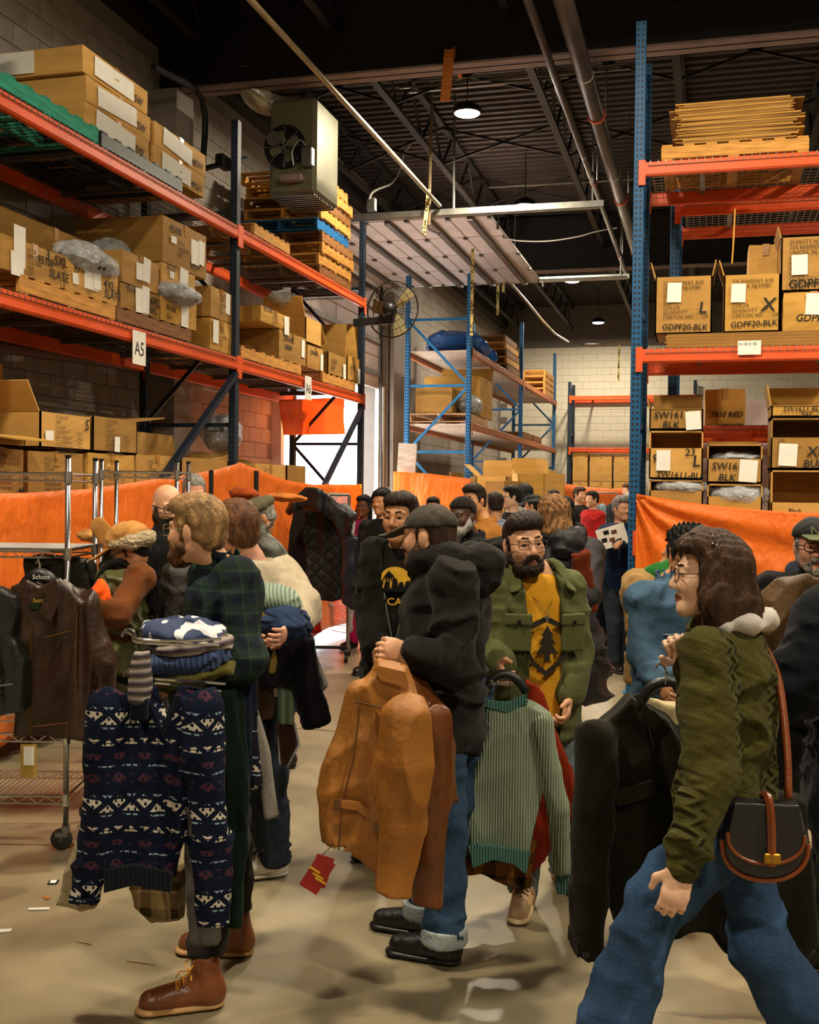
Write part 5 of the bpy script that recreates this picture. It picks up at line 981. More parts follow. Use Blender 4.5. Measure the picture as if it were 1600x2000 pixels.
for i, (x, z) in enumerate(((-.03, 1.3), (.0, 1.315), (-.06, 1.305), (.04, 1.3))): onchest(p7, [(x-.02, 1.275), (x+.02, 1.275), (x+.008, z+.02), (x-.008, z+.025)], 'figure_print', M_blk, .148)
mm = Matrix((-p7.R, ZU, p7.F)).transposed().to_euler(); text('ICA', .05, M_gold, p7.o, p7.F*.139+p7.R*.055+ZU*1.21, mm, 'lettering', sx=1.1, bold=.01)
for g in (1, -1): MB().tube([p7.R*.075*g+p7.F*.112+ZU*1.4, p7.R*.042*g+p7.F*.146+ZU*1.2, p7.F*.152+ZU*1.0], .004).go('zip', M_galv, p7.o)
# ---------------- man in dark hoodie and cap carrying leather jackets
p8 = Pn('man in faded black hoodie and olive cap holding suede jackets', 872, 4.2, 112, 1.735, ha=118, pitch=-.05, skin='fair', headpx=(838, 1048, 4.17), eyes=True, hands='L', curl=1.75, bulk=1.0, handn=(-FAC-ZU*.3),
        arms=dict(sL=(882, 1135, 4.0), eL=(893, 1300, 3.95), wL=(806, 1278, 3.86), eR=(850, 1300, 4.45), wR=(790, 1290, 4.3)), legs=dict(aL=(868, 1826, 4.1), kL=(868, 1580, 4.12), aR=(830, 1770, 4.35), kR=(880, 1570, 4.35), fL=V((-.93, .1, 0)).normalized(), fR=V((-.93, .1, 0)).normalized()))
p8.top('hoodie', M_hood, .78, infl=.02, w=.97, dp=1.1, sl=(.076, .062, .05), fold=.008, ff=16, cuff=1, res=.012)
S = p8.grid(.01); n_ = p8.nk; S.chain([n_+p8.F*.11-ZU*.02, n_+p8.F*.06-p8.R*.1+ZU*.03, n_-p8.F*.06-p8.R*.115+ZU*.035, n_-p8.F*.16+ZU*.02, n_-p8.F*.06+p8.R*.115+ZU*.03, n_+p8.F*.06+p8.R*.1+ZU*.02], [.036, .042, .05, .058, .05, .04], .05); S.ell(n_-p8.F*.14-ZU*.03, (.1, .06, .07), p8.HR, .06); S.folds(.006, 26, 8); S.cone(n_, n_+ZU*.2+p8.F*.02, .06, .1, .01, None, True); p8.part(S, 'hood', M_hood)
p8.pants(denim('denim_mid', '18334f'), (.108, .085, .078), ff=18, cut=.1); p8.shoes(M_shk, M_black, .3)
for sd in 'RL': a = p8.J['a'+sd]; S = SDF([a.x-.15, a.y-.15, a.z-.05], [a.x+.15, a.y+.15, a.z+.15], .008); S.cone(a-ZU*.0, a+ZU*.05, .088, .088, .01); S.F = np.maximum(np.maximum(S.F, a.z-.01-S.ax[2].reshape(1, 1, -1)), S.ax[2].reshape(1, 1, -1)-a.z-.055); p8.part(S, 'turned_cuff', denim('denim_inside', '9aa4a6'))
m_ = MB(); a = p8.at(895, 1432, 3.95)
p8.cap(mk('cap_olive', '37322a', .9, 0, .2, 12, .3, 120), bl=.075, z=.022); p8.hair('short', HAIR['brown'], -.004, 0, -.055, .001); p8.beard(HAIR['ginger'], 0, .002, side=-.02)
# ---------------- man in yellow tee and green overshirt
p9 = Pn('bearded man in yellow tree-print tee and olive overshirt', 1052, 4.72, -8, 1.68, ha=-16, pitch=-.02, roll=.1, skin='fair', headpx=(1023, 1062, 4.66), hands='RL', curl=1.5, bulk=.94, hs=1.05,
        arms=dict(sR=(980, 1150, 4.72), eR=(964, 1265, 4.72), wR=(975, 1303, 4.52), sL=(1110, 1150, 4.75), eL=(1128, 1272, 4.75), wL=(1112, 1362, 4.62)), legs=dict(aR=(1024, 1762, 4.66), kR=(1035, 1580, 4.7), aL=(1100, 1720, 4.95), kL=(1105, 1560, 4.85), fR=V((.02, -1, 0))))
p9.top('yellow_tee', cloth('tee_yellow', 'c98f24', .08), .80, end=.4, belly=.02, fold=.003, infl=.0)
p9.top('overshirt', cloth('olive_twill', '4f5230', .1), .74, infl=.02, sl=(.07, .058, .056), end=.93, fold=.006, ff=15, carve=wedge(p9, [(-.075, .06, .7), (-.08, .06, 1.0), (-.07, .075, 1.3), (-.06, .085, 1.42), (-.08, .085, 1.55)], .02), res=.011, sd=3, belly=.015)
MO = MATS['olive_twill']; Rm = rotm(p9.F)
for g, dx in ((1, .1), (-1, .1)):
    S = p9.grid(.007, list(p9.nk-V((.3, .3, .2))), list(p9.nk+V((.3, .3, .15)))); a = p9.nk+p9.R*.07*g+p9.F*.02+ZU*.02; b_ = p9.nk+p9.R*.125*g+p9.F*.115-ZU*.1; S.chain([p9.nk-p9.F*.06+p9.R*.03*g+ZU*.04, p9.nk+p9.R*.085*g+ZU*.03, p9.nk+p9.R*.12*g+p9.F*.1-ZU*.065], [.036, .042, .03], .02, ((p9.R*g*.5+p9.F*.35+ZU*.8).normalized(), .3)); p9.part(S, 'collar', MO)
    S = p9.grid(.006, list(p9.sh-V((.3, .3, .35))), list(p9.sh+V((.3, .3, .1)))); c = p9.R*.118*g+p9.F*.148+ZU*1.17; Rp = rotm((p9.F+p9.R*.35*g).normalized()); S.box(c, (.055, .007, .075), Rp, .004).box(c+ZU*.06+p9.F*.004, (.058, .01, .024), Rp, .004); pk = p9.part(S, 'pocket', MO); MB().lathe([(0, .004), (.008, .004), (.009, 0)], 10, c+ZU*.05+p9.F*.018, Rp@Matrix.Rotation(-PI/2, 3, 'X')).go('button', M_blk, pk)
d_ = (p9.J['wL']-p9.J['eL']).normalized(); S = p9.grid(.008, list(p9.J['wL']-V((.2, .2, .25))), list(p9.J['wL']+V((.2, .2, .25)))); S.cone(p9.J['wL']-d_*.1, p9.J['wL']-d_*.02, .062, .064, 0); p9.part(S, 'turned_cuff', MO)
OF = .157; tre = [(-.012, 1.06), (.012, 1.06), (.012, 1.09), (.045, 1.085), (.028, 1.125), (.04, 1.122), (.0, 1.2), (-.04, 1.122), (-.028, 1.125), (-.045, 1.085), (-.012, 1.09)]; M_prn = mk('dark_print', '231a0c', .85, 0, .1, 9, 0)
[onchest(p9, [(-x-.005, z) for x, z in q_], 'tree_print', M_prn, OF-.002, .9) for q_ in ([(-.012, 1.055), (.012, 1.055), (.012, 1.09), (-.012, 1.09)], [(-.047, 1.085), (.047, 1.085), (.0, 1.16)], [(-.037, 1.125), (.037, 1.125), (0, 1.185)], [(-.026, 1.16), (.026, 1.16), (0, 1.205)])]
shd = [(0, 1.245), (-.09, 1.2), (-.09, 1.1), (-.06, 1.04), (0, .99), (.06, 1.04), (.09, 1.1), (.09, 1.2)]
for i in range(8):
    (x0, z0), (x1, z1) = shd[i], shd[(i+1) % 8]; q = .8; cx, cz = 0, 1.12; onchest(p9, [(x0, z0), (x1, z1), (cx+(x1-cx)*q, cz+(z1-cz)*q), (cx+(x0-cx)*q, cz+(z0-cz)*q)], 'shield_print', M_prn, OF-.002, .9)
p9.pants(denim('denim_grey', '5d6a70'), (.1, .078, .066)); p9.shoes(leather('tan_sneaker', 'a98a62', .5, .12), mk('gum_sole', 'b39b75', .7), .29, M_shb)
p9.hair('short', HAIR['dkbrown'], -.0035, .014, -.04, .0018); p9.beard(HAIR['beard'], .0, .001, side=-.012); p9.brows(HAIR['dkbrown']); p9.glasses(mk('thin_rim', '3a2c22', .3, .6), .028, .015, .0016)
m_ = MB(); N = p9.nk; m_.tube([N+p9.R*.06+p9.F*.04+ZU*.0, N+p9.R*.045+p9.F*.1-ZU*.1, p9.F*.166+ZU*1.255, N-p9.R*.045+p9.F*.1-ZU*.1, N-p9.R*.06+p9.F*.04], .0015, 4); m_.box(p9.F*.168+ZU*1.235, (.003, .003, .018)).box(p9.F*.168+ZU*1.24, (.01, .003, .003)); m_.go('cross_necklace', M_chrome, p9.o)
w_ = p9.J['wR']; d_ = (w_-p9.J['eR']).normalized(); MB().tube([w_-d_*.03, w_-d_*.005], .034, 14).go('watch', M_galv, p9.o); MB().tube([w_-d_*.05, w_-d_*.035], .034, 14).go('bracelet', M_blk, p9.o)
w_ = p9.J['wL']; d_ = (w_-p9.J['eL']).normalized(); MB().tube([w_-d_*.004, w_+d_*.002], .031, 14).go('bracelet', mk('gold', 'b08a30', .3, .9), p9.o)
# ---------------- woman in the olive sweater walking left
p10 = Pn('woman in olive cable sweater and jeans striding left', 1425, 3.2, 100, 1.65, ha=93, skin='pale', headpx=(1385, 1124, 3.17), hands='LR', curl=dict(L=1.1, R=1.9), bulk=.96, res=.013,
         arms=dict(sL=(1385, 1275, 3.05), eL=(1390, 1500, 2.98), wL=(1335, 1690, 2.92), eR=(1400, 1400, 3.4), wR=(1345, 1300, 3.35)), legs=dict(kL=(1265, 1790, 3.1), aL=(1170, 2055, 3.08), kR=(1490, 1860, 3.25), aR=(1625, 2060, 3.3), hL=(1395, 1610, 3.12), hR=(1440, 1615, 3.3)))
M_osw = cable('olive_cable', '4a471b'); p10.top('sweater', M_osw, .80, infl=.012, sl=(.068, .06, .046), fold=.008, ff=12, cuff=1, flare=.012, dp=1.08)
S = p10.grid(.008, list(p10.nk-V((.25, .25, .15))), list(p10.nk+V((.25, .25, .15)))); n_ = p10.nk
S.chain([n_+p10.F*.08-ZU*.04, n_-p10.R*.1+p10.F*.03-ZU*.01, n_-p10.R*.105-p10.F*.04+ZU*.0, n_-p10.F*.105+ZU*.0, n_+p10.R*.1-p10.F*.04-ZU*.0, n_+p10.R*.09+p10.F*.02-ZU*.01], [.018, .03, .034, .034, .03, .026], .03, (ZU, .8)); S.folds(.005, 26, 6); p10.part(S, 'white_ruffle_collar', cloth('white_cotton', 'b9b3ac', .05))
p10.pants(denim('denim_flare', '1b3a5c'), (.105, .08, .1), flare=.115, ff=14, fold=.009, cut=.03); p10.shoes(M_shb, M_black)
p10.hair('long', HAIR['ginger' if 0 else 'brown'], .006, .006, -.15, .003); p10.brows(HAIR['brown']); p10.glasses(mk('thin_rim', '3a2c22', .3, .6), .026, .02, .0015)
H = p10.H; S = p10.grid(.006, [v-.17 for v in p10.hc], [v+.2 for v in p10.hc])
for i in range(7): a = -.9+i*.3; S.ell(H(.05*math.sin(a*1.5), .075-.012*i, .075+.02*math.cos(a)+.006*i), (.022, .02, .02), None, .012)
S.folds(.004, 90, 2); p10.part(S, 'hair_curls', HAIR['brown']); S = p10.grid(.005, [v-.17 for v in p10.hc], [v+.2 for v in p10.hc]); S.chain([H(-.03, .01, .125), H(-.075, .0, .09), H(-.085, -.02, .06)], [.012]*3, .01); p10.part(S, 'hair_clip', mk('tortoise', '1a0d06', .2, spec=.8))
# ---------------- man with dark ball cap at the right edge
p11 = Pn('man in dark ball cap and denim collar at the right edge', 1592, 4.75, 3, 1.69, ha=8, skin='pink', headpx=(1590, 1068, 4.7), arms=dict(eR=(1520, 1230, 4.7), wR=(1560, 1290, 4.5)), bulk=1.05); p11.top('black_jacket', M_blk, .8, infl=.02, collar=.03, sl=(.085, .07, .055)); p11.pants(M_blk); p11.shoes(M_shk, M_black); p11.hair('short', HAIR['grey'], -.002, 0, -.05); p11.cap(mk('cap_black', '14150f', .85), mk('cap_green', '4a5230', .8), z=.03, bl=.07, tilt=.0); p11.glasses(M_black, .027, .019, .0022); p11.brows(HAIR['grey']); p11.beard(HAIR['grey'], 0, -.006)
o = text('NY', .055, mk('cap_thread', '6b7050', .7), p11.o, p11.H(.038, .1, .055), (p11.HR@Matrix(((-1, 0, 0), (0, 0, 1), (0, 1, 0)))).to_euler(), 'emblem', bold=.01)
S = p11.grid(.009, list(p11.nk-V((.25, .25, .15))), list(p11.nk+V((.25, .25, .15))))
for g in (1, -1): S.chain([p11.nk-p11.F*.07, p11.nk+p11.R*.08*g+ZU*.01, p11.nk+p11.R*.07*g+p11.F*.12-ZU*.1], [.035, .04, .03], .02, (p11.R*g*.5+p11.F*.6+ZU*.5, .5))
p11.part(S, 'denim_collar', M_dnk)
p11b = Pn('person in long dark navy coat cropped by the right edge', 1685, 3.9, 105, 1.74, skin='fair', eyes=False, arms=dict(sL=(1625, 1200, 3.75), eL=(1570, 1320, 3.7), wL=(1515, 1380, 3.68))); p11b.top('navy_coat', cloth('navy_wool', '070a0f'), .55, infl=.045, sl=(.09, .085, .07), fold=.01, flare=.05, collar=.05); p11b.pants(M_blk); p11b.shoes(M_shk, M_black); p11b.hair('short', HAIR['black'])
# ---------------- two people behind the woman
p12 = Pn('person in blue denim jacket with their back turned', 1312, 5.1, 148, 1.60, ha=150, skin='tan', eyes=False, arms=dict(eL=(1258, 1275, 5.0), wL=(1290, 1330, 4.8), eR=(1350, 1270, 5.2)), headpx=(1345, 1085, 5.1)); p12.top('denim_jacket', denim('denim_jkt', '2f4b61'), .84, infl=.02, collar=.015, sl=(.078, .064, .052), fold=.008); p12.pants(M_dnm); p12.shoes(M_shb, M_black); p12.hair('short', HAIR['black'], .015, .02, -.09, .008)
m_ = MB()
for g in (-1, 0, 1): m_.tube([p12.R*.1*g-p12.F*(.148-abs(g)*.02)+ZU*1.12, p12.R*.07*g-p12.F*(.147-abs(g)*.012)+ZU*.85], .004, 4)
m_.tube([p12.R*.165*math.sin(t)-p12.F*.15*math.cos(t)+ZU*1.125 for t in [i*.25 for i in range(-5, 6)]], .004, 4); m_.go('stitching', denim('denim_seam', '7d93a0'), p12.o)
p13 = Pn('person in beige jacket with green collar beside the tarp', 1286, 6.15, 140, 1.56, skin='tan', eyes=False, arms=dict(eL=(1262, 1240, 6.1), wL=(1262, 1290, 6.0)), headpx=(1325, 1090, 6.15)); p13.top('beige_jacket', cloth('beige_canvas', '8d7044'), .8, infl=.03, fold=.008, sl=(.085, .07, .055)); p13.pants(cloth('khaki', '7d5f3a')); p13.shoes(M_shb, M_black); p13.hair('short', HAIR['black'])
S = p13.grid(.012); n_ = p13.nk; S.ell(n_-p13.F*.1-ZU*.05, (.14, .09, .1), p13.HR, .03).chain([n_-p13.R*.1-ZU*.02, n_-p13.F*.1+ZU*.02, n_+p13.R*.1-ZU*.02], [.05, .055, .05], .04); S.folds(.006, 24, 2); p13.part(S, 'green_hood', cloth('green_fleece', '1d5a22'))
# ---------------- mid distance
p15 = Pn('grey bearded man in black jacket and head wrap', 925, 7.3, 35, 1.71, ha=38, skin='dark', headpx=(902, 1010, 7.25), arms=dict(eR=(890, 1100, 7.2), wR=(915, 1115, 7.0), eL=(985, 1090, 7.3), wL=(945, 1112, 7.0)), hands='L', fine=.007, bulk=1.15, hs=1.05); p15.top('black_jacket', M_blk, .8, infl=.03, collar=.04, fold=.008, sl=(.09, .075, .06)); p15.pants(M_dnm); p15.shoes(M_shk, M_black); p15.beard(HAIR['grey'], .06, .012); p15.brows(HAIR['grey'])
S = p15.grid(.008, [v-.25 for v in p15.hc], [v+.25 for v in p15.hc]); S.ell(p15.H(0, -.012, .05), (.086, .106, .088), p15.HR, .01); S.box(p15.H(0, .1, -.03), (.2, .1, .09), p15.HR, .01, .01, True); S.box(p15.H(0, 0, -.13), (.2, .2, .1), p15.HR, .01, .01, True); S.chain([p15.H(.03, -.1, .0), p15.H(.03, -.12, -.1)], [.035, .02], .02); p15.part(S, 'head_wrap', cloth('wrap_brown', '1c1612'))
p16 = Pn('dark haired man in tan brown jacket behind the bearded man', 950, 8.5, -70, 1.79, ha=40, skin='tan', headpx=(925, 978, 8.5), eyes=False, res=.02, fine=.01, bulk=1.1); p16.top('tan_jacket', cloth('tan_duck', '8a5a22'), .82, infl=.03, collar=.05); p16.pants(M_dnl); p16.shoes(M_shb, M_black); p16.hair('short', HAIR['dkbrown'], .003, .01); p16.brows(HAIR['black'])
p17 = Pn('long haired person in hooded black coat seen from behind', 1095, 7.0, 172, 1.73, skin='fair', eyes=False, res=.018, bulk=1.15, headpx=(1082, 1008, 7.0), arms=dict(eR=(1150, 1100, 6.9), wR=(1145, 1160, 6.7))); p17.top('coat', mk('black_shell', '100e13', .66, 0, .3, 6, .3, 20), .45, infl=.035, flare=.05, sl=(.09, .08, .065), fold=.012, ff=13); p17.pants(M_blk); p17.shoes(M_shk, M_black); p17.hair('long', HAIR['gold'], .01, .01, -.16, .006)
S = p17.grid(.014); n_ = p17.nk; S.chain([n_+p17.R*.12+ZU*.02, n_-p17.F*.12-ZU*.02, n_-p17.R*.12+ZU*.02], [.06, .085, .06], .06); S.folds(.01, 22, 3); p17.part(S, 'hood', MATS['black_shell'])
# ---------------- far crowd
def far(lab, px, zc, a, h, top, pant, hairm='black', kind='short', skin='fair', hem=.82, ytop=None, **k):
    if ytop is not None: h = D(px, ytop, zc).z
    q = Pn(lab, px, zc, a, h, skin=skin, res=.024, fine=.012, eyes=False, lips=False, grp=None, **k); q.top('top', top, hem, infl=.02, res=.022, fold=.006); q.pants(pant, res=.024); S = None
    q.shoes(M_shk, M_black)
    if hairm: q.hair(kind, HAIR[hairm], .004, .006, -.13 if kind == 'long' else -.06)
    return q
M_pink = cloth('magenta', '8e2350'); q = far('woman with long braids in pink top and magenta trousers', 712, 12.3, 25, 1.7, M_pink, cloth('magenta_trouser', 'b01850'), 'black', None, 'brown', ytop=968)
q.glasses(M_black); m_ = MB()
for i in range(9): x = -.08+.02*i; m_.tube([q.H(x*.9, -.04, .1), q.H(x*1.2, -.05 if abs(x) < .06 else .0, -.05), q.H(x*1.4, -.02 if abs(x) < .06 else .05, -.3)], .014, 5)
m_.go('braids', HAIR['black'], q.o, sm=True); q.hair('short', HAIR['black'])
q = far('person in black hood and blue jeans beside the braided woman', 747, 10.6, 30, 1.74, M_blk, M_dnm, 'black', 'short', 'tan', ytop=957); S = q.grid(.014, [v-.25 for v in q.hc], [v+.25 for v in q.hc]); S.ell(q.H(0, -.02, .02), (.11, .12, .13), q.HR, .03); S.box(q.H(0, .12, -.02), (.07, .1, .09), q.HR, .03, .02, True); q.part(S, 'hood', M_blk)
far('person in pale blue plaid shirt seen from behind', 968, 11.2, 178, 1.74, plaid('pale_plaid', '8f9cb8', '7f8cab', 'c0c6d4', .12), M_dnl, 'dkbrown', ytop=963, bulk=1.1)
q = far('young man in black shirt and glasses facing left', 1002, 12.2, 80, 1.74, M_char, M_dnk, 'black', 'short', 'pale', ytop=950); q.glasses(M_black)
far('dark haired woman in grey top deep in the crowd', 1026, 14.5, 170, 1.7, cloth('grey_top', '84857f'), M_blk, 'black', 'long', ytop=946)
q = far('person in grey cap and white top in the crowd', 1045, 12.9, 120, 1.68, cloth('white_top', 'b9b2ae'), M_dnm, 'black', ytop=968); q.cap(cloth('grey_cap', '4b5258'), bl=.06)
q = far('person in pale cap deep in the crowd', 1082, 15.5, 30, 1.68, M_char, M_dnk, 'dkbrown', ytop=958); q.cap(cloth('pale_cap', 'a9a69c'), bl=.06)
far('black haired woman in dark jacket left of the far clothes rail', 1105, 11.8, 160, 1.66, M_char, M_dnk, 'black', 'long', ytop=971)
q = far('grey haired man in navy tee holding a printed sheet', 1212, 11.0, -25, 1.72, cloth('navy_tee', '182a44'), M_dnk, 'grey', ytop=970, arms=dict(eR=(1185, 1042, 10.9), wR=(1200, 1062, 10.6), eL=(1238, 1045, 10.9), wL=(1215, 1058, 10.6)))
q = far('shopper in brown plaid shirt carrying a navy jacket', 1238, 12.1, 60, 1.78, plaid('brown_plaid', '5a4436', '33281f', '8d7a68', .12), cloth('taupe', '5f5046'), 'white', 'short', 'pink', hem=.7, bulk=1.1, arms=dict(eR=(1200, 1075, 12.1), wR=(1195, 1085, 11.8)))
far('person in red jacket far behind the clothes rail', 1158, 17, 60, 1.7, cloth('red_jacket', '9a1f1a'), M_dnk, 'dkbrown', ytop=960)
far('person in dark top at the back of the crowd, below the back wall cartons', 1130, 18, -40, 1.72, M_char, M_blk, 'brown', 'short', ytop=952); far('man at the back of the crowd beside the blue post', 1228, 19, 70, 1.75, M_dnk, M_blk, 'ginger', ytop=945)
far('small figure in blue cap behind the cap wearing man', 846, 13, 10, 1.6, M_blk, M_blk, 'black', ytop=972, skin='tan')
# ================================================================ hanging and carried garments
def drape(name, lab, cat, zc, polys, mat, fold=.01, ff=16, res=.009, amp=.012, vf=32, rz=0, tubes=(), grp=None, sd=0, par=None, st=(1, 1, .45), mats=None):
    """pixel outlines laid in an upright plane at depth zc, each with its own half thickness and offset"""
    pts = [q for p in polys for q in p[0]]+[q for t in tubes for q in t[0]]; cx = sum(q[0] for q in pts)/len(pts); y1 = max(q[1] for q in pts); k = zc/FPX
    o_ = D(cx, y1, zc); L = lambda q: ((q[0]-cx)*k, (y1-q[1])*k); A = [L(q) for q in pts]
    S = SDF((min(a[0] for a in A)-.08, -.22, min(a[1] for a in A)-.06), (max(a[0] for a in A)+.08, .22, max(a[1] for a in A)+.06), res); r = random.Random(sd+len(lab)); p0, p1_ = r.uniform(0, 6), r.uniform(0, 6)
    for p in polys: S.poly([L(q) for q in p[0]], p[1], p[2], min(.015, p[2]*.9), .012, fn=lambda X, Z: amp*(np.sin(vf*X+1.5*np.sin(4*Z+p0)+p0)*.7+np.sin(vf*.55*X+3*Z+p1_)*.6))
    for t, y, rs in tubes: S.chain([(L(q)[0], y, L(q)[1]) for q in t], rs, .007)
    S.folds(fold, ff, sd+3, st)
    for t, y, rs in tubes:                                            # square off sleeve ends and hollow them
        a, b = L(t[-2]), L(t[-1]); d = V((b[0]-a[0], 0, b[1]-a[1])).normalized(); e = V((b[0], y, b[1])); R_ = Matrix((V((0, 1, 0)).cross(d), V((0, 1, 0)), d)).transposed(); q = rs[-1]+.02
        S.box(e+d*.06, (q, q, .06), R_, .004, .004, True); S.cone(e-d*.03, e+d*.05, rs[-1]*.72, rs[-1]*.72, .004, None, True)
    o = S.go(name, mat, par)
    o.location = o_; o.rotation_euler = (0, 0, TH+rz)
    if lab: tag(o, lab, cat, grp)
    o['_c'] = 0; del o['_c']; o_.freeze() if 0 else None; return o, (lambda px, py, y=0: V(((px-cx)*k, y, (y1-py)*k)))
def bits(o, L, name, mat, lines, r=.004, y=-.04):                      # seams, zips, edges on a garment
    m_ = MB()
    for ln in lines: m_.tube([L(*q[:2], q[2] if len(q) > 2 else y) for q in ln], r, 5)
    return m_.go(name, mat, o)
def patch(o, L, name, mat, pts, y, th=.004):
    m_ = MB(); q = [L(px, py) for px, py in pts]; m_.prism([(v.x, v.z) for v in q], y-th, y); return m_.go(name, mat, o)
# ---- pile carried by the plaid shirt man
M_fi = fairisle('fair_isle'); o, L = drape('fair_isle_sweater', 'navy fair isle sweater hanging from the pile, nearest the camera', 'sweater', 3.42, [([(222, 1358), (262, 1346), (286, 1350), (318, 1420), (346, 1352), (396, 1362), (400, 1460), (372, 1560), (352, 1640), (342, 1716), (270, 1700), (210, 1716), (206, 1560), (214, 1440)], .01, .035)], M_fi, .011, 15, amp=.016, vf=26, tubes=[([(216, 1378), (196, 1560), (178, 1690), (172, 1762)], -.015, [.052, .05, .042, .04]), ([(398, 1380), (406, 1540), (420, 1690), (424, 1795)], -.02, [.056, .056, .05, .042])])
bits(o, L, 'neck_rib', cloth('deep_navy', '0c1220'), [[(284, 1350), (300, 1388), (318, 1426), (334, 1388), (348, 1352)]], .012, -.03); patch(o, L, 'hem_rib', rib('navy_rib', '0a0f1a', '121a2b', 70, 0), [(212, 1690), (270, 1678), (342, 1692), (340, 1730), (270, 1716), (212, 1732)], -.022, .035)
drape('paisley_shirt', 'navy shirt with white swirl print on top of the pile', 'shirt', 3.62, [([(268, 1262), (300, 1228), (345, 1206), (395, 1212), (432, 1242), (434, 1262), (360, 1252), (300, 1268)], 0, .13)], None, .008, 20) if 0 else None
def slab(name, lab, cat, c, r, mat, rz=0, fold=.008, tilt=0):
    S = SDF([-x-.06 for x in r], [x+.06 for x in r], .008); S.ell((0, 0, 0), r, None, 0); S.folds(fold, 22, int(c[0])); o = S.go(name, mat, None, D(*c)); o.rotation_euler = (0, tilt, TH+rz); return tag(o, lab, cat)
t = NT('swirl_print'); n_ = t.node('ShaderNodeTexVoronoi', feature='DISTANCE_TO_EDGE'); n_.inputs['Scale'].default_value = 14; t.l.new(t.noise(5, 2), n_.inputs['Vector']) if 0 else t.l.new(t.co, n_.inputs['Vector']); c = t.mix(t.math('GREATER_THAN', t.noise(15, 1), .56), lin('1d2c4e'), lin('b9bcc0')); M_sw = t.fin(c, .85)
slab('swirl_shirt', 'navy shirt with white swirl print on top of the pile', 'shirt', (358, 1236, 3.62), (.135, .15, .045), M_sw, tilt=.12)
M_str = rib('stripe_knit', '9a8f86', '3d3442', 36, 2); slab('striped_knit', 'grey and plum striped knit second in the pile', 'sweater', (372, 1262, 3.6), (.13, .15, .04), M_str, tilt=-.1)
slab('blue_knit', 'slate blue knit in the middle of the pile', 'sweater', (362, 1288, 3.6), (.14, .15, .04), rib('slate_rib', '2b3c5e', '3d5076', 60, 0), tilt=-.14); slab('olive_knit', 'olive knit lowest in the pile', 'sweater', (372, 1318, 3.6), (.135, .14, .035), cloth('olive_knit', '4e4a1e'), tilt=-.2)
drape('striped_sleeve_knit', 'striped knit hanging between the hangers and sweater', 'sweater', 3.36, [([(268, 1272), (292, 1268), (296, 1340), (288, 1372), (254, 1368), (256, 1330)], 0, .03)], M_str, .006, 20)
drape('navy_garment', 'dark navy collar folded over the fair isle sweater', 'sweater', 3.34, [([(256, 1362), (290, 1362), (288, 1408), (254, 1408)], 0, .02)], cloth('deep_navy', '0c1220'), .004)
drape('cream_cardigan', 'cream cable cardigan hanging behind the fair isle sweater', 'cardigan', 3.62, [([(190, 1470), (205, 1470), (200, 1700), (186, 1772), (112, 1765), (150, 1650), (170, 1560)], 0, .03)], cable('cream_cable', 'a59676'), .008)
drape('grey_knit', 'grey knit sleeve trailing below the fair isle sweater', 'sweater', 3.58, [([(352, 1560), (400, 1560), (424, 1700), (430, 1838), (378, 1836), (366, 1700)], 0, .03)], cloth('grey_marl', '514d49', .3, .6), .008)
drape('plaid_shirt_tail', 'tan and brown plaid shirt tail under the fair isle sweater', 'shirt', 3.64, [([(262, 1690), (360, 1690), (356, 1790), (300, 1792), (262, 1770)], 0, .035)], plaid('tan_plaid', '8d7750', '3d2a1a', 'b29c72', .09), .01)
drape('green_cardigan', 'dark green long cardigan hanging at his side', 'cardigan', 3.7, [([(388, 1350), (455, 1345), (480, 1560), (470, 1788), (436, 1790), (420, 1600), (400, 1480)], 0, .05)], cloth('bottle_green', '0d1c14'), .012)
drape('navy_cardigan', 'long navy cardigan with patterned edge behind the green one', 'cardigan', 3.82, [([(440, 1340), (486, 1330), (492, 1480), (478, 1602), (448, 1598)], 0, .05)], cloth('navy_knit', '141c2c'), .012)
drape('patterned_scarf', 'narrow dark scarf with pale zigzag pattern', 'scarf', 3.86, [([(474, 1330), (494, 1330), (512, 1535), (490, 1545)], 0, .025)], fairisle('zigzag', '1a1a24'), .004)
drape('grey_scarf', 'long pale grey wool scarf hanging behind the plaid shirt man', 'scarf', 3.92, [([(462, 1320), (482, 1318), (530, 1470), (546, 1592), (518, 1598), (498, 1480)], 0, .02)], cloth('grey_wool', '8a857c', .2, .7), .004)
m_ = MB()
for i, (x, y) in enumerate(((262, 1246), (258, 1252), (270, 1322), (262, 1330))):
    p = D(x-20, y, 3.42); q = D(x+70, y+6, 3.42); r_ = D(x+170, y+2+6*i, 3.5); hg = tag(MB().tube([p+V((0, 0, .015)), p+V((.012, 0, .03)), p+V((.035, 0, .02)), p+V((.05, 0, .0)), q, r_], .0045, 6).go('wire_hanger', M_chrome), 'silver wire hanger hook at the pile, %s' % ('uppermost', 'second from the top', 'third from the top', 'lowest')[i], 'hanger', 'hangers in the pile')
# ---- clothes over the arm of the cream tee man
M_mint = rib('mint_rib', '9fae9c', '6f8474', 60, 0, .5); slab('mint_knit', 'pale mint ribbed knit over the cream tee arm', 'sweater', (535, 1172, 4.72), (.125, .12, .07), M_mint, tilt=.2)
slab('blue_cable_knit', 'blue cable knit below the mint knit', 'sweater', (552, 1222, 4.66), (.115, .13, .085), cable('blue_cable', '27395a'), tilt=.1)
drape('olive_shirt', 'olive shirt hanging under the blue cable knit', 'shirt', 4.62, [([(504, 1195), (525, 1200), (542, 1290), (536, 1308), (504, 1312)], 0, .04)], cloth('olive_drab', '5c4a1e'), .01)
drape('black_knit', 'black knit with sleeve hanging over his arm', 'sweater', 4.64, [([(505, 1260), (605, 1250), (612, 1310), (640, 1398), (602, 1412), (578, 1330), (505, 1340)], 0, .05)], cloth('black_knit', '0e0d12'), .014)
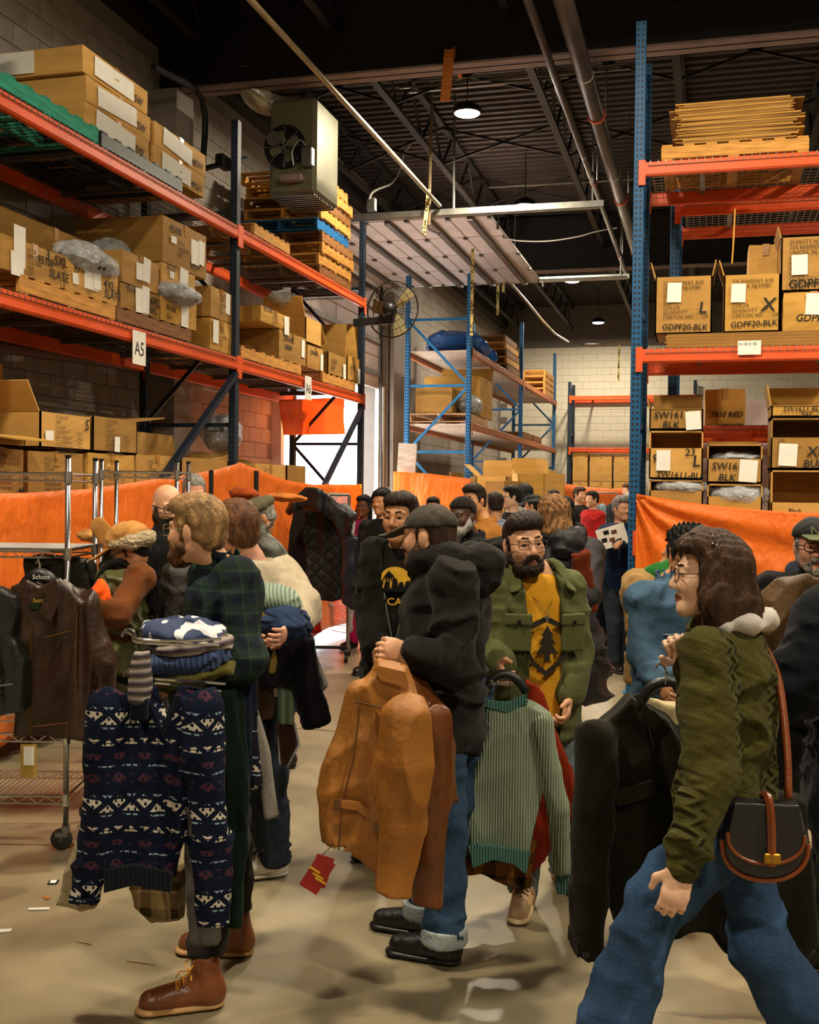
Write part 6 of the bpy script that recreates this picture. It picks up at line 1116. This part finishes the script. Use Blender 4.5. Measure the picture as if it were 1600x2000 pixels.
drape('tweed_sleeve', 'grey tweed sleeve hanging at the end of his armful', 'sweater', 4.72, [([(600, 1250), (612, 1255), (640, 1340), (622, 1356), (596, 1330)], 0, .035)], cloth('tweed_grey', '56504a', .3, .6), .008)
drape('brown_knit', 'brown knit hanging lowest in the armful', 'sweater', 4.7, [([(503, 1330), (535, 1325), (534, 1398), (506, 1406)], 0, .035)], cloth('brown_knit', '4a392c', .2, .6), .008)
drape('mint_sleeve', 'striped mint sleeve with green cuff', 'sweater', 4.66, [([(544, 1330), (574, 1328), (574, 1412), (546, 1412)], 0, .03)], rib('mint_stripe', '8d9a80', '4c6a5a', 30, 0), .004)
o, L = drape('bagged_sweater', 'brown sweater in clear bag at the bottom of the armful', 'sweater', 4.66, [([(544, 1414), (574, 1412), (584, 1452), (562, 1492), (552, 1488)], 0, .025)], cloth('choc_brown', '3a2417'), .008); bits(o, L, 'bag_edge', M_bag, [[(544, 1414), (548, 1488), (562, 1494), (585, 1452), (576, 1412)]], .006, -.02)
# ---- suede and leather jackets carried by the cap man
M_sue = leather('suede_tan', '8f5a1b', .6, .25, 5); o, L = drape('suede_jacket', 'tan suede leather jacket hanging back side out', 'jacket', 3.74, [([(722, 1318), (734, 1296), (786, 1306), (800, 1340), (812, 1380), (800, 1500), (782, 1600), (790, 1700), (770, 1712), (712, 1676), (640, 1652), (652, 1540), (676, 1440), (688, 1346)], .02, .055)], M_sue, .009, 13, res=.007, amp=.012, vf=24, tubes=[([(700, 1362), (668, 1470), (650, 1560), (654, 1650)], .03, [.055, .052, .045, .036]), ([(792, 1396), (790, 1480), (784, 1600), (768, 1735)], -.055, [.075, .085, .066, .046])])
SE = mk('suede_seam', '5a340e', .7, 0, .1, 5, 0); patch(o, L, 'collar_back', M_sue, [(726, 1300), (736, 1294), (788, 1306), (794, 1336), (740, 1322)], -.045, .012)
bits(o, L, 'yoke_seam', SE, [[(690, 1362), (712, 1368), (748, 1376)], [(748, 1378), (775, 1408)], [(700, 1372), (690, 1470), (668, 1560), (662, 1650)], [(750, 1390), (742, 1500), (730, 1560)]], .0035, -.05); patch(o, L, 'back_belt', M_sue, [(652, 1552), (700, 1556), (736, 1590), (734, 1602), (698, 1572), (652, 1566)], -.055, .008)
for (x, y) in ((660, 1560), (738, 1604)): patch(o, L, 'buckle', M_shb, [(x-7, y-9), (x+7, y-9), (x+7, y+11), (x-7, y+11)], -.062, .006)
o, L = drape('leather_jacket', 'dark brown leather jacket behind the suede one', 'jacket', 3.86, [([(788, 1312), (806, 1318), (838, 1362), (862, 1390), (864, 1560), (860, 1770), (826, 1776), (812, 1720), (812, 1500), (808, 1400)], .03, .06)], leather('cognac', '5f3310', .38), .01, 12, res=.008, vf=30, tubes=[([(850, 1392), (846, 1560), (838, 1760)], -.02, [.05, .06, .05])])
# red hang tag on a string
p, q = D(652, 1648, 3.7), D(620, 1708, 3.66); hg = empty('hang_tag', q, 'red paper hang tag swinging from the suede jacket sleeve', 'tag'); MB().box((0, 0, 0), (.034, .001, .06), Matrix.Rotation(.55, 3, 'Y')).go('card', mk('red_card', '8a1810', .5), hg, rot=(0, 0, TH)); MB().box((.012, .004, .01), (.03, .001, .052), Matrix.Rotation(.3, 3, 'Y')).go('card', mk('red_card', '8a1810', .5), hg, rot=(0, 0, TH)); MB().tube([(0, 0, .05), p-q], .0015, 4).go('string', M_ink, hg)
for z_ in (.016, -.004, -.02): MB().box((-.6*z_*.9, -.003, z_), (.02, .001, .0035), Matrix.Rotation(.55, 3, 'Y')).go('printed_line', mk('gold_print', 'c79a22', .7), hg, rot=(0, 0, TH))
# ---- mint sweater and layers held by the yellow tee man
o, L = drape('mint_sweater', 'mint ribbed crewneck sweater on a black hanger', 'sweater', 4.36, [([(938, 1372), (980, 1382), (1022, 1366), (1066, 1392), (1068, 1470), (1052, 1580), (1030, 1655), (918, 1652), (906, 1560), (930, 1470), (944, 1400)], 0, .045)], rib('mint_front', 'a9b79e', '74836c', 95, 0), .007, 12, res=.0075, amp=.012, vf=22, tubes=[([(1052, 1410), (1072, 1500), (1088, 1600), (1098, 1700)], -.02, [.045, .046, .04, .034])])
M_teal = rib('teal_rib', '5c8a80', '3f6a62', 90, 0); patch(o, L, 'neckband', M_teal, [(936, 1360), (944, 1376), (985, 1386), (1024, 1366), (1018, 1350), (985, 1366), (950, 1364)], -.035, .02); patch(o, L, 'hem_band', M_teal, [(914, 1648), (930, 1640), (1032, 1652), (1024, 1696), (1000, 1676), (960, 1668), (922, 1684)], -.012, .06); patch(o, L, 'cuff', M_teal, [(1084, 1698), (1110, 1698), (1116, 1736), (1086, 1738)], .012, .06)
o, L = drape('rust_jacket', 'rust red jacket hanging behind the mint sweater', 'jacket', 4.5, [([(1030, 1336), (1052, 1352), (1078, 1420), (1112, 1520), (1136, 1600), (1132, 1642), (1100, 1570), (1070, 1500), (1072, 1640), (1040, 1705), (1020, 1650), (1030, 1450)], 0, .04)], cloth('rust_red', '7a240c'), .01)
drape('buffalo_shirt', 'ochre and black check shirt under the mint sweater', 'shirt', 4.5, [([(905, 1640), (1040, 1640), (1032, 1724), (1010, 1726), (960, 1708), (902, 1702)], 0, .04)], plaid('buffalo', '8a5a18', '17110c', '5a3a14', .1), .01)
o = tag(MB().tube([D(948, 1352, 4.36), D(962, 1326, 4.36), D(985, 1316, 4.36), D(1010, 1328, 4.36), D(1028, 1352, 4.36)], .018, 8).go('hanger', M_black, sm=True), 'black plastic hanger of the mint sweater', 'hanger')
text('Schott', .028, mk('hanger_print', '9c968a', .6), o, D(958, 1338, 4.32), (PI/2, 0, TH), sx=1)
# ---- dark overshirt on a hanger held by the woman
o, L = drape('wool_overshirt', 'dark olive wool overshirt on a hanger held by the striding woman', 'jacket', 3.62, [([(1150, 1432), (1190, 1392), (1222, 1352), (1240, 1368), (1300, 1400), (1330, 1450), (1420, 1500), (1560, 1560), (1600, 1840), (1560, 1862), (1420, 1856), (1390, 1820), (1330, 1818), (1270, 1842), (1205, 1812), (1180, 1600)], .02, .05)], cloth('dark_olive_wool', '17150c', .25), .012, 10, res=.01, tubes=[([(1165, 1440), (1152, 1580), (1146, 1740), (1150, 1870)], -.01, [.062, .062, .056, .045])])
patch(o, L, 'collar', cloth('dark_olive_wool2', '211e10', .2), [(1220, 1352), (1240, 1366), (1262, 1450), (1296, 1416), (1256, 1382), (1232, 1348)], -.05, .012); patch(o, L, 'pocket', cloth('dark_olive_wool2', '211e10', .2), [(1190, 1536), (1262, 1512), (1270, 1542), (1194, 1564)], -.055, .01)
o = tag(MB().tube([D(1218, 1390, 3.6), D(1250, 1372, 3.58), D(1275, 1340, 3.56), D(1312, 1332, 3.55), D(1330, 1350, 3.55)], .017, 8).go('hanger', M_black, sm=True), 'black hanger of the dark olive overshirt', 'hanger'); MB().tube([D(1300, 1335, 3.52), D(1302, 1310, 3.48), D(1290, 1296, 3.46), D(1280, 1305, 3.46)], .004, 6).go('hook', M_chrome, o)
drape('cream_shirt', 'cream shirt layered inside the dark overshirt', 'shirt', 3.7, [([(1205, 1395), (1262, 1360), (1320, 1372), (1320, 1430), (1262, 1420), (1215, 1405)], 0, .03)], cloth('cream_lining', 'a89a76', .08), .008)
# ---- saddle bag of the woman
b_ = empty('saddle_bag', D(1488, 1690, 2.98), 'black leather saddle bag with tan strap on the striding woman', 'bag', rz=TH-.12); M_bl = leather('bag_black', '14161c', .35, .2); M_tn = leather('bag_tan', '7a3a14', .4, .2)
S = SDF((-.15, -.08, -.06), (.15, .08, .25), .006); S.poly([(-.115*math.cos(PI*i/14), .08-.11*math.sin(PI*i/14)**.75) for i in range(15)]+[(.09, .175), (-.09, .175)], 0, .042, .02, 0); S.go('body', M_bl, b_)
S = SDF((-.15, -.08, -.06), (.15, .08, .25), .006); S.poly([(-.1*math.cos(PI*i/14), .1-.08*math.sin(PI*i/14)**.8) for i in range(15)]+[(.085, .182), (-.085, .182)], -.045, .007, .006, 0); S.go('flap', M_bl, b_)
ed = [(-.1*math.cos(PI*i/14), .1-.08*math.sin(PI*i/14)**.8) for i in range(15)]; MB().tube([(x, -.05, z) for x, z in ed], .005, 6).go('flap_trim', M_tn, b_); MB().tube([(-.113*math.cos(PI*i/14), -.037, .075-.105*math.sin(PI*i/14)**.75) for i in range(15)], .006, 6).go('body_trim', M_tn, b_)
MB().tube([(0, .0, .19), (.005, -.03, .195), (.008, -.056, .17), (.012, -.06, .1), (.014, -.058, .02)], .012, 6).go('closing_strap', M_tn, b_); MB().box((.014, -.066, .04), (.022, .004, .014)).go('clasp', mk('brass', 'a8802a', .3, .9), b_, bev=.003)
k_ = D(1488, 1690, 2.98); Rz = Matrix.Rotation(-(TH-.12), 3, 'Z'); st_ = [Rz@(D(*q)-k_) for q in ((1540, 1560, 3.0), (1538, 1480, 3.03), (1530, 1390, 3.08), (1518, 1320, 3.12), (1490, 1262, 3.15), (1440, 1240, 3.16))]; MB().tube(st_, .011, 6).go('shoulder_strap', M_tn, b_, sm=True)
# ---- brown jacket on the arm of the ball cap man
drape('brown_jacket', 'olive brown waxed jacket draped in front of the ball cap man', 'jacket', 4.45, [([(1492, 1172), (1520, 1136), (1560, 1124), (1600, 1142), (1640, 1170), (1640, 1330), (1560, 1330), (1505, 1290), (1490, 1230)], 0, .07)], mk('waxed_brown', '4a3314', .55, 0, .35, 6, .4, 30), .018, 9)
# ---- garments of the farther people
drape('rust_coat', 'rust coloured coat under the arm of the black coat shopper', 'coat', 6.7, [([(1112, 1080), (1148, 1078), (1150, 1120), (1162, 1186), (1140, 1192), (1125, 1140)], 0, .06)], cloth('rust_coat', '5a2410'), .012, res=.016)
drape('navy_jacket', 'navy jacket hanging over the plaid shopper arm', 'jacket', 11.75, [([(1182, 1096), (1212, 1096), (1222, 1180), (1216, 1236), (1184, 1258), (1158, 1260), (1164, 1180)], 0, .08)], cloth('far_navy', '10141f'), .02, 8, res=.025); drape('red_knit', 'red knit bundled on the plaid shopper arm', 'sweater', 11.7, [([(1178, 1072), (1210, 1066), (1216, 1088), (1190, 1098), (1178, 1088)], 0, .1)], cloth('red_knit', '8a1f14'), .02, 8, res=.025)
p = D(1196, 1048, 10.55); tag(MB().box((0, 0, 0), (.14, .003, .1), Matrix.Rotation(-.3, 3, 'Y')).go('printed_sheet', M_paper, None, p, rot=(0, 0, TH)), 'white sheet with garment pictures held by the navy tee man', 'sheet'); o = bpy.data.objects['printed_sheet']
for i, (x, z) in enumerate(((-.08, .05), (.02, .06), (-.1, -.05), (0, -.04), (.09, -.05))): MB().box((x*.75, -.005, z*.75), (.026, .001, .02), Matrix.Rotation(-.3, 3, 'Y')).go('picture', (M_char, M_shb)[i % 2], o)
# ================================================================ wire shelf units
def wshelf(loc, rz, w, d, H, zs, lab, liner=()):
    o = empty('wire_shelf', loc, lab, 'shelf', rz=rz)
    for x in (0, -w):
        for y in (0, d): MB().tube([(x, y, .1), (x, y, H)], .0135, 10).go('post', M_chrome, o, sm=True); MB().lathe([(.0, .012), (.016, .01), (.016, 0)], 10, (x, y, H)).go('post_cap', M_black, o)
    for z in zs:
        sh = MB().tube([(0, 0, z), (0, d, z), (-w, d, z), (-w, 0, z), (0, 0, z)], .006, 5); sh.tube([(0, 0, z-.035), (0, d, z-.035), (-w, d, z-.035), (-w, 0, z-.035), (0, 0, z-.035)], .005, 5); s_ = sh.go('shelf_frame', M_chrome, o); g = MB(); n = int(w/.028)
        for i in range(n): g.tube([(-i*.028, .0, z+.005), (-i*.028, d, z+.005)], .0025, 3, False)
        for y in (0, d):
            pts = [(-w*i/(2*int(w/.09)), y, z-(.034 if i % 2 else .002)) for i in range(2*int(w/.09)+1)]; g.tube(pts, .003, 4, False)
        g.go('wire_mesh', M_chrome, s_)['kind'] = 'stuff'
        for x in (0, -w):
            for y in (0, d): MB().tube([(x, y, z-.045), (x, y, z+.012)], .019, 10).go('collar', M_chrome, s_)
        if z in liner: MB().box((-w/2, d/2, z+.011), (w/2, d/2, .002)).go('shelf_liner', mk('frosted_liner', 'a9adad', .3), s_)
    for x in (0, -w):
        for y in (0, d):
            c = empty('caster', (x, y, 0)); c.parent = o; MB().tube([(0, 0, .085), (0, 0, .12)], .02, 10).go('stem', M_galv, c); MB().box((-.02, 0, .075), (.03, .022, .014)).go('yoke', M_galv, c, bev=.006); MB().lathe([(.0, -.014), (.045, -.014), (.052, -.008), (.052, .008), (.045, .014), (0, .014)], 18, (-.02, 0, .053), Matrix.Rotation(PI/2, 3, 'X')).go('wheel', mk('rubber', '2a2724', .7), c, sm=True)
            for g in (1, -1): MB().bar((-.005, .019*g, .08), (-.02, .019*g, .05), .004, .04, (0, 1, 0)).go('fork', M_galv, c)
    return o
q = AZ(128, 1660, 0); wshelf((q.x, q.y, 0), TH, 1.2, .46, 1.9, [.26, .56, 1.45, 1.82], 'chrome wire shelf unit on casters with leather jackets', (1.45,))
q = base(345, 7.0); wshelf((q.x, q.y, 0), TH, .48, .36, 1.93, [.3, 1.42, 1.86], 'narrower chrome wire shelf unit by the orange tarp')
# leather jackets on the shelf
M_brl = leather('brown_leather', '2a170b', .4, .45, 6); o, L = drape('brown_leather_jacket', 'dark brown leather jacket hanging on the wire shelf', 'jacket', 4.98, [([(34, 1148), (62, 1128), (88, 1142), (120, 1128), (150, 1158), (182, 1180), (190, 1300), (182, 1440), (140, 1430), (60, 1436), (34, 1436)], 0, .06)], M_brl, .012, 10, amp=.014, vf=14, tubes=[([(170, 1180), (192, 1260), (198, 1350), (184, 1440)], .0, [.055, .058, .055, .045])])
for pts in ([(40, 1150), (60, 1126), (72, 1170), (50, 1206)], [(118, 1124), (132, 1160), (112, 1210), (88, 1190), (104, 1150)]): patch(o, L, 'collar', M_brl, pts, -.085, .014)
bits(o, L, 'zip', mk('old_brass', '6a4a20', .4, .7), [[(74, 1200), (72, 1270), (70, 1360), (72, 1430)], [(100, 1240), (150, 1226)]], .0035, -.088); bits(o, L, 'seam', SE, [[(76, 1412), (142, 1404)], [(142, 1404), (142, 1436)], [(160, 1190), (158, 1300), (160, 1430)]], .0025, -.086)
patch(o, L, 'neck_lining', M_blk, [(64, 1150), (88, 1158), (112, 1150), (98, 1186), (72, 1190)], -.08, .006); patch(o, L, 'neck_label', cloth('green_label', '1e2a18'), [(64, 1168), (88, 1166), (88, 1186), (64, 1186)], -.086, .003); text('Schott', .03, M_gold, o, L(65, 1173, -.091), sx=1)
hg = tag(MB().tube([D(40, 1158, 4.95), D(60, 1130, 4.93), D(76, 1122, 4.93), D(94, 1130, 4.93), D(112, 1156, 4.95)], .03, 8).go('hanger', M_black, sm=True), 'broad black hanger of the brown leather jacket', 'hanger'); MB().tube([D(76, 1118, 4.93), D(78, 1104, 4.93), D(74, 1092, 4.93), D(70, 1100, 4.93)], .005, 5).go('hook', M_chrome, hg); text('Schott', .03, M_paper, hg, D(63, 1131, 4.88), (PI/2, 0, TH), sx=1)
M_blc = leather('black_leather', '141513', .3, .3); o, L = drape('black_leather_vest', 'black leather vest with skull patch at the left edge', 'vest', 4.86, [([(-40, 1140), (0, 1146), (34, 1162), (40, 1190), (30, 1240), (56, 1290), (52, 1384), (0, 1394), (-40, 1396)], 0, .05)], M_blc, .008, 8, amp=.01, vf=12)
patch(o, L, 'skull_patch', M_blk, [(-18, 1240), (12, 1240), (12, 1284), (-18, 1284)], -.07, .004); MB().lathe([(0, .004), (.016, .004), (.02, 0)], 14, L(0, 1254, -.076), Matrix.Rotation(PI/2, 3, 'X')).go('skull', M_paper, o); bits(o, L, 'crossbones', M_paper, [[(-12, 1266), (8, 1276)], [(-12, 1276), (8, 1266)]], .004, -.078); bits(o, L, 'zip', M_galv, [[(-10, 1338), (36, 1330)]], .005, -.07)
o, L = drape('black_leather_coat', 'black leather jacket hanging behind the brown one', 'jacket', 5.6, [([(60, 1090), (175, 1090), (190, 1150), (170, 1180), (60, 1180)], 0, .08)], M_blc, .012, 10, res=.014)
tg_ = empty('price_tag', D(56, 1452, 4.9), 'kraft price tag hanging below the leather jackets', 'tag', rz=TH); MB().box((0, 0, -.078), (.036, .001, .075)).go('card', card('kraft_tag', 'a0803c'), tg_); MB().box((.002, -.003, -.055), (.023, .001, .042)).go('sticker', M_paper, tg_); MB().tube([(0, 0, -.01), (0, 0, .05)], .001, 4).go('string', M_ink, tg_)
# hat on the shelf, hi-vis bundle
slab('hi_vis_cap', 'bright orange knit lying by the fleece hat man', 'hat', (196, 1166, 5.2), (.05, .06, .08), cloth('hi_vis', 'ff5a14', .05)); slab('tan_cap', 'tan cap lying on the narrow wire shelf', 'hat', (180, 1047, 6.85), (.09, .1, .03), M_tan)
# ================================================================ garment rails
def rail(pl, pr, z, lab, mat, H=1.65, bar=True):
    q = base(pl, z); w = (pr-pl)*z/FPX; o = empty('garment_rail', q, lab, 'clothes rail', rz=TH)
    for x in (0, w): MB().tube([(x, 0, .1), (x, 0, H)], .018, 8).go('upright', mat, o); MB().bar((x, -.28, .1), (x, .28, .1), .04, .03).go('foot', M_black, o)
    MB().tube([(0, 0, H if bar else 1.5), (w, 0, H if bar else 1.5)], .016, 8).go('top_bar', mat, o); MB().bar((0, 0, .12), (w, 0, .12), .03).go('base_bar', M_black, o)
    for x in (0, w):
        for y in (-.26, .26): MB().lathe([(0, -.015), (.045, -.015), (.045, .015), (0, .015)], 14, (x, y, .046), Matrix.Rotation(PI/2, 3, 'Y')).go('caster', M_black, o)
    return o
rail(588, 682, 11.5, 'steel garment rail with black quilted jackets', M_galv, 1.72); rail(1146, 1204, 24.5, 'far garment rail with pale denim jackets', M_galv, 1.8)
rail(412, 500, 8.3, 'black garment rail behind the flat cap man', M_black, 1.9, False); 
QJ = quilt('quilted_black', '131312')
drape('quilted_jacket', 'black diamond quilted jacket at the end of the rail', 'jacket', 11.25, [([(600, 1000), (625, 988), (655, 988), (676, 1010), (694, 1060), (684, 1166), (606, 1168), (596, 1080)], 0, .1)], QJ, .018, 7, res=.02)
drape('puffer_coat', 'black coat slung across the top of the rail', 'coat', 10.85, [([(560, 1000), (598, 952), (640, 962), (688, 1008), (684, 1030), (676, 1080), (640, 1000), (590, 990)], .05, .09)], mk('black_nylon', '121214', .35, 0, .3, 6, .5, 14), .025, 7, res=.022)
drape('long_coat', 'long black coat hanging left of the quilted jacket', 'coat', 11.55, [([(572, 990), (606, 985), (612, 1110), (585, 1160), (560, 1130)], 0, .09)], M_char, .02, 7, res=.022)
drape('bagged_coat', 'navy leather coat in clear plastic right of the quilted jacket', 'coat', 10.8, [([(668, 1056), (700, 1046), (716, 1070), (718, 1172), (690, 1186), (670, 1176)], 0, .08)], leather('navy_leather', '141a26', .3), .018, 7, res=.02)
drape('plastic_sheet', 'clear plastic sheet hanging behind the dark coats', 'plastic', 11.9, [([(640, 960), (680, 965), (696, 1020), (690, 1090), (650, 1060)], 0, .03)], M_bag, .02, 7, res=.025)
drape('red_bag', 'red plastic sack under the garment rail', 'bag', 11.9, [([(600, 1172), (622, 1170), (624, 1228), (600, 1228)], 0, .15)], cloth('red_plastic', 'a01a10'), .02, 7, res=.025); drape('clear_bag', 'clear plastic bag under the garment rail', 'bag', 12.1, [([(648, 1180), (688, 1176), (684, 1225), (652, 1230)], 0, .15)], M_bag, .03, 7, res=.025)
for i, (x, c_) in enumerate(((1163, '8fa3ad'), (1176, '7c929e'), (1192, '2b2d33'), (1199, '3a3f48'))): drape('denim_jacket', ('pale denim jacket at the left end of the far rail', 'second pale denim jacket on the far rail', 'dark jacket next to the denim on the far rail', 'slate jacket at the right end of the far rail')[i], 'jacket', 24.1+.14*i, [([(x-9, 988), (x, 980), (x+9, 988), (x+10, 1072), (x-9, 1070)], 0, .05)], denim('far_denim%d' % i, c_), .03, 5, res=.04)
# caps on the black rail
o = slab('knit_hat', 'rust brown cap lying on top of the black rail', 'hat', (478, 965, 8.2), (.11, .1, .05), cloth('rust_cap', '8a3a14')); slab('orange_hat', 'orange hat brim behind the flat cap man', 'hat', (560, 972, 8.5), (.14, .12, .025), cloth('orange_felt', 'b0662a'), tilt=.1)
# ================================================================ floor litter
M_lit = mk('litter_white', 'cfcac2', .7)
for (x, y, w_, h_, rz, mt, lb, nm) in ((76, 1775, .085, .022, .1, M_lit, 'long white paper strip on the floor at left', 'paper_strip'), (4, 1818, .07, .03, .2, M_lit, 'white paper scrap at the left picture edge', 'paper_scrap'), (104, 1723, .042, .05, .1, M_ink, 'small black printed label on the floor by the caster', 'printed_label'), (91, 1753, .02, .035, .5, cloth('orange_scrap', 'a5662c'), 'tiny orange scrap on the floor', 'scrap')):
    p = AZ(x, y, .004); o = tag(MB().box((0, 0, 0), (w_/2, h_/2, .002)).go(nm, mt, None, p, rot=(0, 0, TH+rz)), lb, 'litter')
    if nm == 'printed_label': MB().box((0, 0, .003), (.013, .017, .0005)).go('print', M_paper, o)
for i, (a, b) in enumerate((((248, 1876), (303, 1884)), ((150, 1838), (178, 1844)), ((945, 1876), (975, 1862)), ((990, 1580), (1010, 1574)))): tag(MB().tube([AZ(*a, .004), AZ(*b, .004)], .0025, 4).go('straw', mk('straw', 'b09458', .8)), ('longest pale straw on the floor before the brown boot', 'short straw left of the longest straw', 'straw on the floor right of the black shoe', 'straw on the floor behind the mint sweater')[i], 'litter')
